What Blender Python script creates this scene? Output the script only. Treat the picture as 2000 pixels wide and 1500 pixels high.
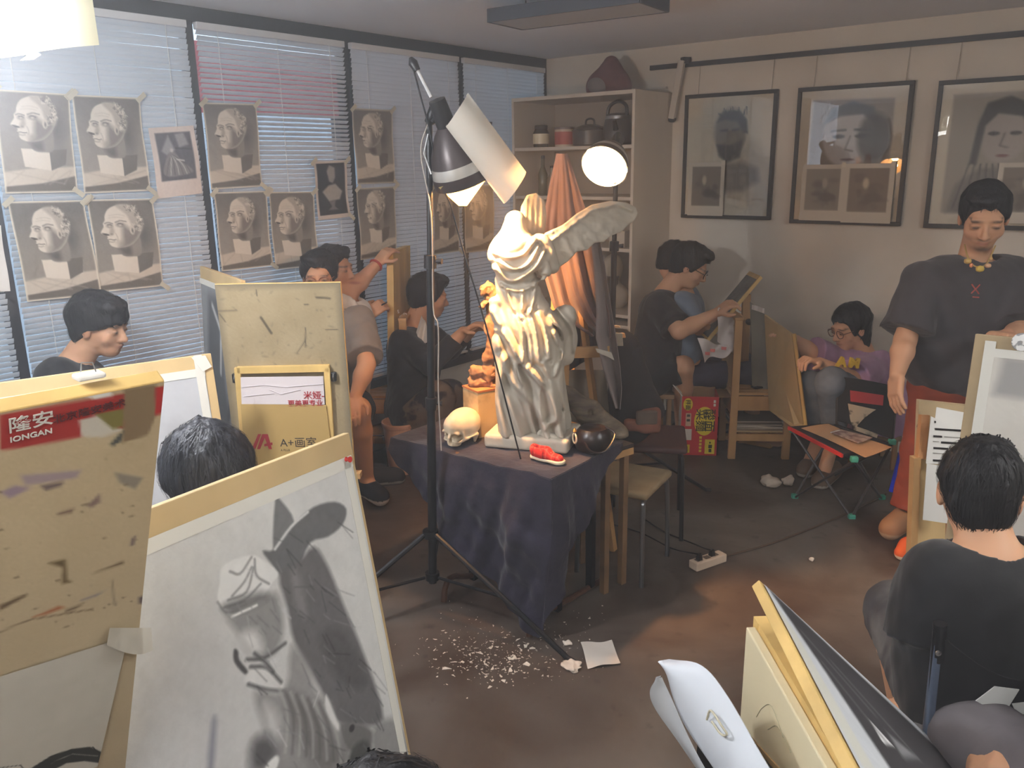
import bpy, math, random
import numpy as np
from mathutils import Vector, Matrix
random.seed(7); RNG = np.random.default_rng(11)
for _o in list(bpy.data.objects): bpy.data.objects.remove(_o)
SC = bpy.context.scene; COL = SC.collection
A = np.array
# ------------------------------------------------------------------ camera
CAMH = 1.8; FPX = 1615.93
_yaw, _pit, _rol = -0.666712706, 0.258738331, -0.0161244258
def _basis():
    cy, sy, cp, sp, cr, sr = math.cos(_yaw), math.sin(_yaw), math.cos(_pit), math.sin(_pit), math.cos(_rol), math.sin(_rol)
    f = A([sy*cp, cy*cp, -sp]); r = A([cy, -sy, 0.]); u = np.cross(r, f)
    return cr*r+sr*u, -sr*r+cr*u, f
CR, CU, CF = _basis(); CPOS = A([0., 0., CAMH])
cam = bpy.data.objects.new('camera', bpy.data.cameras.new('camera')); COL.objects.link(cam)
cam.data.sensor_width = 36; cam.data.lens = FPX/2000*36; cam.data.clip_start = .02
cam.matrix_world = Matrix(((CR[0], CU[0], -CF[0], 0), (CR[1], CU[1], -CF[1], 0), (CR[2], CU[2], -CF[2], CAMH), (0, 0, 0, 1)))
SC.camera = cam
SC.view_settings.view_transform = 'Standard'; SC.view_settings.look = 'None'
SC.view_settings.gamma = 1; SC.view_settings.use_curve_mapping = False
SC.view_settings.exposure = 0.78
SC.cycles.use_denoising = True
SC.cycles.max_bounces = 5; SC.cycles.diffuse_bounces = 3; SC.cycles.glossy_bounces = 2; SC.cycles.transmission_bounces = 3; SC.cycles.transparent_max_bounces = 6
SC.cycles.use_adaptive_sampling = True; SC.cycles.adaptive_threshold = .12; SC.cycles.adaptive_min_samples = 12
SC.cycles.sample_clamp_indirect = 4.0
# ------------------------------------------------------------------ world: overcast daylight outside the blinds
W = bpy.data.worlds.new('sky'); SC.world = W; W.use_nodes = True
W.node_tree.nodes['Background'].inputs[0].default_value = (.70, .78, .92, 1)
W.node_tree.nodes['Background'].inputs[1].default_value = 1.5
# ------------------------------------------------------------------ helpers: places read off the photograph
def ray(px, py): return CF+(px-1000)/FPX*CR-(py-750)/FPX*CU
def J(px, py, d): return CPOS+d*ray(px, py)                    # point at camera depth d
def GZ(px, py, z=0.):
    d = ray(px, py); return CPOS+d*((z-CAMH)/d[2])
def GY(px, py, y):
    d = ray(px, py); return CPOS+d*(y/d[1])
def GX(px, py, x):
    d = ray(px, py); return CPOS+d*(x/d[0])
def nrm(v): v = A(v, float); return v/np.linalg.norm(v)
def lerp(a, b, t): return A(a, float)*(1-t)+A(b, float)*t
def tri3(pa, pb, pc, za, flat=True, zb=None):
    """corner a at height za, b along a level edge, c along the edge square to it"""
    a = GZ(*pa, za); b = GZ(*pb, za if zb is None else zb); u = nrm(b-a); d = ray(*pc)
    t = ((a-CPOS)@u)/(d@u); c = CPOS+d*t
    return a, b, c
# ------------------------------------------------------------------ helpers: objects
def T(o, label=None, cat=None, group=None, kind=None):
    if label: o['label'] = label
    if cat: o['category'] = cat
    if group: o['group'] = group
    if kind: o['kind'] = kind
    return o
def E(name, loc, label=None, cat=None, group=None, kind=None):
    o = bpy.data.objects.new(name, None); COL.objects.link(o); o.location = Vector([float(x) for x in loc]); o.empty_display_size = .05
    return T(o, label, cat, group, kind)
def world_of(o):
    m = Matrix.Translation(o.location)
    return m if o.parent is None else world_of(o.parent) @ o.matrix_parent_inverse @ m
def adopt(o, parent):
    if parent is not None:
        o.parent = parent; o.matrix_parent_inverse = world_of(parent).inverted()
def frame_of(u, v=None):
    """orthonormal frame with x along u and y near v"""
    u = nrm(u); v = A([0, 0, 1.]) if v is None else A(v, float)
    if abs(u@nrm(v)) > .98: v = A([1., 0, 0]) if abs(u[0]) < .9 else A([0, 1., 0])
    v = nrm(v-u*(u@v)); return np.stack([u, v, np.cross(u, v)], 1)
class MB:
    def __init__(s): s.v = []; s.f = []; s.n = 0
    def add(s, v, f):
        v = np.asarray(v, float); s.v.append(v); s.f += [tuple(int(i)+s.n for i in q) for q in f]; s.n += len(v); return s
    def box(s, c, size, R=None, taper=1.):
        h = A(size, float)/2; P = A([[x, y, z] for z in (-1, 1) for y in (-1, 1) for x in (-1, 1)], float)
        P[4:, :2] *= taper; P = P*h
        if R is not None: P = P@A(R).T
        return s.add(P+A(c, float), [(0, 2, 3, 1), (4, 5, 7, 6), (0, 1, 5, 4), (2, 6, 7, 3), (0, 4, 6, 2), (1, 3, 7, 5)])
    def bar(s, a, b, w, t, up=(0, 0, 1)):
        a = A(a, float); b = A(b, float); return s.box((a+b)/2, (np.linalg.norm(b-a), w, t), frame_of(b-a, np.cross(up, b-a) if np.linalg.norm(np.cross(up, nrm(b-a))) > .05 else None))
    def tube(s, pts, r, n=10, cap=True):
        P = [A(p, float) for p in pts]; m = len(P); R = r if hasattr(r, '__len__') else [r]*m; V = []; pv = None
        for i in range(m):
            t = nrm(P[min(i+1, m-1)]-P[max(i-1, 0)])
            if pv is None: fr = frame_of(t)[:, 1]
            else: fr = pv-t*(pv@t); fr = nrm(fr) if np.linalg.norm(fr) > 1e-6 else frame_of(t)[:, 1]
            pv = fr; b = np.cross(t, fr)
            for k in range(n):
                a = 2*math.pi*k/n; V.append(P[i]+R[i]*(math.cos(a)*fr+math.sin(a)*b))
        F = [(i*n+k, i*n+(k+1) % n, (i+1)*n+(k+1) % n, (i+1)*n+k) for i in range(m-1) for k in range(n)]
        if cap: F += [tuple(range(n))[::-1], tuple((m-1)*n+k for k in range(n))]
        return s.add(V, F)
    def lathe(s, prof, o=(0, 0, 0), axis=(0, 0, 1), n=24, close=False):
        fr = frame_of(axis); ax, b, c = fr[:, 0], fr[:, 1], fr[:, 2]; V = []
        for r, z in prof:
            for k in range(n):
                a = 2*math.pi*k/n; V.append(A(o, float)+ax*z+r*(math.cos(a)*b+math.sin(a)*c))
        m = len(prof); F = [(i*n+k, i*n+(k+1) % n, (i+1)*n+(k+1) % n, (i+1)*n+k) for i in range(m-1) for k in range(n)]
        if close: F += [tuple(range(n))[::-1], tuple((m-1)*n+k for k in range(n))]
        return s.add(V, F)
    def prism(s, pts, ext):
        """closed solid from a planar outline (3D points) pushed along ext"""
        P = [A(p, float) for p in pts]; m = len(P); e = A(ext, float)
        return s.add(P+[p+e for p in P], [tuple(range(m))[::-1], tuple(range(m, 2*m))]+[(i, (i+1) % m, m+(i+1) % m, m+i) for i in range(m)])
    def sheet(s, fn, nu, nv, th=0.):
        g = A([[fn(i/nu, j/nv) for i in range(nu+1)] for j in range(nv+1)], float); V = g.reshape(-1, 3)
        F = [(j*(nu+1)+i, j*(nu+1)+i+1, (j+1)*(nu+1)+i+1, (j+1)*(nu+1)+i) for j in range(nv) for i in range(nu)]
        s.add(V, F)
        if th:
            du = np.gradient(g, axis=1); dv = np.gradient(g, axis=0); N = np.cross(du, dv); N /= np.linalg.norm(N, axis=2, keepdims=True)+1e-12
            s.add((g-N*th).reshape(-1, 3), [q[::-1] for q in F])
            W_ = nu+1; o = len(V); bd = [i for i in range(nu+1)]+[j*W_+nu for j in range(1, nv+1)]+[nv*W_+i for i in range(nu-1, -1, -1)]+[j*W_ for j in range(nv-1, 0, -1)]
            b0 = s.n-2*o
            s.f += [(b0+bd[k], b0+o+bd[k], b0+o+bd[(k+1) % len(bd)], b0+bd[(k+1) % len(bd)]) for k in range(len(bd))]
        return s
    def mesh(s, name, smooth=False):
        me = bpy.data.meshes.new(name); me.from_pydata(np.concatenate(s.v).tolist(), [], s.f)
        if smooth: me.polygons.foreach_set('use_smooth', [True]*len(me.polygons))
        me.update(); return me
    def build(s, name, mat, parent=None, smooth=False, bevel=0., fix=False):
        me = s.mesh(name, smooth); me.materials.append(mat)
        o = bpy.data.objects.new(name, me); COL.objects.link(o); adopt(o, parent)
        if fix:
            import bmesh; bm = bmesh.new(); bm.from_mesh(me); bmesh.ops.recalc_face_normals(bm, faces=bm.faces); bm.to_mesh(me); bm.free()
        if bevel:
            b = o.modifiers.new('bevel', 'BEVEL'); b.width = bevel; b.segments = 2; b.limit_method = 'ANGLE'
        if smooth: smooth_by_angle(me)
        return o
def smooth_by_angle(me, ang=40):
    try: me.set_sharp_from_angle(angle=math.radians(ang))
    except Exception: pass
def box(name, mat, c, size, parent=None, R=None, bevel=0., taper=1.): return MB().box(c, size, R, taper).build(name, mat, parent, bevel=bevel)
def rotz(a): c, s = math.cos(a), math.sin(a); return A([[c, -s, 0], [s, c, 0], [0, 0, 1.]])
def curve_pts(P, n=8):
    """Catmull-Rom through points"""
    P = [A(p, float) for p in P]; Q = [2*P[0]-P[1]]+P+[2*P[-1]-P[-2]]; out = []
    for i in range(1, len(Q)-2):
        for k in range(n):
            t = k/n; a, b, c, d = Q[i-1:i+3]
            out.append(.5*((2*b)+(c-a)*t+(2*a-5*b+4*c-d)*t*t+(3*b-a-3*c+d)*t**3))
    return out+[P[-1]]
def smc(pts, n=4):
    """smooth closed outline through 2D points"""
    P = [A(p, float) for p in pts]; m = len(P); out = []
    for i in range(m):
        a, b, c, d = P[i-1], P[i], P[(i+1) % m], P[(i+2) % m]
        for k in range(n): t = k/n; out.append(.5*((2*b)+(c-a)*t+(2*a-5*b+4*c-d)*t*t+(3*b-a-3*c+d)*t**3))
    return out
def smo(pts, n=4): return [tuple(q[:2]) for q in curve_pts([A([*p, 0.]) for p in pts], n)]
# ------------------------------------------------------------------ materials
def lin(c): 
    c = A(c, float)/255.; return np.where(c <= .04045, c/12.92, ((c+.055)/1.055)**2.4)
_M = {}
def mat(name, col, rough=.6, var=.0, scale=8., metal=0., col2=None, bump=0., bscale=40., stretch=(1, 1, 1), trans=0., emit=None, estr=0., alpha=1., spec=.5, sheen=0., coat=0., sss=0., detail=5., lo=.35, hi=.65, w=0.):
    """procedural material: sRGB colour 0-255, noise mix towards col2 (or darker), noise bump"""
    if name in _M: return _M[name]
    m = bpy.data.materials.new(name); m.use_nodes = True; nt = m.node_tree; p = nt.nodes['Principled BSDF']; L = nt.links.new
    c = lin(col); p.inputs['Base Color'].default_value = (*c, 1); p.inputs['Roughness'].default_value = rough
    p.inputs['Metallic'].default_value = metal; p.inputs['Specular IOR Level'].default_value = spec; p.inputs['Coat Weight'].default_value = coat
    p.inputs['Sheen Weight'].default_value = sheen; p.inputs['Transmission Weight'].default_value = trans; p.inputs['Alpha'].default_value = alpha
    if sss: p.inputs['Subsurface Weight'].default_value = sss; p.inputs['Subsurface Radius'].default_value = (.01, .004, .002); p.inputs['Subsurface Scale'].default_value = .6
    if emit is not None: p.inputs['Emission Color'].default_value = (*lin(emit), 1); p.inputs['Emission Strength'].default_value = estr
    if var or col2 is not None or bump:
        tc = nt.nodes.new('ShaderNodeTexCoord'); mp = nt.nodes.new('ShaderNodeMapping'); mp.inputs['Scale'].default_value = stretch; L(tc.outputs['Object'], mp.inputs[0])
    if var or col2 is not None:
        n = nt.nodes.new('ShaderNodeTexNoise'); n.inputs['Scale'].default_value = scale; n.inputs['Detail'].default_value = detail; n.inputs['Distortion'].default_value = w; L(mp.outputs[0], n.inputs['Vector'])
        r = nt.nodes.new('ShaderNodeValToRGB'); e = r.color_ramp.elements; e[0].position = lo; e[1].position = hi
        c2 = lin(col2) if col2 is not None else c*(1-var)
        e[0].color = (*c2, 1); e[1].color = (*(c if col2 is not None else np.minimum(c*(1+var*.5), 1)), 1)
        L(n.outputs['Fac'], r.inputs[0]); L(r.outputs[0], p.inputs['Base Color'])
    if bump:
        n2 = nt.nodes.new('ShaderNodeTexNoise'); n2.inputs['Scale'].default_value = bscale; n2.inputs['Detail'].default_value = 4; L(mp.outputs[0], n2.inputs['Vector'])
        b = nt.nodes.new('ShaderNodeBump'); b.inputs['Strength'].default_value = bump; b.inputs['Distance'].default_value = .01; L(n2.outputs['Fac'], b.inputs['Height']); L(b.outputs[0], p.inputs['Normal'])
    _M[name] = m; return m
def vcmat(name, rough=.7, spec=.3, sss=0., trl=0.):
    """surface coloured by the printed / painted colour attribute"""
    if name in _M: return _M[name]
    m = bpy.data.materials.new(name); m.use_nodes = True; nt = m.node_tree; p = nt.nodes['Principled BSDF']
    a = nt.nodes.new('ShaderNodeAttribute'); a.attribute_name = 'Col'; nt.links.new(a.outputs['Color'], p.inputs['Base Color'])
    p.inputs['Roughness'].default_value = rough; p.inputs['Specular IOR Level'].default_value = spec
    if sss: p.inputs['Subsurface Weight'].default_value = sss; p.inputs['Subsurface Radius'].default_value = (.01, .004, .002); p.inputs['Subsurface Scale'].default_value = .5
    _M[name] = m; return m
def translucent(name, col, fac=.5, rough=.6, var=0.):
    if name in _M: return _M[name]
    m = mat(name, col, rough, var); nt = m.node_tree; p = nt.nodes['Principled BSDF']; t = nt.nodes.new('ShaderNodeBsdfTranslucent'); t.inputs[0].default_value = (*lin(col), 1)
    x = nt.nodes.new('ShaderNodeMixShader'); x.inputs[0].default_value = fac; out = nt.nodes['Material Output']
    nt.links.new(p.outputs[0], x.inputs[1]); nt.links.new(t.outputs[0], x.inputs[2]); nt.links.new(x.outputs[0], out.inputs[0]); return m
def glass(name, tint=(255, 255, 255), ior=1.5, rough=.0, boost=0.):
    """thin pane: clear with Fresnel reflection"""
    if name in _M: return _M[name]
    m = bpy.data.materials.new(name); m.use_nodes = True; nt = m.node_tree; nt.nodes.remove(nt.nodes['Principled BSDF'])
    t = nt.nodes.new('ShaderNodeBsdfTransparent'); t.inputs[0].default_value = (*lin(tint), 1); g = nt.nodes.new('ShaderNodeBsdfGlossy'); g.inputs['Roughness'].default_value = rough
    f = nt.nodes.new('ShaderNodeFresnel'); f.inputs[0].default_value = ior; x = nt.nodes.new('ShaderNodeMixShader'); L = nt.links.new
    ad = nt.nodes.new('ShaderNodeMath'); ad.operation = 'ADD'; ad.inputs[1].default_value = boost; L(f.outputs[0], ad.inputs[0]); L(ad.outputs[0], x.inputs[0])
    L(t.outputs[0], x.inputs[1]); L(g.outputs[0], x.inputs[2]); L(x.outputs[0], nt.nodes['Material Output'].inputs[0]); _M[name] = m; return m
def emission(name, col, s):
    if name in _M: return _M[name]
    return mat(name, (0, 0, 0), emit=col, estr=s)
# ------------------------------------------------------------------ solids by signed distance, meshed with surface nets
def cone(a, b, ra, rb=None):
    a = A(a, float); b = A(b, float); rb = ra if rb is None else rb; ab = b-a; q = max(ab@ab, 1e-12)
    def f(P):
        d = P-a; t = np.clip((d@ab)/q, 0, 1); d = d-t[..., None]*ab; return np.sqrt((d*d).sum(-1))-(ra+t*(rb-ra))
    m = max(ra, rb); return f, np.minimum(a, b)-m, np.maximum(a, b)+m
def ell(c, r, R=None):
    c = A(c, float); r = np.broadcast_to(A(r, float), (3,)); R = np.eye(3) if R is None else A(R)
    def f(P):
        q = (P-c)@R; k0 = np.sqrt(((q/r)**2).sum(-1)); k1 = np.sqrt(((q/r**2)**2).sum(-1)); return k0*(k0-1)/np.maximum(k1, 1e-9)
    e = np.sqrt(((R*r)**2).sum(1)); return f, c-e, c+e
def rbox(c, half, R=None, rad=.0):
    c = A(c, float); h = A(half, float); R = np.eye(3) if R is None else A(R)
    def f(P):
        q = np.abs((P-c)@R)-(h-rad); return np.sqrt((np.maximum(q, 0)**2).sum(-1))+np.minimum(q.max(-1), 0)-rad
    e = np.abs(R)@h; return f, c-e, c+e
def half(p, n):
    """keeps the side opposite to n"""
    p = A(p, float); n = nrm(n); return lambda P: (P-p)@n
def smin(a, b, k):
    if k <= 0: return np.minimum(a, b)
    h = np.clip(.5+.5*(b-a)/k, 0, 1); return b*(1-h)+a*h-k*h*(1-h)
def polysd(X, Y, pts):
    """signed distance to a 2D polygon, negative inside"""
    P = A(pts, float); d = np.full(X.shape, 1e9); ins = np.zeros(X.shape, bool)
    for i in range(len(P)):
        a = P[i]; b = P[(i+1) % len(P)]; e = b-a; wx = X-a[0]; wy = Y-a[1]; t = np.clip((wx*e[0]+wy*e[1])/max(e@e, 1e-12), 0, 1)
        d = np.minimum(d, (wx-e[0]*t)**2+(wy-e[1]*t)**2)
        if a[1] != b[1]:
            c = ((a[1] <= Y) != (b[1] <= Y)) & (X < a[0]+(Y-a[1])/(b[1]-a[1])*e[0]); ins ^= c
    d = np.sqrt(d); return np.where(ins, -d, d)
def linesd(X, Y, pts):
    P = A(pts, float); d = np.full(X.shape, 1e9)
    for a, b in zip(P[:-1], P[1:]):
        e = b-a; wx = X-a[0]; wy = Y-a[1]; t = np.clip((wx*e[0]+wy*e[1])/max(e@e, 1e-12), 0, 1); d = np.minimum(d, (wx-e[0]*t)**2+(wy-e[1]*t)**2)
    return np.sqrt(d)
def wob(P, f, seed=0):
    r = np.random.default_rng(seed); o = 0
    for k in range(5):
        d = nrm(r.normal(size=3))*f*(1+.5*k); o = o+np.sin(P@d+r.uniform(0, 6))/(1+.5*k)
    return o/2.2
def sdf_arrays(prims, vox, post=None):
    """prims: (op, (fn, lo, hi), k) with op in u(nion) s(ubtract); post(D, P) may edit the field"""
    U = [q for q in prims if q[0] == 'u']; lo = np.min([q[1][1] for q in U], 0)-3*vox; hi = np.max([q[1][2] for q in U], 0)+3*vox
    n = np.ceil((hi-lo)/vox).astype(int)+1; D = np.full(n, 1e3, np.float32)
    ax = [lo[i]+vox*np.arange(n[i]) for i in range(3)]
    for op, (fn, a, b), k in prims:
        m = k+3*vox+.01; i0 = np.maximum(np.floor((a-m-lo)/vox).astype(int), 0); i1 = np.minimum(np.ceil((b+m-lo)/vox).astype(int)+1, n)
        if (i1 <= i0).any(): continue
        sl = tuple(slice(i0[i], i1[i]) for i in range(3)); P = np.stack(np.meshgrid(*[ax[i][sl[i]] for i in range(3)], indexing='ij'), -1)
        d = fn(P)
        D[sl] = smin(D[sl], d, k) if op == 'u' else -smin(-D[sl], d, k)
    if post is not None: D = post(D, np.stack(np.meshgrid(*ax, indexing='ij'), -1)).astype(np.float32)
    return surface_nets(D, lo, vox)
def surface_nets(D, lo, vox):
    S = D < 0; nx, ny, nz = D.shape
    cnt = np.zeros((nx-1, ny-1, nz-1), np.int8)
    for i in (0, 1):
        for j in (0, 1):
            for k in (0, 1): cnt += S[i:nx-1+i, j:ny-1+j, k:nz-1+k]
    I = np.argwhere((cnt > 0) & (cnt < 8)); idx = np.full(cnt.shape, -1, np.int32); idx[tuple(I.T)] = np.arange(len(I))
    acc = np.zeros((len(I), 3)); num = np.zeros(len(I)); C = [(i, j, k) for i in (0, 1) for j in (0, 1) for k in (0, 1)]
    for a in C:
        for b in C:
            if sum(b)-sum(a) == 1 and all(y >= x for x, y in zip(a, b)):
                d0 = D[tuple((I+a).T)]; d1 = D[tuple((I+b).T)]; c = (d0 < 0) != (d1 < 0)
                t = np.where(c, d0/np.where(c, d0-d1, 1), 0); acc += np.where(c[:, None], A(a)+t[:, None]*(A(b)-A(a)), 0); num += c
    V = lo+vox*(I+acc/np.maximum(num, 1)[:, None]); F = []
    for ax, (u, v) in enumerate(((1, 2), (2, 0), (0, 1))):
        s0 = [slice(None)]*3; s1 = [slice(None)]*3; s0[ax] = slice(0, -1); s1[ax] = slice(1, None)
        e = S[tuple(s0)] != S[tuple(s1)]; Q = np.argwhere(e); Q = Q[(Q[:, u] > 0) & (Q[:, v] > 0) & (Q[:, u] < D.shape[u]-1) & (Q[:, v] < D.shape[v]-1)]
        if not len(Q): continue
        du = np.zeros(3, int); du[u] = 1; dv = np.zeros(3, int); dv[v] = 1
        q = np.stack([idx[tuple((Q-du-dv).T)], idx[tuple((Q-dv).T)], idx[tuple(Q.T)], idx[tuple((Q-du).T)]], 1)
        fl = ~S[tuple(Q.T)]; q[fl] = q[fl][:, ::-1]; F.append(q)
    F = np.concatenate(F) if F else np.zeros((0, 4), int); return V, F[(F >= 0).all(1)]
def np_mesh(name, V, F, cols=None, smooth=True):
    me = bpy.data.meshes.new(name); me.vertices.add(len(V)); me.vertices.foreach_set('co', np.asarray(V, np.float32).ravel())
    k = F.shape[1]; me.loops.add(F.size); me.loops.foreach_set('vertex_index', F.ravel().astype(np.int32)); me.polygons.add(len(F))
    me.polygons.foreach_set('loop_start', np.arange(0, F.size, k, dtype=np.int32)); me.update(calc_edges=True)
    if smooth: me.polygons.foreach_set('use_smooth', [True]*len(F))
    if cols is not None:
        at = me.color_attributes.new('Col', 'FLOAT_COLOR', 'POINT'); at.data.foreach_set('color', np.concatenate([cols, np.ones((len(cols), 1))], 1).astype(np.float32).ravel())
    me.validate(); return me
def np_obj(name, V, F, m, parent=None, cols=None, smooth=True):
    me = np_mesh(name, V, F, cols, smooth); me.materials.append(m); o = bpy.data.objects.new(name, me); COL.objects.link(o); adopt(o, parent); return o
def solid(name, prims, vox, m, parent=None, post=None, colfn=None):
    V, F = sdf_arrays(prims, vox, post); return np_obj(name, V, F, m, parent, colfn(V) if colfn else None)
# ------------------------------------------------------------------ flat print: drawings painted into a colour attribute
class Paint:
    def __init__(s, w, h, asp, base):
        s.w, s.h, s.asp = w, h, asp; s.X, s.Y = np.meshgrid(np.linspace(0, 1, w+1), np.linspace(0, asp, h+1)); s.c = np.zeros((h+1, w+1, 3))+A(base, float)
    def mix(s, a, col): s.c += np.clip(a, 0, 1)[..., None]*(A(col, float)-s.c); return s
    def poly(s, pts, col, soft=.006, al=1.): return s.mix(al*np.clip(.5-polysd(s.X, s.Y, pts)/soft, 0, 1), col)
    def line(s, pts, wd, col, soft=.006, al=1.): return s.mix(al*np.clip(.5-(linesd(s.X, s.Y, pts)-wd)/soft, 0, 1), col)
    def ell(s, cx, cy, rx, ry, col, soft=.3, al=1., ang=0.):
        c, n = math.cos(ang), math.sin(ang); x = (s.X-cx)*c+(s.Y-cy)*n; y = -(s.X-cx)*n+(s.Y-cy)*c
        return s.mix(al*np.clip((1-np.sqrt((x/rx)**2+(y/ry)**2))/soft, 0, 1), col)
    def grain(s, amp, f=30., seed=0, st=(1, 1)):
        r = np.random.default_rng(seed); n = 0
        for k in range(7):
            a = r.uniform(0, 6.28); q = f*(.4+.35*k); n = n+np.sin((s.X*st[0]*math.cos(a)+s.Y*st[1]*math.sin(a))*q+r.uniform(0, 6)+1.5*np.sin(s.Y*q*.37+k))
        s.c += (n/4*amp+r.normal(0, amp*.35, s.X.shape))[..., None]; return s
    def build(s, name, o, U, V, m, parent=None, bend=None):
        """sheet with corner o, edges U (x) and V (down, full height)"""
        P = A(o, float)+s.X[..., None]*A(U, float)+(s.Y/s.asp)[..., None]*A(V, float)
        if bend is not None: P = P+bend(s.X, s.Y/s.asp)
        w = s.w+1; i, j = np.meshgrid(np.arange(s.w), np.arange(s.h)); q = (j*w+i).ravel(); F = np.stack([q, q+w, q+w+1, q+1], 1)
        return np_obj(name, P.reshape(-1, 3), F, m, parent, lin(np.clip(s.c, 0, 255)).reshape(-1, 3))
PRINT = vcmat('printed_paper', .75, .2)
def text(name, s, size, o, U, V, m, parent=None, ext=.0006, align='LEFT', bold=0.):
    """lettering: baseline start o, U reading direction, V up"""
    cu = bpy.data.curves.new(name, 'FONT'); cu.body = s; cu.size = size; cu.extrude = ext; cu.align_x = align; cu.resolution_u = 3; cu.offset = bold
    to = bpy.data.objects.new(name, cu); COL.objects.link(to); dg = bpy.context.evaluated_depsgraph_get(); me = bpy.data.meshes.new_from_object(to.evaluated_get(dg)); bpy.data.objects.remove(to); bpy.data.curves.remove(cu)
    U = nrm(U); N = nrm(np.cross(U, A(V, float))); V = np.cross(N, U); o = A(o, float)
    me.transform(Matrix(((U[0], V[0], N[0], o[0]), (U[1], V[1], N[1], o[1]), (U[2], V[2], N[2], o[2]), (0, 0, 0, 1)))); me.materials.clear(); me.materials.append(m)
    ob = bpy.data.objects.new(name, me); COL.objects.link(ob); adopt(ob, parent); return ob
# ================================================================== structure
YW, XW, ZC = 5.4, -3.89, 2.565            # back wall, window wall, ceiling
X1, Y0 = 2.3, -2.2                        # far sides of the room, out of view
M_wall = mat('painted_plaster', (226, 217, 203), .85, .06, 3., bump=.06, bscale=60)
M_ceil = mat('ceiling_paint', (244, 246, 252), .9, .04, 2.)
M_floor = mat('stained_concrete', (112, 104, 96), .42, col2=(66, 50, 40), scale=1.7, detail=9, lo=.32, hi=.68, bump=.12, bscale=25, spec=.35, w=.6)
_nt = M_floor.node_tree                                            # paint-splash speckle and grey wear over the brown
_n = _nt.nodes.new('ShaderNodeTexNoise'); _n.inputs['Scale'].default_value = 11; _n.inputs['Detail'].default_value = 8
_r = _nt.nodes.new('ShaderNodeValToRGB'); _r.color_ramp.elements[0].position = .62; _r.color_ramp.elements[1].position = .78
_x = _nt.nodes.new('ShaderNodeMix'); _x.data_type = 'RGBA'; _p = _nt.nodes['Principled BSDF']; _src = _p.inputs['Base Color'].links[0].from_socket
_tc = [n for n in _nt.nodes if n.type == 'TEX_COORD'][0]; _nt.links.new(_tc.outputs['Object'], _n.inputs['Vector']); _nt.links.new(_n.outputs['Fac'], _r.inputs[0])
_nt.links.new(_r.outputs[0], _x.inputs[0]); _nt.links.new(_src, _x.inputs[6]); _x.inputs[7].default_value = (*lin((58, 50, 45)), 1); _nt.links.new(_x.outputs[2], _p.inputs['Base Color'])
M_frame = mat('dark_window_metal', (40, 42, 48), .5, .2, 6.)
def struct(o): o['kind'] = 'structure'; return o
struct(box('floor', M_floor, ((XW+X1)/2, (Y0+YW)/2, -.05), (X1-XW+.3, YW-Y0+.3, .1)))
struct(box('ceiling', M_ceil, ((XW+X1)/2, (Y0+YW)/2, ZC+.05), (X1-XW+.3, YW-Y0+.3, .1)))
struct(box('wall_back', M_wall, ((XW+X1)/2, YW+.06, ZC/2), (X1-XW+.3, .12, ZC)))
struct(box('wall_right', M_wall, (X1+.06, (Y0+YW)/2, ZC/2), (.12, YW-Y0, ZC)))
struct(box('wall_front', M_wall, ((XW+X1)/2, Y0-.06, ZC/2), (X1-XW+.3, .12, ZC)))
SILL = .42
struct(box('wall_left', M_wall, (XW-.06, (Y0+YW)/2, SILL/2), (.12, YW-Y0, SILL)))
posts = [4.40-.982*k for k in range(0, 7)]; edges = [YW-.03]+posts
M_pane = glass('window_glass', (235, 242, 245))
for k in range(6):
    y1, y0 = edges[k], edges[k+1]
    w = E('window_%d' % (k+1), (XW-.03, (y0+y1)/2, SILL)); struct(w)
    box('post', M_frame, (XW-.01, y0, (SILL+ZC)/2), (.06, .046, ZC-SILL), w)
    if k == 0: box('post', M_frame, (XW-.01, YW-.025, (SILL+ZC)/2), (.06, .05, ZC-SILL), w)
    box('head_rail', M_frame, (XW-.01, (y0+y1)/2, ZC-.035), (.062, y1-y0, .07), w)
    box('bottom_rail', M_frame, (XW-.01, (y0+y1)/2, SILL+.03), (.062, y1-y0, .06), w)
    box('pane', M_pane, (XW-.03, (y0+y1)/2, (SILL+ZC)/2), (.006, y1-y0-.04, ZC-SILL-.12), w)
# what stands outside the windows
M_out = mat('outside_wall', (196, 204, 212), .9, .1, 1.5)
T(box('neighbouring_wall', M_out, (-6.4, 1.6, 1.2), (.2, 12., 3.0)), 'pale wall of the neighbouring building outside the blinds', 'wall', kind='structure')
_sg = E('red_signboard', (-4.9, 3.72, 0), 'red signboard on posts outside behind the second blind from the left', 'sign'); box('sign_panel', mat('red_sign', (196, 70, 72), .6), (-4.9, 3.72, 2.36), (.05, 1.25, .42), _sg)
for _y in (3.2, 4.24): box('sign_post', M_frame, (-4.95, _y, 1.05), (.05, .05, 2.3), _sg)
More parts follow.
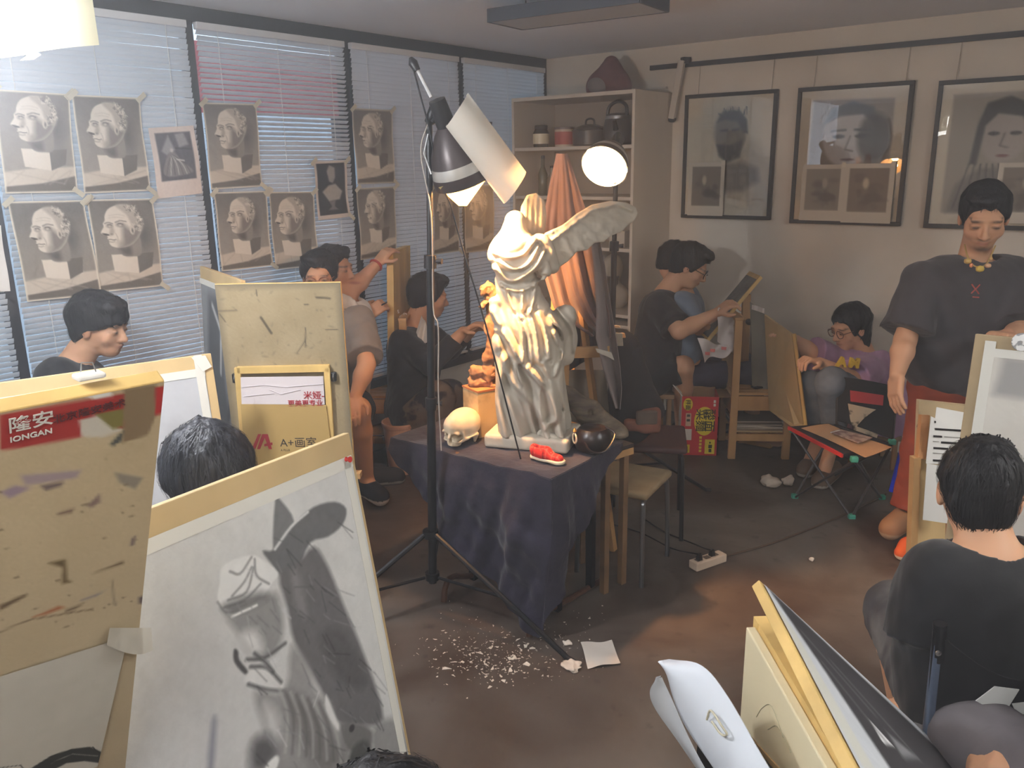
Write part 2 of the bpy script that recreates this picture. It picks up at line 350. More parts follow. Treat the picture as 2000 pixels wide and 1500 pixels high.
# ------------------------------------------------------------------ venetian blinds: every slat is a part
M_slat = translucent('blind_slat', (214, 220, 226), .28, .45)
M_cord = mat('blind_cord', (225, 226, 224), .8)
M_brail = mat('blind_rail', (222, 224, 226), .5)
PITCH = .0245
labels = ['closed grey venetian blind nearest the bookcase corner', 'white venetian blind hung behind the dark-haired student in black print shirt',
          'venetian blind with reddish glow showing through its upper slats', 'wide-gapped white venetian blind behind the four large head drawings',
          'white venetian blind at the left edge of the picture', 'white venetian blind out of view along the window wall']
def slat_mesh(L):
    b = MB(); n = 4; w = .0255; V = []
    for e in (-L/2, L/2):
        for i in range(n+1):
            s = (i/n-.5)*w; V.append((.0022*(1-(2*i/n-1)**2), e, s))
    b.add(V, [(i, i+1, n+2+i, n+1+i) for i in range(n)]); return b.mesh('slat', True)
for k in range(5):
    y1, y0 = edges[k]-.026, edges[k+1]+.026; L = y1-y0; yc = (y0+y1)/2; xb = XW+.035
    bl = E('venetian_blind', (xb, yc, SILL), labels[k], 'blind', 'venetian blinds along the window wall')
    box('head_rail', M_brail, (xb, yc, ZC-.088), (.034, L, .034), bl, bevel=.003)
    me = slat_mesh(L); me.materials.append(M_slat); N = int((ZC-.115-SILL-.07)/PITCH)
    tilt = {0: 1.22, 1: 1.2, 2: 1.12, 3: 1.14, 4: 1.12}[k]
    for i in range(N):
        o = bpy.data.objects.new('slat', me); COL.objects.link(o); z = ZC-.118-i*PITCH
        t = tilt-(.5 if (k == 2 and 5 < i < 21) else .2 if (k == 2 and i < 27) else 0)
        o.location = (xb, yc+random.uniform(-.003, .003), z); o.rotation_euler = (random.uniform(-.0035, .0035), math.pi/2-t+random.uniform(-.05, .05), 0); adopt(o, bl)
    box('bottom_rail', M_brail, (xb, yc, ZC-.118-N*PITCH), (.026, L, .014), bl)
    for f in (.12, .5, .88):
        MB().tube([(xb+.014, y0+f*L, ZC-.1), (xb+.014, y0+f*L, ZC-.118-N*PITCH)], .0016, 5).build('ladder_cord', M_cord, bl)
# ------------------------------------------------------------------ ceiling panel lamp (off) and the one that is on behind the camera
M_lampframe = mat('panel_lamp_frame', (70, 74, 84), .5)
M_panel_off = mat('panel_diffuser', (176, 178, 182), .6)
a = GZ(958, 46, 2.46); b = GZ(1303, 22, 2.46); c = GZ(1252, 8, 2.46)
def panel_lamp(p, yaw, l, w, label, on=0):
    e = E('ceiling_panel_lamp', (p[0], p[1], p[2]), label, 'ceiling lamp'); R = rotz(yaw); z = p[2]
    for s in (-1, 1):
        box('frame_bar', M_lampframe, A([p[0], p[1], z+.03])+R@A([0, s*w/2, 0]), (l, .012, .06), e, R); box('frame_bar', M_lampframe, A([p[0], p[1], z+.03])+R@A([s*l/2, 0, 0]), (.012, w, .06), e, R)
    box('diffuser', M_panel_off if not on else emission('panel_on_%d' % on, (250, 250, 250), float(on)), (p[0], p[1], z+.006), (l-.012, w-.012, .008), e, R)
    for s in (-1, 1): MB().tube([A([p[0], p[1], z+.06])+R@A([s*l*.35, 0, 0]), A([p[0], p[1], ZC])+R@A([s*l*.35, 0, 0])], .003, 6).build('hanger', M_lampframe, e)
    return e
_d = nrm(c-a); panel_lamp(A([*(a[:2]+b[:2])/2, 2.46]), math.atan2(_d[1], _d[0]), float(np.linalg.norm(c-a)), .3, 'long flat dark-framed panel lamp hanging below the ceiling')
panel_lamp(A([-.25, -.55, 2.46]), .3, 1.2, .3, 'lit white panel lamp under the ceiling behind the viewer', 26)
panel_lamp(A([1.35, 2.2, 2.46]), 1.6, 1.2, .3, 'added white panel lamp out of view at right, lit to brighten the room', 30)  # fill lamp added out of view to brighten back wall and right foreground
# ------------------------------------------------------------------ bookcase in the corner
BX0, BX1, BY = -3.80, -2.80, 4.87
M_case = mat('cream_laminate', (213, 203, 188), .5, .05, 2., stretch=(1, 1, .2))
M_caseback = mat('bookcase_back', (178, 166, 152), .7)
zt = GY(1237, 174, BY)[2]; zs1 = GY(1200, 283, BY)[2]; zs2 = GY(1225, 385, BY)[2]; zs3 = GY(1225, 487, BY)[2]
bk = E('bookcase', ((BX0+BX1)/2, (BY+YW)/2, 0), 'cream open bookcase standing in the room corner behind the statue', 'bookcase')
box('side_panel', M_case, (BX0+.01, (BY+YW)/2, zt/2), (.02, YW-BY-.01, zt), bk); box('side_panel', M_case, (BX1-.01, (BY+YW)/2, zt/2), (.02, YW-BY-.01, zt), bk)
box('top_board', M_case, ((BX0+BX1)/2, (BY+YW)/2, zt-.012), (BX1-BX0-.04, YW-BY-.01, .024), bk)
box('back_panel', M_caseback, ((BX0+BX1)/2, YW-.012, zt/2), (BX1-BX0-.04, .008, zt-.03), bk)
for z in (zs1, zs2, zs3, zs3-.45, .1): box('shelf', M_case, ((BX0+BX1)/2, (BY+YW)/2, z-.011), (BX1-BX0-.04, YW-BY-.03, .022), bk)
M_blk = mat('black_plastic', (26, 25, 27), .4); M_steel = mat('steel', (190, 190, 188), .28, metal=1.); M_dkpan = mat('dark_enamel', (52, 46, 46), .35)
def on(px, z, y): d = ray(px, 300); p = CPOS+d*(y/d[1]); return A([p[0], y, z])
def lathe_thing(name, label, cat, o, parts, n=22):
    e = E(name, o, label, cat)
    for nm, pr, m in parts: MB().lathe(pr, o, n=n, close=True).build(nm, m, e, smooth=True)
    return e
# upper shelf, left to right
p = on(1014, zs1, 5.02); e = E('paper_box', p, 'upright pale paper box at the left end of the upper bookcase shelf', 'box')
box('carton', mat('pale_card', (206, 196, 182), .7), p+A([0, 0, .085]), (.1, .09, .17), e, rotz(.1)); box('lid_flap', mat('pale_card2', (190, 180, 168), .7), p+A([0, .03, .173]), (.1, .04, .006), e, rotz(.1))
p = on(1057, zs1, 5.0); lathe_thing('jam_jar', 'dark glass jar with shiny pale label on the upper bookcase shelf', 'jar', p, [('glass_body', [(.03, 0), (.055, .004), (.058, .03), (.058, .1), (.045, .125), (.045, .13)], mat('dark_jar', (46, 38, 36), .15)), ('label_band', [(.0588, .025), (.0588, .095)], mat('bright_label', (236, 226, 196), .3)), ('lid', [(.047, .128), (.047, .15), (.044, .153), (.01, .153)], M_blk)])
p = on(1103, zs1, 4.98); e = lathe_thing('paint_tin', 'red and cream round tin on the upper bookcase shelf', 'tin', p, [('tin_body', [(.07, 0), (.07, .118), (.066, .12), (.02, .12)], mat('cream_tin', (208, 190, 172), .4)), ('red_label', [(.0708, .015), (.0708, .1)], mat('red_label', (178, 78, 72), .5)), ('lid', [(.073, .116), (.073, .13), (.07, .132), (.01, .132)], mat('tin_lid', (112, 96, 92), .4))])
p = on(1152, zs1, 5.02); e = lathe_thing('cooking_pot', 'dark low cooking pot with domed lid on the upper shelf', 'pot', p, [('pot_body', [(.1, 0), (.118, .01), (.122, .1), (.126, .104)], M_dkpan), ('lid', [(.124, .106), (.1, .125), (.05, .142), (.015, .146)], mat('lid_enamel', (70, 64, 64), .25))])
MB().tube(curve_pts([p+A([-.035, 0, .14]), p+A([-.03, 0, .172]), p+A([0, 0, .182]), p+A([.03, 0, .172]), p+A([.035, 0, .14])], 5), .007, 8).build('lid_handle', M_blk, e, smooth=True)
p = on(1206, zs1, 5.04); e = lathe_thing('kettle', 'steel and black electric kettle with arched handle on the upper shelf', 'kettle', p, [('kettle_body', [(.085, 0), (.1, .01), (.098, .12), (.085, .17)], mat('kettle_dark', (60, 56, 56), .3)), ('steel_lid', [(.086, .17), (.084, .19), (.06, .205), (.02, .21)], M_steel)])
MB().tube(curve_pts([p+A([-.085, -.0, .17]), p+A([-.07, 0, .25]), p+A([0, 0, .285]), p+A([.06, 0, .255]), p+A([.07, 0, .19])], 6), .012, 8).build('handle', M_blk, e, smooth=True)
MB().tube([p+A([.04, -.095, .1]), p+A([.05, -.13, .16])], [.02, .012], 8).build('spout', M_blk, e, smooth=True)
# second shelf: bottles and jars
for px, y, hgt, r, c, nm in ((1060, 5.05, .27, .035, (96, 92, 70), 'tall olive green bottle'), (1078, 5.08, .2, .04, (150, 138, 118), 'pale glazed bottle'), (1030, 5.1, .16, .05, (120, 100, 84), 'brown stoneware jar')):
    p = on(px, zs2, y); lathe_thing('bottle' if 'bottle' in nm else 'jar', nm+' on the second bookcase shelf', 'bottle' if 'bottle' in nm else 'jar', p, [('body', [(r*.9, 0), (r, .01), (r, hgt*.55), (r*.4, hgt*.75), (r*.36, hgt*.97), (r*.3, hgt*.97)], mat('bottle_'+nm[:4], c, .25)), ('cap', [(r*.42, hgt*.95), (r*.42, hgt*1.03), (.004, hgt*1.04)], M_blk)])
for px, z, y, s, c, lb in ((1215, zs3, 5.0, (.12, .1, .1), (206, 198, 182), 'pale crumpled carton on the third bookcase shelf'), (1160, zs3-.45, 5.0, (.3, .2, .22), (92, 84, 78), 'dark storage box on the low bookcase shelf')):
    p = on(px, z, y); e = E('storage_box', p, lb, 'box'); box('carton', mat('carton%d' % c[0], c, .7, .1), p+A([0, 0, s[2]/2]), s, e); box('lid', mat('carton%d' % c[0], c, .7, .1), p+A([0, 0, s[2]+.006]), (s[0]+.01, s[1]+.01, .012), e)
# cap bag on the top board
p = A([*GY(1188, 180, 5.1)[:2], zt]); e = E('cloth_bag', p, 'slumped maroon and grey cloth bag lying on top of the bookcase', 'bag')
solid('bag_body', [('u', ell(p+A([0, 0, .07]), (.15, .1, .09)), 0), ('u', cone(p+A([-.1, 0, .03]), p+A([.02, 0, .19]), .05, .04), .08), ('u', cone(p+A([.02, 0, .19]), p+A([.12, 0, .03]), .04, .05), .06), ('s', (half(p+A([0, 0, .0]), (0, 0, 1)), p-.3, p+A([.3, .3, .02])), 0)], .008, mat('maroon_cloth', (112, 72, 74), .85, .2, 20), e)
solid('grey_panel', [('u', ell(p+A([-.03, -.05, .06]), (.1, .06, .065)), 0), ('s', (half(p, (0, 0, 1)), p-.3, p+A([.3, .3, .02])), 0)], .008, mat('grey_cloth', (128, 122, 122), .85), e)
# ------------------------------------------------------------------ picture rail, wires, frames
M_rail = mat('rail_dark', (58, 56, 60), .4); M_bfr = mat('black_frame', (34, 30, 30), .45); M_wire = mat('hang_wire', (168, 158, 142), .4)
ra = GY(1270, 133, YW-.02); rail = struct(box('trim_1', M_rail, ((ra[0]+X1)/2, YW-.014, ra[2]), (X1-ra[0], .026, .03)))
arm0 = GY(1332, 118, YW-.06); arm1 = GY(1312, 232, YW-.06)
e = E('wall_bracket', arm1, 'white lever arm with black knob fixed beside the picture rail', 'bracket')
M_wp = mat('white_pvc', (206, 198, 186), .5)
MB().bar(arm0, arm1, .045, .03, (0, 1, 0)).build('arm', M_wp, e, bevel=.003); MB().lathe([(.002, 0), (.024, 0), (.024, .03), (.002, .032)], arm1+A([0, .02, 0]), (0, -1, 0), 16).build('knob', M_blk, e, smooth=True)
MB().bar(arm0+A([-.0, .0, .0]), arm0+A([.03, .05, .0]), .04, .04).build('rail_clamp', M_rail, e); pp = GY(1262, 174, YW-.03); MB().bar(pp, pp+A([.16, 0, .0]), .02, .012).build('stay', M_wp, e)
M_fglass = glass('picture_glass', (255, 255, 255), 1.5, .0, .03)
def portrait(k):
    P = Paint(90, 128, 1.42, (234, 223, 200)); P.grain(2.5, 20, k)
    if k == 0:
        P.ell(.52, .40, .22, .3, (96, 92, 86), .25, .55).poly([(.36, .3), (.42, .22), (.6, .2), (.68, .32), (.7, .5), (.64, .7), (.5, .76), (.4, .66), (.35, .5)], (128, 116, 104), .03, .9)
        P.poly([(.36, .3), (.4, .2), (.5, .17), (.62, .18), (.7, .28), (.72, .44), (.66, .42), (.6, .3), (.45, .27)], (52, 52, 54), .03, .95).poly([(.36, .56), (.52, .58), (.66, .52), (.64, .72), (.5, .78), (.4, .7)], (44, 44, 46), .04, .9)
        P.line([(.41, .40), (.48, .395)], .012, (40, 38, 38), .02).line([(.55, .395), (.62, .39)], .012, (40, 38, 38), .02).line([(.46, .55), (.45, .60), (.5, .61)], .006, (60, 54, 50), .02)
        P.poly([(.34, .86), (.5, .78), (.7, .78), (.86, .86), (.88, 1.0), (.7, 1.12), (.5, 1.14), (.4, 1.02)], (120, 112, 102), .08, .75)
        for i in range(14): x = .38+.36*RNG.random(); P.line([(x, .22), (x+.06*(RNG.random()-.5), .12+.08*RNG.random())], .004, (56, 56, 60), .012, .8)
    elif k == 1:
        P.poly([(.12, .1), (.88, .12), (.88, 1.28), (.1, 1.28)], (150, 142, 132), .03, .8).ell(.48, .5, .26, .36, (222, 220, 220), .12).poly([(.24, .36), (.3, .2), (.5, .13), (.7, .2), (.76, .4), (.7, .36), (.6, .27), (.4, .28)], (104, 110, 122), .03)
        P.ell(.72, .52, .18, .3, (70, 62, 56), .3, .85).ell(.39, .5, .07, .028, (70, 70, 76), .4).ell(.6, .5, .07, .028, (50, 50, 54), .4).line([(.32, .44), (.45, .43)], .01, (90, 90, 96), .02).line([(.54, .43), (.68, .44)], .01, (50, 50, 54), .02)
        P.line([(.5, .5), (.46, .64), (.53, .66)], .006, (120, 114, 112), .02).ell(.49, .75, .08, .02, (110, 84, 84), .5).poly([(.1, .95), (.35, .86), (.65, .86), (.9, .95), (.9, 1.28), (.1, 1.28)], (112, 104, 98), .06, .7)
    else:
        P.poly([(.1, .1), (1, .1), (1, 1.3), (.1, 1.3)], (148, 138, 124), .03, .7).ell(.56, .5, .22, .32, (190, 178, 168), .15).poly([(.34, .4), (.4, .2), (.58, .14), (.78, .24), (.8, .5), (.7, .34), (.5, .3), (.4, .42), (.36, .8), (.3, .8)], (54, 46, 44), .03)
        P.ell(.48, .5, .06, .026, (60, 54, 52), .4).ell(.66, .5, .06, .026, (60, 54, 52), .4).line([(.57, .5), (.54, .62), (.6, .64)], .006, (110, 98, 92), .02).ell(.57, .72, .07, .02, (140, 86, 80), .5)
        P.poly([(.14, 1.3), (.2, 1.0), (.4, .84), (.7, .84), (.9, 1.0), (.95, 1.3)], (120, 108, 98), .05, .85)
        for i in range(6): P.line([(.3+.05*i, .8), (.2+.09*i, 1.25)], .006, (50, 44, 42), .015, .7)
    return P
M_print = vcmat('photo_print', .45, .4)
def still_print(k, bg, fg, lit):
    P = Paint(34, 46, 1.36, (205, 196, 180)); P.poly([(.1, .1), (.9, .1), (.9, 1.1), (.1, 1.1)], bg, .02); r = np.random.default_rng(40+k)
    for i in range(14): P.ell(r.uniform(.2, .8), r.uniform(.3, 1.0), r.uniform(.06, .2), r.uniform(.05, .16), lerp(bg, fg, r.random()), .6, .8)
    P.ell(.45+.1*(k % 2), .45, .08, .16, lit, .5).ell(.6, .78, .24, .14, fg, .4, .8); return P
def picture(k, x0, x1, z0, z1, label):
    t = .024; e = E('picture_frame', ((x0+x1)/2, YW-.03, z0), label, 'picture', 'framed portraits on the back wall'); y = YW-.026
    for zz in (z0+t/2, z1-t/2): box('frame_bar', M_bfr, ((x0+x1)/2, y, zz), (x1-x0, .03, t), e, bevel=.002)
    for xx in (x0+t/2, x1-t/2): box('frame_bar', M_bfr, (xx, y, (z0+z1)/2), (t, .03, z1-z0-2*t), e, bevel=.002)
    portrait(k).build('portrait', (x0+t, y-.001, z1-t), (x1-x0-2*t, 0, 0), (0, 0, -(z1-z0-2*t)), PRINT, e)
    box('backing', mat('frame_backing', (120, 100, 80), .8), ((x0+x1)/2, y+.008, (z0+z1)/2), (x1-x0-2*t, .006, z1-z0-2*t), e)
    box('glass_pane', M_fglass, ((x0+x1)/2, y-.010, (z0+z1)/2), (x1-x0-2*t, .002, z1-z0-2*t), e)
    for f in (.13, .92): MB().tube([(x0+f*(x1-x0), YW-.012, z1), (x0+f*(x1-x0)+.008, YW-.012, ra[2]-.012)], .0018, 5).build('hanging_wire', M_wire, e)
    return e
def rect(tl, br): a = GY(*tl, YW-.04); b = GY(*br, YW-.04); return a[0], b[0], b[2], a[2]
picture(0, *rect((1338, 186), (1503, 430)), 'black framed dark bearded head study on cream paper, leftmost on the wall')
picture(1, *rect((1559, 172), (1757, 442)), 'black framed pale frontal face portrait, middle picture on the wall')
_r2 = rect((1834, 158), (2050, 452)); picture(2, *_r2, 'black framed portrait with long dark hair behind the standing man')
for i, (tl, br, bg, fg, lit, lb) in enumerate((((1346, 318), (1411, 422), (120, 110, 98), (60, 54, 50), (190, 180, 160), 'small still life print tucked into the lower left of the bearded portrait'),
        ((1568, 322), (1643, 432), (138, 128, 114), (84, 76, 68), (170, 160, 146), 'small grey still life print under the pale face portrait, left of two'),
        ((1651, 320), (1738, 437), (128, 114, 100), (98, 86, 76), (205, 192, 170), 'small brown still life print under the pale face portrait, right of two'),
        ((1952, 318), (2040, 438), (130, 120, 108), (90, 82, 74), (180, 170, 154), 'small print tucked under the portrait behind the standing man'))):
    a = GY(*tl, YW-.055); b = GY(*br, YW-.055)
    e = E('art_print', ((a[0]+b[0])/2, YW-.05, b[2]), lb, 'print', 'small prints tucked into picture frames'); still_print(i, bg, fg, lit).build('print_sheet', (a[0], YW-.052, a[2]), (b[0]-a[0], 0, 0), (0, -.004, b[2]-a[2]), M_print, e)
    box('tape', mat('clear_tape', (216, 206, 186), .4), (b[0]-.012, YW-.0545, a[2]-.002), (.024, .001, .03), e, rotz(0))
# ------------------------------------------------------------------ drawings taped to the blinds
def head_drawing(v, w=84, h=114):
    """tonal study of an old man's plaster head on a block"""
    r = np.random.default_rng(v); dk = r.uniform(-12, 6); P = Paint(w, h, 1.36, (124+dk, 118+dk, 110+dk)); nar = {0: 1., 1: .93, 2: .86}[v % 3]
    P.mix(np.clip(P.Y/1.36*1.2-.1, 0, 1)*.55, (176, 168, 154)).mix(np.clip(1-P.Y/.6, 0, 1)*.5*(1 if v % 3 else .5), (98, 95, 92)); P.grain(3, 20, v)
    P.poly([(0, 1.08), (.35, 1.03), (1, 1.0), (1, 1.36), (0, 1.36)], (198, 188, 172), .03).poly([(0, 1.27), (.5, 1.23), (1, 1.13), (1, 1.36), (0, 1.36)], (104, 96, 86), .02)
    for i in range(5): P.line([(r.random(), 1.06), (r.random(), 1.24)], .006, (168, 158, 144), .03, .6)
    s = r.uniform(1.06, 1.14); tx = r.uniform(-.02, .04); ty = r.uniform(-.03, .02)
    def q(pts): return [(.46+(x-.45)*s*nar+tx, .12+(y-.12)*s+ty) for x, y in pts]
    def S(pts, col, soft, al=1.): return P.poly(smc(q(pts)), col, soft, al)
    def e1(x, y, rx, ry, col, soft=.8, al=1., an=0.): return P.ell(*q([(x, y)])[0], rx*s*nar, ry*s, col, soft, al, an)
    e1(.72, .5, .2, .34, (74, 71, 68), 1., .75)
    P.poly(q([(.24, .75), (.60, .76), (.60, 1.03), (.26, .98)]), (214, 205, 190), .01).poly(q([(.60, .76), (.84, .75), (.80, .95), (.60, 1.03)]), (104, 98, 90), .01)
    S([(.36, .56), (.64, .46), (.66, .76), (.5, .79), (.38, .75)], (138, 130, 120), .02); S([(.34, .6), (.5, .62), (.52, .77), (.4, .74)], (84, 79, 74), .07, .9)
    S([(.235, .22), (.3, .135), (.45, .085), (.6, .105), (.7, .19), (.735, .33), (.7, .46), (.63, .56), (.52, .64), (.37, .665), (.27, .64), (.235, .6), (.235, .565), (.215, .54), (.225, .51), (.2, .485), (.15, .462), (.145, .44), (.19, .375), (.19, .33), (.22, .29)], (210, 202, 188), .012)
    S([(.46, .36), (.56, .42), (.66, .4), (.71, .44), (.62, .57), (.5, .65), (.36, .665), (.42, .6), (.43, .5)], (120, 112, 104), .09, .95); e1(.66, .36, .1, .16, (128, 121, 112), 1., .7); e1(.4, .6, .1, .06, (146, 137, 126), 1., .7)
    S([(.4, .1), (.5, .075), (.62, .095), (.72, .19), (.75, .34), (.7, .45), (.62, .42), (.57, .33), (.53, .22)], (166, 158, 146), .04, .85)
    for i in range(60):
        a = r.uniform(-2.0, 1.35); rr = r.uniform(.5, 1.08); x, y = .6+.13*rr*math.cos(a), .27+.17*rr*math.sin(a); t = r.uniform(0, 6)
        P.line(smo(q([(x, y), (x+.025*math.cos(t), y+.025*math.sin(t)), (x+.03*math.cos(t+1.3), y+.03*math.sin(t+1.3))]), 2), .005, (224, 216, 202) if i % 2 else (88, 82, 77), .012, .7)
    e1(.275, .365, .065, .04, (104, 97, 90), 1., .95); e1(.42, .355, .08, .045, (104, 97, 90), 1., .95); e1(.275, .368, .026, .016, (190, 182, 168), .6); e1(.42, .36, .03, .018, (190, 182, 168), .6)
    P.line(smo(q([(.215, .33), (.26, .318), (.32, .335)])), .006, (92, 86, 80), .018, .9).line(smo(q([(.36, .32), (.43, .3), (.51, .315)])), .006, (92, 86, 80), .018, .9).line(smo(q([(.245, .352), (.28, .345), (.31, .362)])), .003, (58, 54, 50), .01).line(smo(q([(.38, .345), (.42, .335), (.465, .352)])), .003, (58, 54, 50), .01)
    S([(.3, .36), (.33, .44), (.29, .49), (.25, .48)], (158, 149, 136), .04, .8); S([(.155, .458), (.2, .462), (.25, .478), (.24, .492), (.2, .488)], (62, 57, 53), .012); e1(.285, .475, .03, .02, (134, 126, 116), .8)
    P.line(smo(q([(.218, .548), (.26, .545), (.3, .553), (.335, .548)])), .004, (62, 57, 53), .012).line(smo(q([(.24, .575), (.28, .582), (.31, .574)])), .006, (140, 131, 120), .02, .8).line(smo(q([(.34, .47), (.36, .53), (.35, .57)])), .004, (150, 141, 130), .02, .8)
    e1(.575, .43, .042, .075, (194, 185, 171), .35); e1(.58, .44, .02, .046, (92, 86, 80), .8); P.line(smo(q([(.29, .23), (.4, .215), (.5, .235)])), .003, (178, 170, 156), .02, .8).line(smo(q([(.28, .26), (.38, .25), (.48, .265)])), .003, (178, 170, 156), .02, .8)
    P.grain(2.2, 70, v+3); P.mix(np.clip(1.5-np.minimum(np.minimum(P.X, 1-P.X), np.minimum(P.Y, 1.36-P.Y))/.02, 0, 1), (218, 211, 194)); return P
M_tape = translucent('masking_tape', (214, 208, 188), .3, .5)
M_draw = vcmat('charcoal_paper', .85, .1)
def wall_sheet(name, label, cat, P, tl, tr, bl, dx, group=None, tape=True, k=0):
    a, b, c = (GX(*q, XW+dx) for q in (tl, tr, bl)); e = E(name, (a+b)/2*0+c, label, cat, group)
    P.build('drawing_sheet', a, b-a, c-a, M_draw, e, lambda u, v: np.stack([.006*np.sin(u*3.1+k)*np.sin(v*2.7+k*.7)+.004*np.cos(7*v+k), 0*u, 0*u], -1))
    if tape:
        d = b+c-a
        for q, s in ((a, 1), (b, 1), (d, -1)):
            MB().box(q+A([.012, 0, 0]), (.0012, .055, .022), A([[1, 0, 0], [0, math.cos(s*.7), -math.sin(s*.7)], [0, math.sin(s*.7), math.cos(s*.7)]])).build('tape', M_tape, e)
    return e
G_h = 'charcoal head drawings taped to the blinds'
HD = [((-12, 174), (134, 184), (10, 378), 'charcoal head drawing, upper left of the four beside the left window post'), ((139, 185), (273, 191), (165, 378), 'dark-background charcoal head drawing, upper right of the four large ones'),
      ((14, 394), (165, 391), (55, 590), 'charcoal head drawing with the head tilted up, lower left of the four'), ((170, 390), (299, 388), (196, 571), 'charcoal head drawing on a small block, lower right of the four'),
      ((395, 200), (500, 203), (412, 370), 'brownish charcoal head drawing under the red glow of the blind'), ((416, 376), (520, 373), (433, 530), 'charcoal head drawing above the paint-stained board, left of two'), ((524, 375), (612, 374), (538, 527), 'charcoal head drawing above the boy with glasses, right of two'),
      ((688, 211), (765, 215), (697, 360), 'small charcoal head drawing highest up left of the lamp'), ((697, 368), (771, 364), (704, 508), 'small charcoal head drawing above the raised hand'), ((845, 365), (896, 362), (848, 498), 'dim charcoal head drawing just right of the lamp pole'), ((906, 362), (963, 361), (910, 494), 'dim charcoal head drawing beside the statue shoulder')]
for i, (tl, tr, bl, lb) in enumerate(HD): wall_sheet('head_drawing', lb, 'drawing', head_drawing(i) if i < 7 else head_drawing(i, 46, 62), tl, tr, bl, .062+.004*(i % 3), G_h, True, i)
P = Paint(50, 74, 1.5, (214, 202, 194)); P.poly([(.12, .12), (.9, .12), (.9, 1.15), (.12, 1.15)], (92, 90, 96), .02)
for a in (((.2, .5), (.4, .18), (.5, .5), (.3, .6)), ((.55, .16), (.75, .14), (.82, .4), (.6, .45))): P.poly(a, (150, 148, 152), .05)
P.poly(smc([(.3, .62), (.46, .52), (.6, .74), (.84, .98), (.6, 1.05), (.3, 1.06), (.18, .95)]), (128, 124, 124), .03)
for i in range(7): P.line(smo([(.4, .58), (.3+.06*i, .8), (.24+.09*i, 1.03)]), .008, (206, 202, 198) if i % 2 else (86, 84, 86), .02, .9)
P.ell(.42, .5, .05, .06, (190, 186, 182), .6).line([(.5, .7), (.66, .74)], .014, (196, 192, 188), .02).line([(.52, .46), (.85, .5)], .01, (60, 60, 64), .03).grain(4, 40, 5)
wall_sheet('art_print', 'small pale-bordered monochrome print of a seated draped figure', 'print', P, (290, 250), (379, 245), (310, 388), .07, None, False, 3)
P = Paint(40, 66, 1.72, (206, 196, 186)); P.poly([(.07, .06), (.93, .06), (.93, 1.6), (.07, 1.6)], (46, 44, 44), .02).poly([(.36, .3), (.46, .12), (.62, .2), (.62, .5), (.54, .66), (.42, .6)], (150, 146, 140), .05).poly([(.2, .9), (.4, .72), (.62, .68), (.84, .92), (.74, 1.16), (.4, 1.2)], (168, 164, 156), .05).poly([(.4, 1.2), (.6, 1.18), (.56, 1.36), (.66, 1.46), (.34, 1.46), (.46, 1.36)], (120, 116, 110), .04).grain(4, 30, 2)
wall_sheet('art_print', 'small dark print of a draped bust beside the second window post', 'print', P, (611, 316), (676, 313), (621, 430), .07, None, True, 5)
P = Paint(8, 12, 1.4, (226, 224, 220)); wall_sheet('paper_sheet', 'blank white sheet taped low at the left picture edge', 'paper', P, (-60, 440), (2, 440), (-40, 572), .07, None, False, 1)
P = Paint(16, 30, 2., (86, 84, 86)); P.poly([(.1, .1), (.8, .1), (.8, 1.9), (.1, 1.9)], (60, 58, 62), .1); wall_sheet('art_print', 'small dark print half hidden behind the rolled white paper', 'print', P, (935, 235), (963, 238), (936, 300), .07, None, False, 2)
# ================================================================== still life in the middle
ZT = .68; HR = nrm([CR[0], CR[1], 0]); HC = nrm([-CF[0], -CF[1], 0]); UP = A([0, 0, 1.])
def plane_at(O, n=HC):
    O = A(O, float)
    def SP(px, py, c=0.):
        d = ray(px, py); return CPOS+d*(((O-CPOS)@n+c)/(d@n))
    return SP
M_wood = mat('pine', (196, 152, 98), .55, .25, 6., stretch=(1, 1, .15), bump=.05)
M_woodd = mat('worn_wood', (120, 92, 62), .65, .3, 7., stretch=(.3, 1, 1)); M_dark = mat('dark_metal', (30, 30, 33), .35, metal=.4); M_rust = mat('brown_metal', (92, 62, 44), .5, .3, 20., metal=.3)
M_black = mat('stand_black', (22, 22, 25), .38); M_chrome = mat('tube_grey', (128, 130, 134), .3, metal=.9)
# table
TX0, TX1, TY0, TY1 = -2.49, -1.675, 2.345, 2.86
tb = E('still_life_table', ((TX0+TX1)/2, (TY0+TY1)/2, 0), 'square table with brown metal feet hidden under the indigo cloth', 'table')
box('table_top', M_woodd, ((TX0+TX1)/2, (TY0+TY1)/2, ZT-.025), (TX1-TX0-.02, TY1-TY0-.02, .028), tb)
for x in (-2.2, -1.75):
    for y in (2.5, 2.75): box('leg', M_dark, (x, y, ZT/2-.02), (.03, .03, ZT-.1), tb)
    MB().tube(curve_pts([(x, 2.84, .02), (x, 2.5, .05), (x, 2.36, .1), (x+.005, 2.31, .07), (x+.01, 2.295, .014)], 6), .013, 8).build('curved_foot', M_rust, tb, smooth=True)
MB().bar((-2.2, 2.6, .3), (-1.75, 2.6, .3), .03, .03).build('stretcher', M_dark, tb)
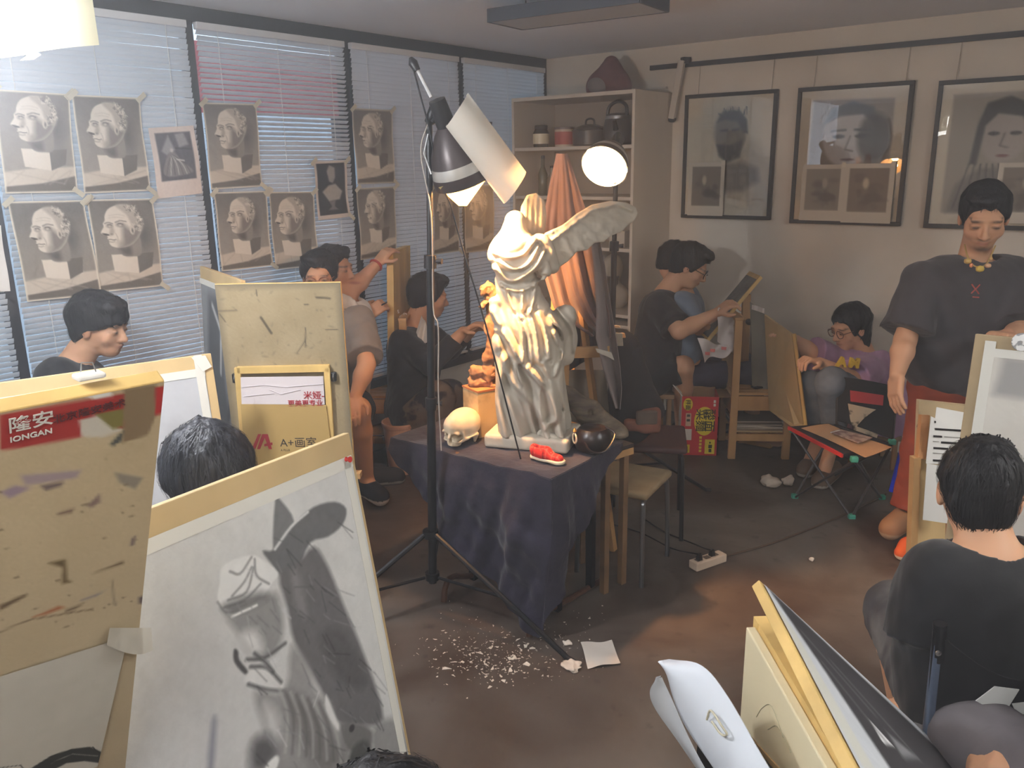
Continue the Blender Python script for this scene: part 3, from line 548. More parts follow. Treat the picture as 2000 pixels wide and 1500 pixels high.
# cloth: top, front fall, side fall
M_cloth = mat('indigo_cloth', (36, 31, 48), .85, .22, 14., sheen=.15, bump=.5, bscale=26)
cl = MB(); wr = lambda x, y: .006*math.sin(9*x+13*y)+.005*math.sin(23*x-17*y)+.004*math.sin(41*y+11*x)+.003*math.sin(57*x+30*y)
FR = [(0, .05), (.1, .13), (.25, .27), (.45, .42), (.62, .5), (.8, .58), (.9, .645), (.95, .655), (1, .6)]
SD = [(0, .6), (.08, .52), (.25, .36), (.5, .18), (.75, .06), (1., .03)]
def pw(T_, x): return float(np.interp(x, [a for a, _ in T_], [b for _, b in T_]))
def top_(u, v):
    x = TX0-.012+u*(TX1-TX0+.024); y = TY1-v*(TY1-TY0+.012); return (x, y, ZT-.006+wr(x, y)*(1-.6*max(0, abs(u-.5)*2-.8)*5)*.5)
def corner_(s): k = min(s, .12); return A([TX1+.014+.1*k-.05*s+.006*math.sin(9*s), TY0-.014-.1*k+.01*math.sin(7*s), top_(1, 1)[2]-s])
def sst(x): x = min(max(x, 0), 1); return x*x*(3-2*x)
def front_(u, v):
    x = TX0-.012+u*(TX1-TX0+.024); L = pw(FR, u); s = v*L; w = math.sin(u*15+1.5)*.026+math.sin(u*31+s*7)*.014+math.sin(u*7-s*16)*.014+.006*math.sin(u*63+s*25)+.005*math.sin(s*41-u*33)
    p = A([x+.03*math.sin(s*5)*(u-.5), TY0-.012-min(s, .1)*.15-w*min(s*4, 1), top_(u, 1)[2]-s]); k = sst((u-.9)/.1); return p*(1-k)+corner_(s)*k
def side_(u, v):
    y = TY0-.012+u*(TY1-TY0); L = pw(SD, u); s = v*L; p = A([TX1+.012+min(s, .1)*.15+(math.sin(u*17)*.018+.012*math.sin(s*11)+.006*math.sin(u*49-s*20))*min(s*4, 1), y, top_(1, 1-u)[2]-s]); k = sst(1-u/.12); return p*(1-k)+corner_(s)*k
cl.sheet(top_, 60, 40, .003); cl.sheet(front_, 110, 60, .003); cl.sheet(side_, 34, 34, .003)
def left_(u, v):
    y = TY1-u*(TY1-TY0+.012); s = v*pw([(0, .2), (.5, .12), (1, .05)], u); return (TX0-.014-.01*math.sin(u*19)*min(s*6, 1)-.02*s, y, ZT-.008-s)
cl.sheet(left_, 20, 6, .003)
T(cl.build('tablecloth', M_cloth, None, True), 'creased indigo cloth draped over the still life table to a hanging point', 'tablecloth')
# ------------------------------------------------------------------ plaster figure
M_plaster = mat('plaster', (188, 180, 164), .8, .12, 9., bump=.08, bscale=50)
SO = A([-1.925, 2.56, ZT])-HC*.085; SP = plane_at(SO); px = 1/482.
bl_, br_, bb_ = GZ(945, 874, ZT), GZ(1108, 889, ZT), GZ(985, 850, ZT)
st = E('plaster_figure', (SO[0], SO[1], ZT), 'white plaster cast of a headless winged figure in windblown robe', 'statue')
u_ = nrm(br_-bl_); w_ = A([-u_[1], u_[0], 0]); bw = float(np.linalg.norm(br_-bl_)); bd = .25; bh = .058
_c = (bl_+br_)/2+w_*bd/2; _R = np.stack([u_, w_, UP], 1)
solid('base', [('u', rbox(_c+UP*bh/2, (bw/2, bd/2, bh/2), _R, .012), 0), ('s', rbox(_c-u_*bw/2+w_*bd/2+UP*.03, (.07, .07, .1), _R@rotz(.75)), .01)], .007, M_plaster, st)
BZ = ZT+bh
S_ = lambda x, y, c=0.: SP(x, y, c)
def C_(a, b, ra, rb, ca=0., cb=0.): return cone(S_(*a, ca), S_(*b, cb), ra*px, rb*px)
Rst = np.stack([HR, HC, UP], 1)
def El(p, c, rx, ry, rz, ang=0.):
    ca, sa = math.cos(ang), math.sin(ang); R = np.stack([HR*ca+UP*sa, HC, -HR*sa+UP*ca], 1); return ell(S_(*p, c), (rx*px, ry*px, rz*px), R)
body = [('u', C_((1006, 432), (1003, 468), 20, 30, -.01, 0), 0), ('u', El((1006, 492), 0, 50, 36, 34, .1), .03), ('u', C_((1000, 500), (1012, 566), 43, 37), .03),
        ('u', El((984, 512), .045, 25, 26, 25), .02), ('u', El((1034, 510), .045, 25, 26, 25), .02), ('u', El((1060, 490), -.01, 22, 26, 34, .5), .03), ('u', C_((1058, 478), (1078, 520), 18, 15), .02),
        ('u', C_((1012, 566), (1028, 640), 38, 58), .04), ('u', C_((1028, 640), (1034, 705), 58, 60), .04),
        ('u', C_((1010, 690), (1002, 842), 46, 34, .03, .03), .04), ('u', C_((1052, 690), (1082, 838), 44, 26, .05, .06), .04), ('u', C_((1034, 700), (1040, 850), 52, 46, -.02, -.03), .05),
        ('u', C_((1062, 720), (1092, 820), 34, 24, -.03, -.04), .04), ('u', C_((1085, 845), (1102, 864), 13, 9, .1, .14), .015),
        ('u', El((1096, 632), -.05, 27, 30, 40, -.5), .025), ('u', El((1108, 670), -.07, 20, 24, 36, -.2), .03), ('u', C_((1070, 640), (1112, 612), 18, 9, -.02, -.05), .02), ('u', C_((1060, 690), (1108, 700), 28, 12, -.03, -.06), .03),
        ('u', C_((1072, 735), (1094, 842), 26, 20, -.02, -.01), .03), ('u', C_((1040, 478), (1064, 530), 17, 13, .04, .05), .015), ('u', El((968, 592), .02, 14, 16, 12), .012), ('u', C_((968, 600), (985, 660), 14, 24, .02, .03), .03), ('u', El((1042, 648), .08, 46, 16, 30, -.2), .03)]
RG = [(6, 5, [(968, 520), (990, 540), (1015, 538), (1045, 515), (1060, 490)]), (5, 4, [(975, 505), (1000, 520), (1030, 512), (1050, 480)]), (4, 3.5, [(965, 490), (990, 498), (1020, 492), (1042, 468)]), (4, 3, [(980, 553), (1010, 562), (1040, 553), (1062, 540)]),
      (6, 5, [(985, 640), (1000, 660), (1012, 690), (1028, 700)]), (5, 4, [(1010, 610), (1020, 640), (1020, 690)]), (6, 5, [(1035, 600), (1045, 640), (1050, 690), (1062, 690)]), (5, 4, [(1050, 605), (1065, 640), (1070, 685)]), (5, 4, [(1022, 610), (1034, 650), (1038, 695)]),
      (8, 7, [(965, 605), (990, 650), (1030, 700), (1050, 730), (1052, 770), (1062, 830), (1085, 858)]), (6, 5, [(970, 640), (985, 690), (1000, 730), (1030, 770), (1045, 830), (1058, 852)]), (7, 7, [(968, 660), (975, 720), (975, 780), (990, 850)]), (7, 7, [(985, 690), (982, 740), (1000, 790), (1015, 830), (1018, 852)]),
      (6, 6, [(1008, 700), (1020, 740), (1050, 790), (1070, 850)]), (8, 6, [(1030, 705), (1060, 735), (1078, 775), (1082, 800), (1066, 815)]), (5, 5, [(1062, 700), (1080, 760), (1090, 830)]),
      (5, 4, [(1075, 610), (1100, 650), (1098, 690)]), (5, 4, [(1085, 600), (1118, 640), (1122, 690)]), (4, 4, [(1080, 640), (1095, 680), (1080, 720)]), (4, 3, [(1020, 562), (1020, 600)]), (4, 3, [(990, 560), (1000, 590), (1018, 610)]), (4, 3, [(1045, 555), (1040, 585), (1030, 605)])]
_O2 = S_(1000, 750)
def ab(P): q = P-_O2; return q@HR/px, -(q[..., 2])/px
RGl = []
for amp, wd, pts in RG:
    RGl.append((amp, wd, [tuple(float(z) for z in ab(S_(*q))) for q in curve_pts([A([*p, 0.]) for p in pts], 3) for q in [(q[0], q[1])]]))
def folds(D, P):
    near = np.abs(D) < .03; Q = P[near]; x, y = ab(Q); f = np.zeros(len(Q)); c = (Q-SO)@HC
    for amp, wd, pts in RGl:
        d = linesd(x, y, pts); f += amp*px*(np.exp(-(d/wd)**2)-.5*np.exp(-((d-2.0*wd)/wd)**2))*1.45
    D = D.copy(); D[near] -= .85*f*np.clip(1.1+c/.06, 0, 1); return np.maximum(D, BZ-.004-P[..., 2])
solid('draped_body', body, .0052, M_plaster, st, folds)
solid('foot', [('u', C_((1074, 858), (1102, 868), 11, 7, .1, .15), 0), ('u', C_((1060, 850), (1078, 858), 12, 12, .08, .1), .02)], .004, M_plaster, st, lambda D, P: np.maximum(D, BZ-.002-P[..., 2]))
# wings: curved feathered plates with real thickness
def wing(name, outline, c0, dc, th, fe):
    O = S_(*outline[0]); ol = [tuple(float(z) for z in ab(S_(*p))) for p in outline]; xs = [p[0] for p in ol]; x0, x1 = min(xs), max(xs)
    def fn(P):
        x, y = ab(P); c = (P-SO)@HC; d2 = polysd(x, y, ol)*px; mid = c0+dc*np.clip((x-x0)/(x1-x0), 0, 1)**1.2
        fth = 0
        for a, wd, pts in fe: fth = fth+a*px*np.exp(-(linesd(x, y, pts)/wd)**2)
        fth = fth+.0016*wob(P, 190, 3)+.0016*wob(P, 110, 5); q0 = d2+.006; q1 = np.abs(c-mid)-th*np.clip(1-.5*(x-x0)/(x1-x0), .3, 1)-fth+.006
        return np.minimum(np.maximum(q0, q1), 0)+np.sqrt(np.maximum(q0, 0)**2+np.maximum(q1, 0)**2)-.006
    P3 = A([S_(*p, c0+k*dc+e) for p in outline for k in (0, 1) for e in (-.05, .05)]); solid(name, [('u', (fn, P3.min(0)-.02, P3.max(0)+.02), 0)], .005, M_plaster, st)
o_ = lambda L: [tuple(float(z) for z in ab(S_(*p))) for p in L]
fe = [(5, 4, o_([(1066, 478), (1110, 447), (1160, 412), (1215, 402), (1245, 415)]))]+[(2.4, 5, o_([(1080+i*22, 452-i*8.5), (1105+i*24, 470-i*9), (1120+i*25, 500-i*13)])) for i in range(6)]+[(2.4, 4.5, o_([(1100+i*24, 490-i*12), (1120+i*24, 500-i*12), (1130+i*24, 512-i*15)])) for i in range(6)]
wing('wing', [(1050, 470), (1066, 455), (1100, 441), (1130, 418), (1160, 402), (1200, 395), (1235, 399), (1256, 410), (1261, 424), (1252, 437), (1238, 446), (1222, 460), (1200, 466), (1185, 478), (1166, 478), (1150, 492), (1128, 495), (1110, 513), (1085, 528), (1072, 530), (1062, 505)], -.0, -.2, .017, fe)
wing('wing', [(1012, 452), (1018, 405), (1030, 382), (1050, 378), (1066, 394), (1070, 425), (1066, 462), (1040, 470)], -.06, -.06, .02, [(3, 4, o_([(1030+i*10, 390), (1026+i*11, 450)])) for i in range(4)])
# ------------------------------------------------------------------ skull
M_bone = mat('skull_resin', (226, 208, 178), .5, .12, 14., bump=.05)
p0 = GZ(900, 862, ZT); KP = plane_at(p0+HC*.0); kz = 1/ (FPX/ float((p0-CPOS)@CF)); K = lambda x, y, c=0.: KP(x, y, c)
sk = E('skull', (p0[0], p0[1], ZT), 'pale human skull model lying on the indigo cloth', 'skull'); R3 = Rst
fk = nrm(-.62*HR+.78*HC-.06*UP); xk = nrm(np.cross(fk, UP)); Rk = np.stack([xk, fk, np.cross(xk, fk)], 1); HK = .186; ck = K(905, 827, -.0)-Rk@(A([0, -.1, .12])*HK); qk = lambda x, y, z: ck+Rk@(A([x, y, z])*HK)
Zk = lambda p, r: ell(qk(*p), A(r)*HK, Rk); Ck = lambda a, b, ra, rb: cone(qk(*a), qk(*b), ra*HK, rb*HK)
SKL = [('u', Zk((0, -.1, .12), (.36, .44, .36)), 0), ('u', Zk((0, .16, .13), (.3, .23, .26)), .05*HK), ('u', Zk((0, .24, -.2), (.17, .15, .16)), .05*HK), ('u', Ck((-.2, .33, .04), (.2, .33, .04), .045, .045), .03*HK), ('u', Ck((0, .35, .02), (0, .4, -.07), .04, .035), .02*HK), ('u', Zk((0, .28, -.34), (.15, .12, .08)), .04*HK)]
for s_ in (-1, 1): SKL += [('u', Ck((s_*.3, .1, -.1), (s_*.19, .29, -.14), .04, .06), .03*HK), ('u', Ck((s_*.3, .1, -.1), (s_*.34, -.1, -.08), .03, .03), .01*HK), ('u', Ck((s_*.27, .22, .06), (s_*.28, .2, -.1), .035, .035), .02*HK), ('u', Ck((s_*.3, -.16, -.1), (s_*.27, -.14, -.26), .07, .03), .03*HK)]
for s_ in (-1, 1): SKL += [('s', Zk((s_*.148, .34, -.06), (.112, .26, .095)), .012*HK), ('s', Zk((s_*.4, .16, -.0), (.09, .13, .12)), .04*HK)]
SKL += [('s', Zk((0, .42, -.18), (.055, .2, .08)), .01*HK), ('s', Zk((0, -.02, -.4), (.24, .2, .18)), .03*HK)]
solid('cranium', SKL, .0036, M_bone, sk, lambda D, P: np.maximum(D, ZT+.001-P[..., 2]))
for i in range(8):
    t_ = (i-3.5)*.26; solid('tooth', [('u', ell(qk(.15*math.sin(t_), .25+.155*math.cos(t_), -.41), A([.021, .02, .05])*HK, Rk), 0)], .0024, M_bone, sk, lambda D, P: np.maximum(D, ZT+.001-P[..., 2]))
# ------------------------------------------------------------------ red shoe
p0 = GZ(1068, 904, ZT); toe = GZ(1103, 908, ZT); heel = GZ(1036, 893, ZT); d_ = nrm(toe-heel); sL = float(np.linalg.norm(toe-heel)); n_ = A([-d_[1], d_[0], 0]); Rs = np.stack([d_, n_, UP], 1); ms = (toe+heel)/2
sh = E('canvas_shoe', (ms[0], ms[1], ZT), 'small red plaid canvas shoe with pale sole on the cloth', 'shoe'); Q = lambda x, y, z: ms+d_*x*sL+n_*y*sL+UP*z*sL
solid('sole', [('u', cone(Q(-.36, 0, .06), Q(-.1, .0, .06), .13*sL, .12*sL), 0), ('u', cone(Q(-.1, 0, .06), Q(.33, -.01, .06), .12*sL, .17*sL), .03)], .0042, mat('cream_rubber', (222, 206, 178), .6), sh, lambda D, P: np.maximum(np.maximum(D, ZT+.002-P[..., 2]), P[..., 2]-ZT-.1*sL))
def plaid(V):
    x = (V-ms)@d_/sL; y = (V-ms)@n_/sL; c = np.zeros((len(V), 3))+lin((196, 44, 38)); s = (np.sin(x*40) > .95) | (np.sin(y*56+1) > .93); c[s] = lin((212, 96, 82)); b = (np.sin(x*20+2) > .96); c[b] = lin((140, 26, 28)); return c
solid('upper', [('u', cone(Q(-.33, 0, .14), Q(-.1, 0, .14), .115*sL, .11*sL), 0), ('u', cone(Q(-.1, 0, .14), Q(.32, -.01, .1), .12*sL, .135*sL), .03), ('u', cone(Q(-.38, 0, .28), Q(-.05, 0, .26), .1*sL, .11*sL), .03), ('s', ell(Q(-.19, 0, .36), (.2*sL, .085*sL, .22*sL), Rs), .008)], .004, vcmat('plaid_canvas', .8), sh, lambda D, P: np.maximum(D, ZT+.085*sL-P[..., 2]), plaid)
for k in (-1, 1): MB().tube(curve_pts([Q(.02, .06*k, .27), Q(.08, .0, .275), Q(.14, -.055*k, .245)], 4), .003, 6).build('lace', mat('lace', (226, 208, 186), .8), sh, True)
# ------------------------------------------------------------------ black bag-pot with ring handle
p0 = GZ(1150, 884, ZT)+A([.0, .03, 0]); e = E('leather_flask', p0, 'round black leather pot with pale ring and strap beside the plaster base', 'pot'); M_lea = mat('black_leather', (24, 18, 18), .3, .2, 12.)
MB().lathe([(.04, 0), (.068, .012), (.078, .045), (.07, .08), (.055, .098), (.05, .094), (.03, .09)], p0, n=26, close=True).build('pot_body', M_lea, e, True)
MB().tube(curve_pts([p0-HR*.05+UP*.09+HC*.03, p0-HR*.02+HC*.085+UP*.03, p0+HR*.04+HC*.08+UP*.025, p0+HR*.085+HC*.03+UP*.075, p0+HR*.05-HC*.0+UP*.1], 6), .0045, 8).build('strap', M_lea, e, True)
_q = p0-HR*.075+HC*.02+UP*.06
MB().tube([_q+.02*(math.cos(t)*UP+math.sin(t)*(HC*.8+HR*.3)) for t in np.linspace(0, 6.28, 17)], .004, 8, False).build('ring', mat('ivory', (222, 200, 170), .4), e, True); MB().lathe([(.002, 0), (.01, .006), (.002, .02)], _q+UP*.024, n=10).build('brass_stud', mat('brass', (190, 130, 60), .35, metal=.9), e, True)
# ------------------------------------------------------------------ painted plinth block and weathered carving
a, b = GZ(893, 850, ZT), GZ(948, 872, ZT); e = E('plinth_block', lerp(a, b, .5), 'paint-stained cream wooden block standing behind the skull', 'block')
p0 = GZ(936, 852, ZT)+A([-.02, .05, 0]); Rb = rotz(math.atan2(*(b-a)[[1, 0]])-.1); hb = .2
box('block_body', mat('stained_cream', (196, 172, 128), .65, col2=(110, 78, 44), scale=9., lo=.3, hi=.52, detail=8), p0+UP*hb/2, (.125, .12, hb), e, Rb, bevel=.003)
box('top_plate', mat('rusty_plate', (170, 110, 70), .6, .3, 15.), p0+UP*(hb+.004), (.128, .123, .008), e, Rb)
p1 = p0+UP*(hb+.008); M_root = mat('weathered_root', (150, 112, 82), .8, col2=(84, 60, 44), scale=16., lo=.35, hi=.6, bump=.4, bscale=30)
CP = plane_at(p1); cp = lambda x, y, c=0.: CP(x, y, c)
def rough(amp, f, s): return lambda D, P: np.maximum(np.where(np.abs(D) < .05, D-amp*wob(P, f, s)-amp*.6*wob(P, f*2.3, s+1), D), p1[2]-P[..., 2])
cv = E('root_carving', p1, 'gnarled weathered root carving standing on the stained block', 'carving')
solid('lower_knot', [('u', cone(cp(922, 764), cp(968, 760), .022, .03), 0), ('u', cone(cp(925, 752), cp(955, 738), .026, .03), .02), ('u', cone(cp(928, 728), cp(962, 722), .025, .02), .02), ('u', cone(cp(918, 768, .02), cp(945, 768, .03), .018, .02), .01), ('s', ell(cp(945, 742, .03), (.012, .03, .008), R3), .006)], .0055, M_root, cv, rough(.010, 75, 3))
solid('stem', [('u', cone(cp(955, 735), cp(960, 640, -.02), .025, .022), 0), ('u', cone(cp(960, 640, -.02), cp(957, 570, -.02), .02, .03), .02), ('u', cone(cp(952, 700), cp(975, 690), .02, .02), .02)], .0065, M_root, cv, rough(.009, 60, 8))
solid('upper_knot', [('u', cone(cp(950, 565), cp(968, 580), .028, .03), 0), ('u', cone(cp(952, 590), cp(944, 600), .02, .012), .01), ('s', ell(cp(955, 565, .03), (.01, .02, .01), R3), .004)], .0055, M_root, cv, rough(.009, 85, 5))
# ------------------------------------------------------------------ side stand with driftwood
SZ = .66; a, b = GZ(1176, 885, SZ), GZ(1238, 866, SZ); u2 = nrm(b-a); w2 = A([-u2[1], u2[0], 0]); ll = float(np.linalg.norm(b-a)); ss = E('side_stand', (a+b)/2+w2*.15, 'narrow dark-topped wooden stand butted against the cloth-covered table', 'stand'); R2 = np.stack([u2, w2, UP], 1); c2 = (a+b)/2+w2*.17
box('top', mat('dark_top', (44, 36, 32), .5, .2, 8.), c2-UP*.008, (ll, .34, .016), ss, R2); box('apron', M_wood, (a+b)/2+w2*.01-UP*.032, (ll, .02, .03), ss, R2)
for s, t in ((.28, .03), (.9, .3), (.2, .3), (.92, .04)): q = a+u2*ll*s+w2*t; box('leg', M_woodd, (q[0], q[1], (SZ-.016)/2), (.028, .028, SZ-.016), ss, R2)  # legs take the darker wood to imitate the shade under the stand
dp = c2+UP*.0; DP = plane_at(dp-HC*.02); M_drift = mat('driftwood', (122, 108, 88), .8, col2=(70, 58, 46), scale=10., stretch=(1, 1, 3), bump=.4, bscale=25)
e = E('driftwood_log', (c2[0], c2[1], SZ), 'grey weathered driftwood slab with holes leaning beside the plaster figure', 'driftwood'); dz = .004
solid('log', [('u', cone(DP(1208, 846), DP(1150, 806), .042, .05), 0), ('u', cone(DP(1150, 806), DP(1108, 772, -.03), .05, .035), .03), ('u', cone(DP(1104, 770, -.03), DP(1085, 745, -.04), .03, .012), .03), ('u', cone(DP(1165, 800, -.03), DP(1112, 762, -.05), .02, .012), .02), ('s', ell(DP(1124, 786, .04), .012), .006), ('s', ell(DP(1154, 806, .05), .011), .006), ('s', ell(DP(1180, 822, .045), .006), .003)], .0065, M_drift, e, lambda D, P: np.maximum(np.where(np.abs(D) < .04, D-.005*wob(P, 40, 4), D), SZ+.001-P[..., 2]))
e2 = E('twig', DP(1195, 862, .06), 'short pale twig lying in front of the driftwood', 'twig'); MB().tube([DP(1166, 832, .06), DP(1180, 848, .08), DP(1202, 862, .1)], [.009, .008, .005], 8).build('twig_wood', M_drift, e2, True); MB().tube([DP(1180, 848, .08), DP(1190, 846, .09)], [.005, .002], 6).build('twig_stub', M_drift, e2, True)
# ------------------------------------------------------------------ easel carrying the drape behind the figure
EO = J(1100, 500, 3.72); EP = plane_at(EO); M_drape = mat('mauve_cloth', (134, 108, 102), .85, .1, 10., sheen=.2)
ez = E('easel', (EO[0], EO[1], 0), 'pine display easel standing behind the plaster figure under a mauve drape', 'easel')
apx = EP(1097, 312, -.06); fl = lambda x, y, z=.0: GZ(x, y, z)
def foot(x, c): q = EP(x, 700, c); return A([q[0], q[1], 0.])
for x, c in ((1062, .12), (1205, .1)): MB().bar(apx, foot(x, c), .035, .022).build('leg', M_wood, ez)
MB().bar(apx, foot(1130, -.45), .035, .022).build('rear_leg', M_wood, ez); MB().bar(EP(1072, 690, .08), EP(1190, 686, .07), .05, .02, HC).build('ledge', M_wood, ez); MB().bar(EP(1106, 690, .09), EP(1104, 760, .095), .03, .02, HC).build('upright', M_wood, ez)
def drape_(u, v):
    L = [(1088, 300), (1074, 360), (1060, 440), (1064, 540), (1082, 600), (1110, 630), (1150, 648)]; Rr = [(1108, 300), (1128, 360), (1148, 420), (1166, 480), (1178, 550), (1190, 610), (1194, 655)]
    f = v*6; i = min(int(f), 5); t = f-i; l = lerp(L[i], L[i+1], t); r = lerp(Rr[i], Rr[i+1], t); x, y = lerp(l, r, u); g = v*(.5+.5*v)
    return EP(x, y+8*math.sin(u*9)*v, .02+.055*g*math.sin(u*14+.6)+.03*g*math.sin(u*31+2*v)+.03*math.sin(math.pi*u)*(1-v))
dr = E('drape', EP(1100, 640), 'mauve cloth hanging in folds from a peak behind the plaster figure', 'drape'); MB().sheet(drape_, 46, 40, .003).build('cloth', M_drape, dr, True)
def tail_(u, v):
    L = [(1150, 440), (1160, 520), (1165, 600), (1164, 660), (1178, 720), (1190, 760), (1203, 798)]; Rr = [(1166, 440), (1182, 520), (1194, 600), (1204, 660), (1212, 720), (1215, 760), (1212, 800)]
    f = v*6; i = min(int(f), 5); t = f-i; l = lerp(L[i], L[i+1], t); r = lerp(Rr[i], Rr[i+1], t); x, y = lerp(l, r, u); return EP(x, y, .1+.03*math.sin(u*6+1)*(.4+v)-.02*u)
e = E('drape_tail', EP(1200, 790, .1), 'grey end of cloth hanging beside the mauve drape with a strip of tape', 'drape'); MB().sheet(tail_, 16, 40, .003).build('cloth', mat('grey_mauve_cloth', (126, 116, 114), .85, .1, 10.), e, True)
MB().prism([EP(1163, 680, .135), EP(1194, 688, .125), EP(1200, 704, .125), EP(1190, 698, .13), EP(1166, 688, .14)], HC*.002).build('tape_strip', mat('pale_tape', (176, 170, 158), .6), e)
def under_(u, v): x = 1100+88*u; return EP(x, 612+(118-50*u)*v, -.03+.04*math.sin(u*11+v)*(.3+v))
T(MB().sheet(under_, 24, 20, .003).build('dark_drape', mat('dark_cloth', (74, 66, 64), .9, .1, 10.), None, True), 'dark grey cloth hanging under the mauve drape', 'drape')
def lowcloth(u, v): x = 1102+80*u+10*v; return EP(x, 722+(100+20*u)*v, -.06+.03*math.sin(u*9+2*v))
T(MB().sheet(lowcloth, 24, 20, .003).build('pale_drape', mat('taupe_cloth', (150, 138, 120), .9, .1, 10.), None, True), 'taupe cloth bunched behind the driftwood', 'drape')
# plaster bust standing in the bookcase
zb = GY(1205, 622, 5.1)[2]; box('shelf', M_case, ((BX0+BX1)/2, (BY+YW)/2, zb-.011), (BX1-BX0-.04, YW-BY-.03, .022), bk)
p0 = A([*GY(1196, 600, 5.12)[:2], zb]); e = E('plaster_bust', p0, 'dim white plaster bust standing low in the bookcase', 'bust')
solid('bust', [('u', cone(p0+UP*.02, p0+UP*.06, .09, .06), 0), ('u', ell(p0+UP*.16, (.13, .09, .1)), .03), ('u', cone(p0+UP*.22, p0+UP*.3, .05, .045), .03), ('u', ell(p0+UP*.36, (.07, .085, .1)), .02), ('u', ell(p0+UP*.34+A([0, -.085, 0]), (.018, .02, .03)), .01)], .009, M_plaster, e, lambda D, P: np.maximum(D, zb+.001-P[..., 2]))
# ------------------------------------------------------------------ lamps
WARM = (255, 184, 112)
def tripod(e, base, R0, angs, hub_z, pole_top, pr=.014, foot_lab=True):
    b = A([base[0], base[1], 0.]); M_f = mat('rubber_foot', (40, 38, 38), .7)
    for a in angs:
        d = A([math.cos(a), math.sin(a), 0]); f = b+d*R0+UP*.012; k = b+UP*(hub_z+.19)+d*.03
        MB().tube([k, f], .0105, 8).build('leg', M_black, e, True); MB().tube([b+UP*hub_z+d*.035, lerp(k, f, .52)], .007, 6).build('brace', M_dark, e, True); MB().tube([f+d*.0+UP*.0, f-nrm(k-f)*.03*0+d*.03-UP*.006], .011, 8).build('foot_cap', M_f, e, True)
    for z, r in ((hub_z, .03), (hub_z+.19, .032)): MB().lathe([(.012, -.015), (r, -.015), (r, .015), (.012, .015)], b+UP*z, n=16).build('hub', M_dark, e, True)
    z0 = hub_z-.03; pt = A(pole_top, float); seg = [0, .42, .72, 1.]; rr = [pr*1.3, pr*1.08, pr*.85]
    for i in range(3): MB().tube([lerp(b+UP*z0, pt, seg[i]), lerp(b+UP*z0, pt, seg[i+1])], rr[i], 12).build('pole', M_black, e, True)
    for i in (1, 2):
        q = lerp(b+UP*z0, pt, seg[i]); ax = nrm(pt-b-UP*z0); MB().lathe([(.01, -.028), (pr*1.7, -.026), (pr*1.7, .022), (.01, .026)], q, ax, 14).build('collar', M_blk, e, True)
        MB().tube([q+HR*.015, q+HR*.045+HC*.01], [.006, .011], 8).build('clamp_knob', M_blk, e, True)
def dome(e, apex, rimc, R, bands=True):
    ax = nrm(rimc-apex); H = float(np.linalg.norm(rimc-apex)); f = lambda t: R*(.28+.72*math.sin(min(t, 1)*1.5)**.8) if t > 0 else R*.28
    segs = [('dome_shell', 0, .62, mat('dome_dark', (62, 52, 50), .35, metal=.3)), ('silver_band', .62, .8, mat('dome_silver', (190, 186, 178), .3, metal=.5)), ('rim_band', .8, 1., mat('dome_dark', (62, 52, 50), .35))]
    for n, t0, t1, m in segs: MB().lathe([(f(t0+(t1-t0)*i/6), H*(t0+(t1-t0)*i/6)) for i in range(7)], apex, ax, 36).build(n, m, e, True)
    MB().lathe([(f(i/10)-.004, H*i/10) for i in range(11)], apex, ax, 36).build('reflector_lining', mat('reflector', (236, 228, 214), .25, metal=.85), e, True)
    MB().lathe([(.003, -.1), (.03, -.095), (.034, -.02), (f(0), .004)], apex, ax, 18).build('socket_housing', M_blk, e, True)
    return ax
pb = A([-2.195, 2.235, 0.]); PPL = plane_at(pb); ptop = PPL(838, 228)
ls = E('studio_lamp', pb, 'tall black studio lamp on tripod with dome reflector and rolled paper shield', 'lamp'); _a = GZ(1105, 1290)-pb; ang0 = math.atan2(_a[1], _a[0])
tripod(ls, pb, .66, (ang0, ang0-1.95, ang0+2.2), .16, ptop)
MB().tube([ptop-UP*.02, PPL(850, 205, .02)], .018, 10).build('tilt_head', M_blk, ls, True); MB().tube([PPL(842, 190, .01), PPL(812, 130, .0)], .006, 8).build('boom_arm', mat('boom_white', (206, 206, 204), .4), ls, True)
MB().tube([PPL(815, 138), PPL(806, 122), PPL(802, 112)], [.012, .017, .006], 10).build('boom_tip', M_blk, ls, True); MB().tube(curve_pts([PPL(803, 118), PPL(822, 190, .02), PPL(838, 250, .03), PPL(858, 350, .035), PPL(880, 400, .03), PPL(905, 490, .03), PPL(950, 640, .03), PPL(1018, 900, .03)], 5), .0034, 6).build('cord', M_blk, ls, True)
MB().tube(curve_pts([PPL(836, 240, .02), PPL(822, 300, .02), PPL(842, 420, .02), PPL(846, 600, .02), PPL(856, 640, .03), PPL(856, 760, .03), PPL(862, 880, .02)], 5), .0025, 6).build('lamp_cable', mat('pale_cable', (170, 160, 150), .5), ls, True)
apex = PPL(872, 246, .03); rimc = PPL(909, 349, .02)-HC*.05
axl = dome(ls, apex, rimc, .122); MB().tube([PPL(846, 236, .015), apex-axl*.06], .012, 8).build('yoke', M_blk, ls, True)
MB().tube([PPL(836, 262, .02), PPL(828, 300, .04), PPL(842, 340, .05)], .004, 6).build('yoke_bracket', M_steel, ls, True)
bulb = lerp(apex, rimc, .72)
solid('bulb', [('u', ell(bulb, .03), 0), ('u', cone(bulb, lerp(apex, rimc, .4), .02, .014), .01)], .006, emission('bulb_warm', (255, 190, 120), 60.), ls)
M_shield = translucent('shield_paper', (232, 228, 216), .38, .8)
q0, q1 = PPL(893, 214, .1), PPL(1006, 366, .06); fx = frame_of(q1-q0, HC)
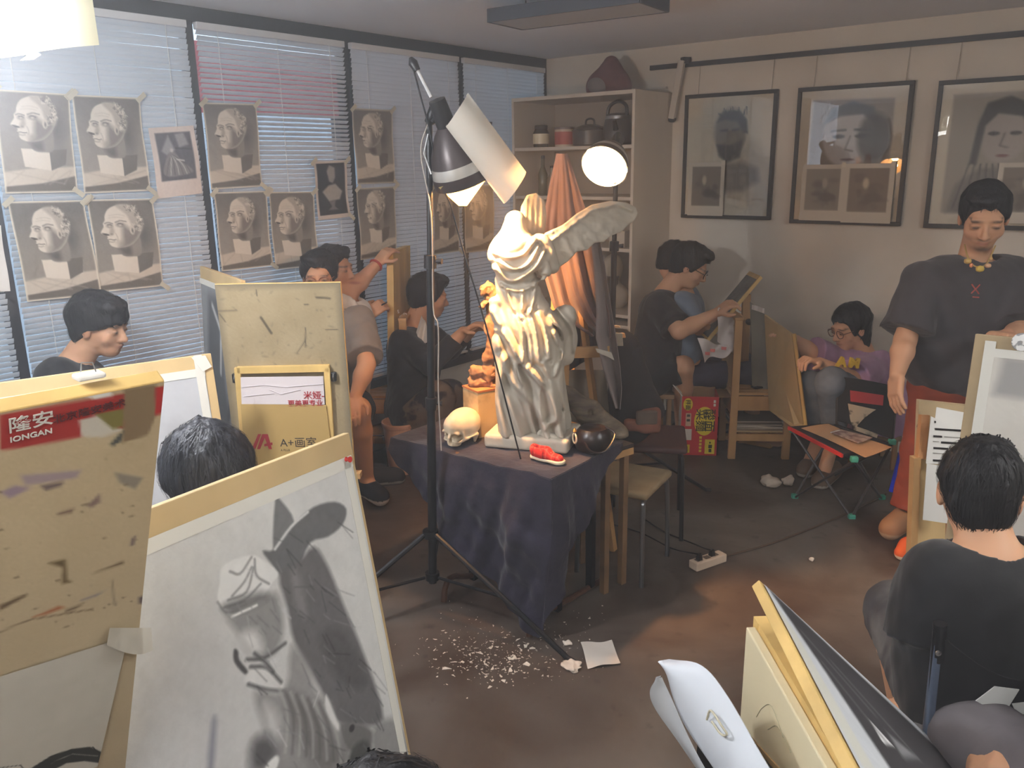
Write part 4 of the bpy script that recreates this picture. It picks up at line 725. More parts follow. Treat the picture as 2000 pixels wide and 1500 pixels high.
def roll(u, v):
    a = -2.15+4.2*u; r = .064*(1+.25*max(0, u-.7)); return lerp(q0, q1, v)+r*(math.cos(a)*fx[:, 1]+math.sin(a)*fx[:, 2])+fx[:, 0]*(.02*math.sin(a))
MB().sheet(roll, 26, 8).build('rolled_paper_shield', M_shield, ls, True)
def flap(u, v): a = lerp(PPL(856, 366, .05), PPL(955, 342, .06), u); b_ = lerp(PPL(896, 402, .0), PPL(912, 402, .0), u); return lerp(a, b_, v)+HC*.03*math.sin(math.pi*u)*(1-v)
MB().sheet(flap, 10, 8).build('paper_flap', translucent('flap_paper', (244, 222, 150), .6, .8), ls, True)
def light(kind, name, loc, energy, col, tgt=None, size=.05, parent=None, cone_=None, blend=.4):
    l = bpy.data.lights.new(name, kind); l.energy = energy; l.color = tuple(lin(col))
    if kind == 'AREA': l.size = size; l.shape = 'DISK'
    else: l.shadow_soft_size = size
    if cone_: l.spot_size = cone_; l.spot_blend = blend
    o = bpy.data.objects.new(name, l); COL.objects.link(o); o.location = Vector(loc)
    if tgt is not None: o.rotation_euler = (Vector(tgt)-Vector(loc)).to_track_quat('-Z', 'Y').to_euler()
    adopt(o, parent); return o
light('POINT', 'bulb_light', rimc+axl*.015, 13, WARM, None, .03, ls)
light('SPOT', 'lamp_light', lerp(apex, rimc, .95), 105, WARM, S_(1000, 520), .03, ls, 1.35, .8)
# second lamp, facing the camera
pb2 = A([-2.215, 3.66, 0.]); P2 = plane_at(pb2); l2 = E('studio_lamp', pb2, 'second studio lamp whose glowing disc faces out above the wing', 'lamp'); _a = GZ(1378, 960)-pb2; ang0 = math.atan2(_a[1], _a[0])
tripod(l2, pb2, float(np.linalg.norm(_a)), (ang0, ang0+2.1, ang0-2.1), .2, P2(1204, 290))
rc = P2(1180, 326, .06); n2 = nrm(.70*nrm(CPOS-rc)+.715*(-.45*CR-.89*CU)); ap2 = rc-n2*.17; dome(l2, ap2, rc, .118)
MB().tube([P2(1204, 290), P2(1206, 262, -.02), ap2-n2*.07], .012, 8).build('yoke', M_blk, l2, True)
MB().lathe([(.001, .0), (.06, .004), (.108, -.004), (.113, -.012)], rc-n2*.012, n2, 32).build('glowing_diffuser', emission('diffuser_warm', (255, 214, 160), 9.), l2, True)
light('SPOT', 'lamp_light', rc+n2*.02, 7, WARM, rc+n2, .08, l2, 2.6, .6)
# white lamp close by at the upper left, only its hanging papers are in view
wl = J(-40, 10, 1.75); le = E('floor_lamp', (wl[0]-.25, wl[1]-.2, 0), 'blinding white lamp with paper sheets taped round it at the upper left corner', 'lamp')
MB().tube([(wl[0]-.25, wl[1]-.2, 0), (wl[0]-.25, wl[1]-.2, 2.42)], .014, 10).build('pole', M_black, le, True); MB().lathe([(.02, 0), (.2, .005), (.2, .02), (.02, .03)], (wl[0]-.25, wl[1]-.2, 0), n=24, close=True).build('base_plate', M_black, le, True)
MB().tube([(wl[0]-.25, wl[1]-.2, 2.4), wl+UP*.12], .01, 8).build('arm', M_black, le, True)
WP = plane_at(wl)
def sheet4(a, b, c, d, bow=.0): return lambda u, v: lerp(lerp(a, b, u), lerp(d, c, u), v)+HC*bow*math.sin(math.pi*u)
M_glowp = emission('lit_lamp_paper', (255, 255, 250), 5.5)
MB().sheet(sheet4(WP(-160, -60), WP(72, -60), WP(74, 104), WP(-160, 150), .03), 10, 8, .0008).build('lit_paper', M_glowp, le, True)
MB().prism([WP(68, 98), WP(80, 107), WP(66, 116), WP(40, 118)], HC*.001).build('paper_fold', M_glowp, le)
MB().sheet(sheet4(WP(66, -60, -.08), WP(172, -60, -.08), WP(194, 88, -.08), WP(76, 101, -.08), .01), 8, 8, .0008).build('side_paper', translucent('lamp_paper', (240, 236, 212), .12, .9), le, True)
solid('bulb', [('u', ell(wl+UP*.02-HR*.05-HC*.03, .035), 0)], .009, emission('bulb_white', (255, 252, 246), 30.), le)
solid('bulb', [('u', ell(J(-80, 175, 1.92), .04), 0)], .01, emission('bulb_white', (255, 252, 246), 30.), le); MB().tube([J(-80, 175, 1.92)+UP*.03, wl], .006, 6).build('added_bulb_stem', M_black, le, True)  # second bulb and stem added out of view where the point light sits
light('POINT', 'lamp_light', J(-80, 175, 1.92), 72, (246, 249, 255), None, .06, le)
# ================================================================== drawing boards and furniture
M_ply = mat('board_ply', (206, 178, 128), .6, .16, 5., stretch=(1, 1, .4), bump=.04); M_plyd = mat('board_back', (178, 156, 120), .7, .2, 4.)
M_edge = mat('board_edge', (226, 190, 118), .6, .2, 9., stretch=(1, 1, .2)); M_paper = mat('cartridge_paper', (232, 231, 226), .85, .03, 6.)
M_clip = mat('clip_black', (24, 24, 26), .35)
class Bd:
    """a board: corner o, edge vectors U (right) and V (down), face normal N towards the viewer"""
    def __init__(s, o, U, V, th=.018):
        s.o, s.U, s.V, s.th = A(o, float), A(U, float), A(V, float), th; s.lu = float(np.linalg.norm(U)); s.lv = float(np.linalg.norm(V)); N = nrm(np.cross(U, V)); s.N = N if (CPOS-s.o)@N > 0 else -N
        s.asp = s.lv/s.lu
    def at(s, u, v, n=0.): return s.o+s.U*u+s.V*v+s.N*n
    def uv(s, px, py):
        d = ray(px, py); t = ((s.o-CPOS)@s.N)/(d@s.N); q = CPOS+d*t-s.o; M_ = np.stack([s.U, s.V], 1); r = np.linalg.lstsq(M_, q, rcond=None)[0]; return float(r[0]), float(r[1])
    def pp(s, *pts):   # photograph points to paint coordinates (x, y in units of the width)
        return [(u, v*s.asp) for u, v in (s.uv(*p) for p in pts)]
    def panel(s, name, m, parent, bevel=.002, u0=0, v0=0, u1=1, v1=1, n=0., th=None):
        th = s.th if th is None else th; return MB().prism([s.at(u0, v0, n), s.at(u1, v0, n), s.at(u1, v1, n), s.at(u0, v1, n)], -s.N*th).build(name, m, parent, bevel=bevel, fix=True)
    def strip(s, name, m, parent, pts, n=.001, th=.0008): return MB().prism([s.at(*s.uv(*p), n) for p in pts], s.N*th).build(name, m, parent, fix=True)
    def sheet(s, name, P, parent, u0, v0, u1, v1, n=.002, m=None, bend=None): return P.build(name, s.at(u0, v0, n), s.U*(u1-u0), s.V*(v1-v0), m or M_draw, parent, bend)
def board_from(pa, pb, pc, za, wu=None, hv=None, left=True, th=.018):
    """pa top corner on the photo, pb along the level top edge, pc down the side edge; wu, hv full size"""
    a, b, c = tri3(pa, pb, pc, za); U = b-a; V = c-a
    if wu: U = nrm(U)*wu
    if hv: V = nrm(V)*hv
    return Bd(a+U, -U, V, th) if left else Bd(a, U, V, th)
M_wash = mat('tape_white', (224, 222, 212), .6)
def easel_legs(parent, bd, spread=.16, lean=.25):
    """simple pine easel that carries a board from behind"""
    m = bd.at(.5, .25, -bd.th-.012); hN = nrm([bd.N[0], bd.N[1], 0]); hU = nrm([bd.U[0], bd.U[1], 0])
    for s in (-1, 1):
        t = m+hU*s*.03; f = A([*(bd.at(.5, 1.)[:2]+hU[:2]*s*spread+hN[:2]*.05), 0.]); MB().bar(t-hN*.02, f-hN*.06*0, .03, .02, hN).build('leg', M_wood, parent)
    f = A([*(m[:2]-hN[:2]*.5), 0.]); MB().bar(m-hN*.03, f, .03, .02, hU).build('rear_leg', M_wood, parent)
    q = bd.at(.5, 1.02, -.005); MB().bar(q-hU*.25, q+hU*.25, .045, .02).build('tray', M_wood, parent)
# ------------------------------------------------------------------ large charcoal drawing, lower left
B1 = board_from((682, 845), (310, 987), (802, 1470), 1.22, .66, .9); e = E('drawing_board', A([*B1.at(.5, 1)[:2], B1.at(.5, 1)[2]]), 'tilted board with the large charcoal drawing of a winged figure, lower left', 'drawing board')
B1.panel('panel', M_ply, e)
P = Paint(280, 360, B1.asp*.94/.985, (212, 212, 209)); P.grain(4, 26, 3, (1, .7))
def D1(L): 
    return [((u)/.985, (v-.06)*B1.asp/.985) for u, v in (B1.uv(x/2.5, 900+y/2.5) for x, y in L)]
def D1c(L): return smc(D1(L), 3)
def D1l(L): return smo(D1(L), 4)
P.poly(D1c([(700, 900), (1100, 700), (1250, 1200), (1200, 1700), (700, 1700)]), (190, 188, 186), .2, .5)
P.poly(D1c([(1280, 440), (1340, 430), (1440, 300), (1530, 225), (1630, 200), (1688, 235), (1670, 310), (1600, 370), (1510, 400), (1450, 530), (1370, 560), (1320, 500)]), (112, 112, 112), .01).poly(D1c([(1340, 195), (1365, 190), (1435, 300), (1370, 400), (1330, 430)]), (124, 124, 124), .01).line(D1l([(1340, 430), (1420, 320), (1500, 250)]), .005, (214, 214, 212), .006)
P.poly(D1c([(1360, 560), (1450, 500), (1530, 420), (1600, 520), (1690, 740), (1780, 960), (1870, 1260), (1740, 1290), (1640, 1270), (1560, 1110), (1440, 900), (1400, 720)]), (112, 110, 110), .02).poly(D1c([(1560, 840), (1690, 840), (1790, 1080), (1700, 1110), (1600, 1000)]), (92, 90, 90), .04, .8).poly(D1c([(1420, 540), (1460, 560), (1500, 760), (1440, 720)]), (134, 132, 132), .03)
P.poly(D1c([(1060, 690), (1070, 590), (1075, 530), (1120, 490), (1220, 460), (1275, 480), (1355, 545), (1320, 605), (1260, 690), (1180, 740), (1120, 755)]), (232, 232, 229), .008)
for L in ([(1120, 540), (1170, 550), (1225, 470)], [(1110, 680), (1200, 640), (1235, 520)], [(1130, 660), (1190, 590), (1225, 520)], [(1090, 715), (1190, 680), (1270, 600)], [(1240, 480), (1250, 560), (1310, 600)], [(1060, 690), (1100, 740), (1160, 730)]): P.line(D1l(L), .003, (140, 139, 138), .008)
P.poly(D1c([(1110, 755), (1250, 700), (1340, 640), (1380, 760), (1370, 880), (1310, 960), (1215, 940), (1150, 830)]), (150, 149, 147), .03).poly(D1c([(1170, 850), (1250, 830), (1280, 920), (1220, 940)]), (220, 219, 216), .04).poly(D1c([(1090, 700), (1270, 640), (1300, 680), (1130, 750)]), (104, 103, 102), .03, .8).line(D1l([(1130, 760), (1250, 705)]), .004, (236, 236, 232), .006)
P.poly(D1c([(1140, 920), (1160, 930), (1165, 970), (1210, 1030), (1190, 1040), (1140, 980)]), (92, 90, 90), .008).poly(D1c([(1195, 1050), (1240, 1010), (1330, 1030), (1385, 1110), (1290, 1110), (1200, 1085)]), (222, 221, 218), .012)
for L in ([(1210, 1090), (1290, 1115), (1375, 1125)], [(1220, 1005), (1300, 1010), (1370, 1080)], [(1200, 970), (1290, 960), (1390, 890)], [(1240, 940), (1300, 990), (1330, 1030)]): P.line(D1l(L), .005, (96, 95, 94), .012)
P.poly(D1c([(1240, 1130), (1390, 1120), (1420, 900), (1500, 1000), (1540, 1120), (1610, 1180), (1650, 1310), (1710, 1440), (1600, 1560), (1330, 1560), (1290, 1320)]), (156, 154, 152), .03)
P.poly(D1c([(1390, 1130), (1520, 1190), (1620, 1330), (1680, 1450), (1560, 1520), (1450, 1350)]), (122, 119, 117), .05, .9).poly(D1c([(1290, 1180), (1360, 1260), (1350, 1400), (1300, 1330)]), (206, 205, 202), .04)
for i in range(9): P.line(D1l([(1360+i*28, 1110+i*10), (1400+i*30, 1240+i*12), (1390+i*34, 1420+i*6)]), .004, (98, 96, 94) if i % 2 else (196, 194, 190), .014, .6)
P.poly(D1c([(1590, 1140), (1640, 1260), (1660, 1310), (1640, 1310), (1590, 1220)]), (226, 225, 222), .01).poly(D1c([(1660, 1280), (1780, 1290), (1820, 1340), (1790, 1430), (1690, 1410)]), (120, 118, 116), .02).ell(*D1([(1715, 1305)])[0], .016, .016, (70, 68, 68), .4).poly(D1c([(1720, 1400), (1790, 1370), (1830, 1500), (1700, 1520)]), (88, 88, 86), .02).poly(D1c([(1830, 1290), (1940, 1270), (1990, 1450), (1830, 1450)]), (150, 149, 147), .03)
P.poly(D1c([(1230, 1370), (1310, 1340), (1350, 1420), (1280, 1520), (1220, 1500)]), (100, 98, 98), .05).poly(D1c([(1030, 1270), (1055, 1270), (1040, 1500), (1010, 1500)]), (148, 148, 156), .02).poly(D1c([(1290, 1500), (1340, 1440), (1360, 1460), (1330, 1530)]), (236, 236, 232), .01)
r_ = np.random.default_rng(17)
for k in range(170):
    x, y = r_.uniform(1080, 1880), r_.uniform(300, 1480); a = r_.normal(.9, .35); l_ = r_.uniform(30, 110); i_, j_ = B1.uv(x/2.5, 900+y/2.5); cx, cy = i_/.985, (j_-.06)*B1.asp/.985
    jx, jy = int(np.clip(cx, 0, 1)*280), int(np.clip(cy/P.asp, 0, 1)*360); tone = P.c[jy, jx, 0]
    if tone < 200: P.line(D1([(x, y), (x+l_*math.cos(a), y+l_*math.sin(a))]), .0022, (tone-34,)*3 if k % 3 else (min(tone+30, 235),)*3, .006, .55)
P.grain(3, 110, 8, (1, .4)); P.line([(0, .012), (1, .014)], .002, (150, 150, 148), .004)
B1.sheet('drawing_sheet', P, e, 0, .06, .985, 1.)
B1.panel('tape', M_wash, e, 0, .0, .055, .985, .085, .0035, .001); B1.panel('tape', M_wash, e, 0, .945, .07, .975, 1, .0035, .001)
pn = B1.at(*B1.uv(674, 897), .012); MB().lathe([(.001, .012), (.007, .012), (.006, .009), (.0035, .005), (.006, 0), (.001, -.002)], pn-B1.N*.008, B1.N, 12).build('push_pin', mat('red_pin', (206, 44, 34), .3), e, True)
es = E('easel', A([*B1.at(.5, .8)[:2], 0]), 'pine easel behind the large charcoal drawing', 'easel'); easel_legs(es, B1)
# ------------------------------------------------------------------ brown board seen from behind, lower left corner
B2 = board_from((322, 742), (0, 803), (245, 1500), 1.575, .5, .86, th=.02); e = E('drawing_board', B2.at(.5, 1), 'thick brown board seen from behind with a torn red label, lower left corner', 'drawing board')
P = Paint(170, 240, B2.asp, (196, 176, 140)); P.grain(5, 12, 6); r_ = np.random.default_rng(5)
def D2(*L): return B2.pp(*L)
P.mix(np.clip((P.Y-.2)*.6, 0, .5), (186, 172, 146))
for pts, c in (([(0, 958), (30, 945), (60, 950), (20, 970)], (150, 130, 150)), ([(80, 945), (125, 938), (120, 945), (90, 955)], (96, 80, 84)), ([(40, 925), (160, 915), (150, 930), (50, 945)], (160, 142, 150)), ([(170, 985), (195, 962), (196, 978), (180, 988)], (126, 104, 100)), ([(112, 1000), (145, 990), (140, 998), (115, 1003)], (110, 86, 76)), ([(95, 1097), (128, 1090), (132, 1130), (140, 1135), (122, 1138), (124, 1106)], (92, 74, 44)), ([(182, 1118), (240, 1094), (243, 1098), (200, 1112)], (94, 76, 56)), ([(0, 1180), (52, 1157), (50, 1163), (0, 1190)], (86, 66, 46)), ([(65, 1203), (115, 1182), (127, 1184), (90, 1198)], (166, 92, 56)), ([(157, 1170), (205, 1152), (190, 1162), (160, 1172)], (140, 130, 132)), ([(128, 1190), (165, 1176), (150, 1186), (130, 1194)], (100, 82, 64)), ([(258, 1050), (266, 1044), (262, 1062), (256, 1064)], (98, 82, 88)), ([(272, 1165), (286, 1160), (282, 1178), (272, 1176)], (88, 76, 82)), ([(220, 1130), (222, 1165), (228, 1180), (224, 1180)], (120, 106, 90)), ([(225, 920), (280, 930), (265, 952), (235, 940)], (136, 128, 116))): P.poly(D2(*pts), c, .01, .85)
P.line(D2((0, 1232), (60, 1208), (180, 1188)), .002, (120, 100, 78), .006)
for k in range(40): x, y = r_.uniform(0, 300), r_.uniform(890, 1230); P.ell(*D2((x, y))[0], r_.uniform(.003, .012), r_.uniform(.002, .005), (112, 94, 74), .6, .6)
P.poly(D2((0, 806), (322, 750), (322, 802), (230, 836), (60, 868), (0, 876)), (168, 52, 46), .006)
P.poly(D2((155, 818), (192, 806), (240, 838), (200, 850), (160, 850)), (206, 198, 182), .005).poly(D2((185, 804), (243, 795), (240, 830), (222, 835)), (128, 118, 62), .006).poly(D2((243, 756), (306, 746), (304, 812), (290, 846), (240, 862)), (138, 116, 86), .006).poly(D2((216, 864), (232, 846), (242, 838), (238, 858), (222, 868)), (88, 88, 80), .006).poly(D2((306, 752), (318, 750), (316, 800), (304, 806)), (186, 50, 48), .005).poly(D2((168, 760), (215, 752), (222, 770), (190, 776), (170, 772)), (232, 228, 218), .005)
B2.panel('panel', M_edge, e, .002); B2.sheet('painted_back', P, e, .002, .002, .998, .998, .0012)
M_lw = mat('label_white', (222, 214, 204), .6); M_lr = mat('label_dark_red', (92, 26, 26), .6)
def tx(bd, s, p, pe, hpx, m, parent, bold=0., name='lettering'):
    hpx = hpx*float((bd.at(*bd.uv(*p))-CPOS)@CF)/FPX
    a = bd.at(*bd.uv(*p), .0022); b = bd.at(*bd.uv(*pe), .0022); up = -bd.V; return text(name, s, hpx, a, b-a, up, m, parent, .0003, bold=bold)
tx(B2, '隆安', (14, 842), (96, 824), 42, M_lw, e, .0002); tx(B2, 'IONGAN', (18, 862), (96, 844), 19, M_lw, e, .0002); tx(B2, '北京隆安美术', (102, 824), (240, 790), 23, M_lr, e, .0001)
# sheet taped low on the brown board, with an ink study
P = Paint(110, 90, .8, (196, 190, 176)); P.grain(2, 14, 2)
pb_ = [B2.uv(-40, 1328), B2.uv(248, 1238), B2.uv(-70, 1600)]; S2 = Bd(B2.at(*pb_[0], .004), B2.at(*pb_[1], .004)-B2.at(*pb_[0], .004), B2.at(*pb_[2], .004)-B2.at(*pb_[0], .004)); P = Paint(130, 110, S2.asp, (200, 195, 182)); P.grain(2, 14, 2)
P.poly(S2.pp((60, 1500), (100, 1475), (140, 1462), (175, 1458), (198, 1468), (196, 1490), (165, 1486), (130, 1490), (90, 1510)), (62, 62, 58), .012).line(S2.pp((100, 1490), (140, 1472), (190, 1476)), .004, (150, 146, 138), .01).line(S2.pp((180, 1458), (200, 1475), (196, 1510)), .004, (50, 50, 48), .006).line(S2.pp((0, 1499), (40, 1494), (60, 1520)), .004, (80, 78, 74), .008)
s2 = E('study_sheet', B2.at(*pb_[2], .004), 'white sheet with a dark ink study taped to the brown board back', 'paper'); S2.sheet('paper', P, s2, 0, 0, 1, 1, .0005)
MB().sheet(lambda u, v: lerp(lerp(S2.at(*S2.uv(212, 1222), .004), S2.at(*S2.uv(292, 1220), .006), u), lerp(S2.at(*S2.uv(206, 1256), .004), S2.at(*S2.uv(292, 1258), .012), u), v)+S2.N*.012*math.sin(math.pi*u)*v, 8, 4).build('tape', translucent('paper_tape', (196, 190, 176), .3), s2, True)
es = E('easel', A([*B2.at(.5, 1)[:2], 0]), 'pine easel holding the thick brown board', 'easel')
for s in (.2, .8): q = B2.at(s, 1.0, -.01); MB().bar(q+UP*.02, A([q[0], q[1], 0.]), .03, .03, (1, 0, 0)).build('leg', M_wood, es)
q = B2.at(.5, 1.012, -.01); MB().bar(B2.at(.15, 1.016, -.01), B2.at(.85, 1.016, -.01), .05, .02).build('tray', M_wood, es)
MB().bar(B2.at(.5, .5, -B2.th-.012), A([*(B2.at(.5, 1)[:2]-nrm(B2.N[:2])*.35), 0.]), .03, .03).build('rear_leg', M_wood, es)
# clip resting on the top edge
q = B2.at(*B2.uv(182, 752), -.01)+UP*.012; e = E('bulldog_clip', q, 'white clip on the top edge of the thick brown board', 'clip'); box('jaw', mat('white_clip', (226, 222, 214), .4), q-UP*.008, (.028, .022, .006), e, rotz(math.atan2(B2.U[1], B2.U[0])), .002); MB().tube([q+HR*-.008-UP*.004, q+HR*-.006+UP*.006, q+HR*.006+UP*.006, q+HR*.008-UP*.004], .0008, 6).build('wire_loop', M_steel, e, True)
# ------------------------------------------------------------------ board with white paper behind it
B3 = board_from((412, 690), (0, 747), (437, 852), 1.2, .85, .6); e = E('drawing_board', B3.at(.5, 1), 'board with pale taped paper under the boy in black by the blinds', 'drawing board'); B3.panel('panel', M_ply, e)
P = Paint(80, 56, B3.asp*.9/.96, (190, 192, 195)); P.grain(3, 14, 9)
for k in range(7): P.line([(.1+.05*k, .12+.07*k), (.98, .06+.075*k)], .004, (190, 192, 196), .012, .6)
P.ell(.86, .32, .08, .16, (150, 150, 152), .8, .6); B3.sheet('drawing_sheet', P, e, .0, .09, .965, 1.); B3.panel('tape', M_wash, e, 0, .0, .075, .965, .12, .0035, .001); B3.panel('tape', M_wash, e, 0, .93, .0, .962, 1., .004, .001)
B3.strip('tape_corner', M_wash, e, [(373, 698), (400, 694), (413, 716), (395, 726)], .005); es = E('easel', A([*B3.at(.5, .8)[:2], 0]), 'pine easel behind the board with pale taped paper', 'easel'); easel_legs(es, B3)
# ------------------------------------------------------------------ paint-stained board with frame and folder
B4 = board_from((665, 551), (420, 555), (690, 880), 1.4, .456, .74, th=.016); e = E('drawing_board', B4.at(.5, 1), 'upright paint-stained cream board with a frame and folder clipped on it', 'drawing board')
P = Paint(110, 170, B4.asp, (160, 143, 112)); P.grain(5, 11, 21); r_ = np.random.default_rng(8)
P.mix(np.clip(1-np.minimum(np.minimum(P.X, 1-P.X), P.Y)/.06, 0, 1)*.55, (98, 90, 76))
for k in range(90): x, y = r_.uniform(430, 670), r_.uniform(556, 860); P.ell(*B4.pp((x, y))[0], r_.uniform(.006, .05), r_.uniform(.003, .014), (120, 110, 90), .8, .6, r_.uniform(0, 3))
for L, w_ in (([(597, 640), (597, 678)], .004), ([(580, 690), (597, 664)], .003), ([(425, 607), (462, 606)], .004), ([(428, 612), (440, 628)], .004), ([(500, 565), (502, 577)], .004), ([(595, 594), (602, 594)], .006), ([(636, 643), (660, 643)], .003), ([(510, 620), (530, 650)], .01), ([(618, 580), (645, 582)], .008)): P.line(B4.pp(*L), w_, (74, 66, 54), .008, .8)
B4.panel('panel', M_edge, e); B4.sheet('stained_face', P, e, .002, .002, .998, .998, .0012)
for x, y in ((461, 737), (653, 734)): q = B4.at(*B4.uv(x, y), .01); box('clip', M_clip, q, (.02, .016, .035), e, np.stack([nrm(B4.U), -B4.N, UP], 1), .003); MB().tube([q+B4.N*.004+UP*.018, q+B4.N*.014+UP*.0, q+B4.N*.004-UP*.018], .002, 6).build('clip_wire', M_steel, e, True)
fr = E('wooden_frame', B4.at(*B4.uv(560, 880), .02), 'small pale wooden frame hung on the stained board', 'frame'); f0 = .012
def fbar(p, q, w): a, b = B4.at(*B4.uv(*p), f0), B4.at(*B4.uv(*q), f0); return MB().bar(a, b, w, .018, B4.N).build('frame_bar', M_edge, fr, bevel=.001)
fbar((466, 721), (645, 717), .026); fbar((466, 716), (482, 900), .022); fbar((640, 716), (650, 880), .022)
fd = E('paper_folder', B4.at(*B4.uv(560, 890), .028), 'brown card folder with red A emblem and white plastic pocket', 'folder'); n0 = .024
B4.strip('card', mat('kraft_card', (190, 158, 96), .7, .06, 5.), fd, [(474, 785), (640, 787), (647, 850), (655, 960), (488, 960)], n0, .003)
B4.strip('plastic_pocket', mat('white_plastic', (226, 216, 216), .25), fd, [(474, 733), (634, 731), (637, 786), (476, 785)], n0, .002)
for L in ([(478, 752), (520, 748), (560, 752), (634, 746)], [(530, 757), (552, 766), (590, 757)], [(480, 770), (540, 764)]): MB().tube([B4.at(*B4.uv(*p), n0+.003) for p in L], .0016, 5).build('pocket_crease', mat('pocket_crease', (206, 196, 198), .2), fd, True)
M_red = mat('print_red', (176, 44, 52), .6); M_ink = mat('print_ink', (60, 52, 44), .7); k4 = 3.05/FPX
def tx4(s, p, h_, m, b=0.): a = B4.at(*B4.uv(*p), n0+.0036); return text('lettering', s, h_*k4, a, B4.at(*B4.uv(p[0]+40, p[1]-.4), n0+.0036)-a, -B4.V, m, fd, .0003, bold=b)
tx4('米娅-', (596, 774), 18, M_red, .0003); tx4('更美更专业', (566, 788), 14, M_red, .0003); tx4('A+画室', (551, 867), 23, M_ink); tx4('A PLUS', (552, 876), 6, M_ink)
for L in ([(496, 872), (508, 843), (514, 843), (503, 872)], [(506, 872), (516, 843), (527, 843), (535, 872), (529, 872), (521, 850), (512, 872)], [(520, 862), (536, 859), (536, 864), (520, 867)]): B4.strip('emblem', M_red, fd, L, n0+.0034, .0005)
es = E('easel', A([*B4.at(.5, 1)[:2], 0]), 'pine easel behind the paint-stained board', 'easel'); easel_legs(es, B4)
# ------------------------------------------------------------------ board with dark grey painting to its left
B5 = board_from((470, 548), (385, 518), (476, 700), 1.40, .6, .8); e = E('drawing_board', B5.at(.5, 1), 'board with a dark grey tonal drawing behind the paint-stained board', 'drawing board'); B5.panel('panel', M_ply, e)
P = Paint(60, 84, B5.asp*.93, (140, 142, 144)); P.grain(6, 12, 4).poly([(.2, .1), (.5, .05), (.55, .6), (.7, 1.2), (.2, 1.2), (.1, .6)], (92, 94, 96), .1).line([(.3, .15), (.5, .3), (.45, .6)], .02, (210, 210, 208), .03, .8).line([(.6, .3), (.75, .6), (.6, .9)], .03, (70, 70, 72), .06, .8); B5.sheet('drawing_sheet', P, e, .02, .07, .98, 1.)
B5.panel('tape', M_wash, e, 0, .0, .06, 1., .09, .004, .001); es = E('easel', A([*B5.at(.5, .9)[:2], 0]), 'pine easel behind the dark grey tonal drawing', 'easel'); easel_legs(es, B5)
# ------------------------------------------------------------------ sketching benches
def bench(L1, e1, w, label, dep=.36, hs=.42, hp=.88, flip=1, panel=True, slats=6):
    L1 = A([L1[0], L1[1], 0.]); e1 = nrm([e1[0], e1[1], 0]); e2 = A([-e1[1], e1[0], 0])*flip; e = E('sketching_bench', L1+e1*w/2+e2*dep/2, label, 'bench', 'pine sketching benches'); R = np.stack([e1, e2, np.cross(e1, e2)], 1)
    def lg(a, b, h, w_=.045): box('leg', M_wood, L1+e1*a+e2*b+UP*h/2, (w_, .03, h), e, R, .002)
    lg(0, 0, hp); lg(0, dep, hp); lg(w, 0, hs-.01); lg(w, dep, hs-.01)
    if panel: box('end_panel', M_ply, L1+e2*dep/2+UP*(hp*.62)+e1*.0, (.014, dep-.03, hp*.62), e, R, .001); box('top_rail', M_wood, L1+e2*dep/2+UP*(hp+.008), (.05, dep+.03, .016), e, R, .002)
    for i in range(slats): box('seat_slat', M_wood, L1+e1*w/2+e2*(-.01+(dep+.02)*(i+.5)/slats)+UP*hs, (w+.02, (dep+.02)/slats-.008, .016), e, R, .001)
    for b in (0, dep): box('apron', M_wood, L1+e1*w/2+e2*b+UP*(hs-.06), (w, .016, .09), e, R); box('stretcher', M_wood, L1+e1*w/2+e2*b+UP*.14, (w, .016, .045), e, R)
    box('shelf', M_ply, L1+e1*w/2+e2*dep/2+UP*.17, (w-.03, dep-.04, .01), e, R); return L1, e1, e2, R
G1 = bench(GZ(1428, 895), GZ(1525, 896)-GZ(1428, 895), .33, 'pine sketching bench with slatted seat beside the red carton')
for k, (c, z) in enumerate((((150, 132, 110), .18), ((206, 196, 180), .2), ((120, 104, 88), .222))):
    L1, e1, e2, R = G1; q = L1+e1*.16+e2*.17+UP*z; e = E('paper_stack', q, ('brown folder lowest under the slatted bench seat', 'pale sheaf of papers under the slatted bench seat', 'dark sketchbook on top of papers under the bench seat')[k], 'paper'); MB().sheet(lambda u, v: q+e1*(.3*(u-.5))+e2*(.3*(v-.5))+UP*(.004+.006*math.sin(3*u+k)), 6, 4, .012).build('sheets', mat('stack%d' % k, c, .8, .1), e); MB().bar(q+e1*-.14-e2*.15+UP*.012, q+e1*.14-e2*.15+UP*.012, .004, .006).build('edge', mat('stack_edge%d' % k, (188, 176, 156), .8), e)
L1, e1, e2, R = G1; q = L1+e1*.2+e2*.12+UP*.43; e = E('pencil_case', q, 'slim dark pencil case lying on the slatted bench seat', 'pencil case'); box('case', M_blk, q+UP*.006, (.16, .05, .012), e, R@rotz(.4), .003); box('zip', M_steel, q+UP*.0125, (.15, .004, .002), e, R@rotz(.4))
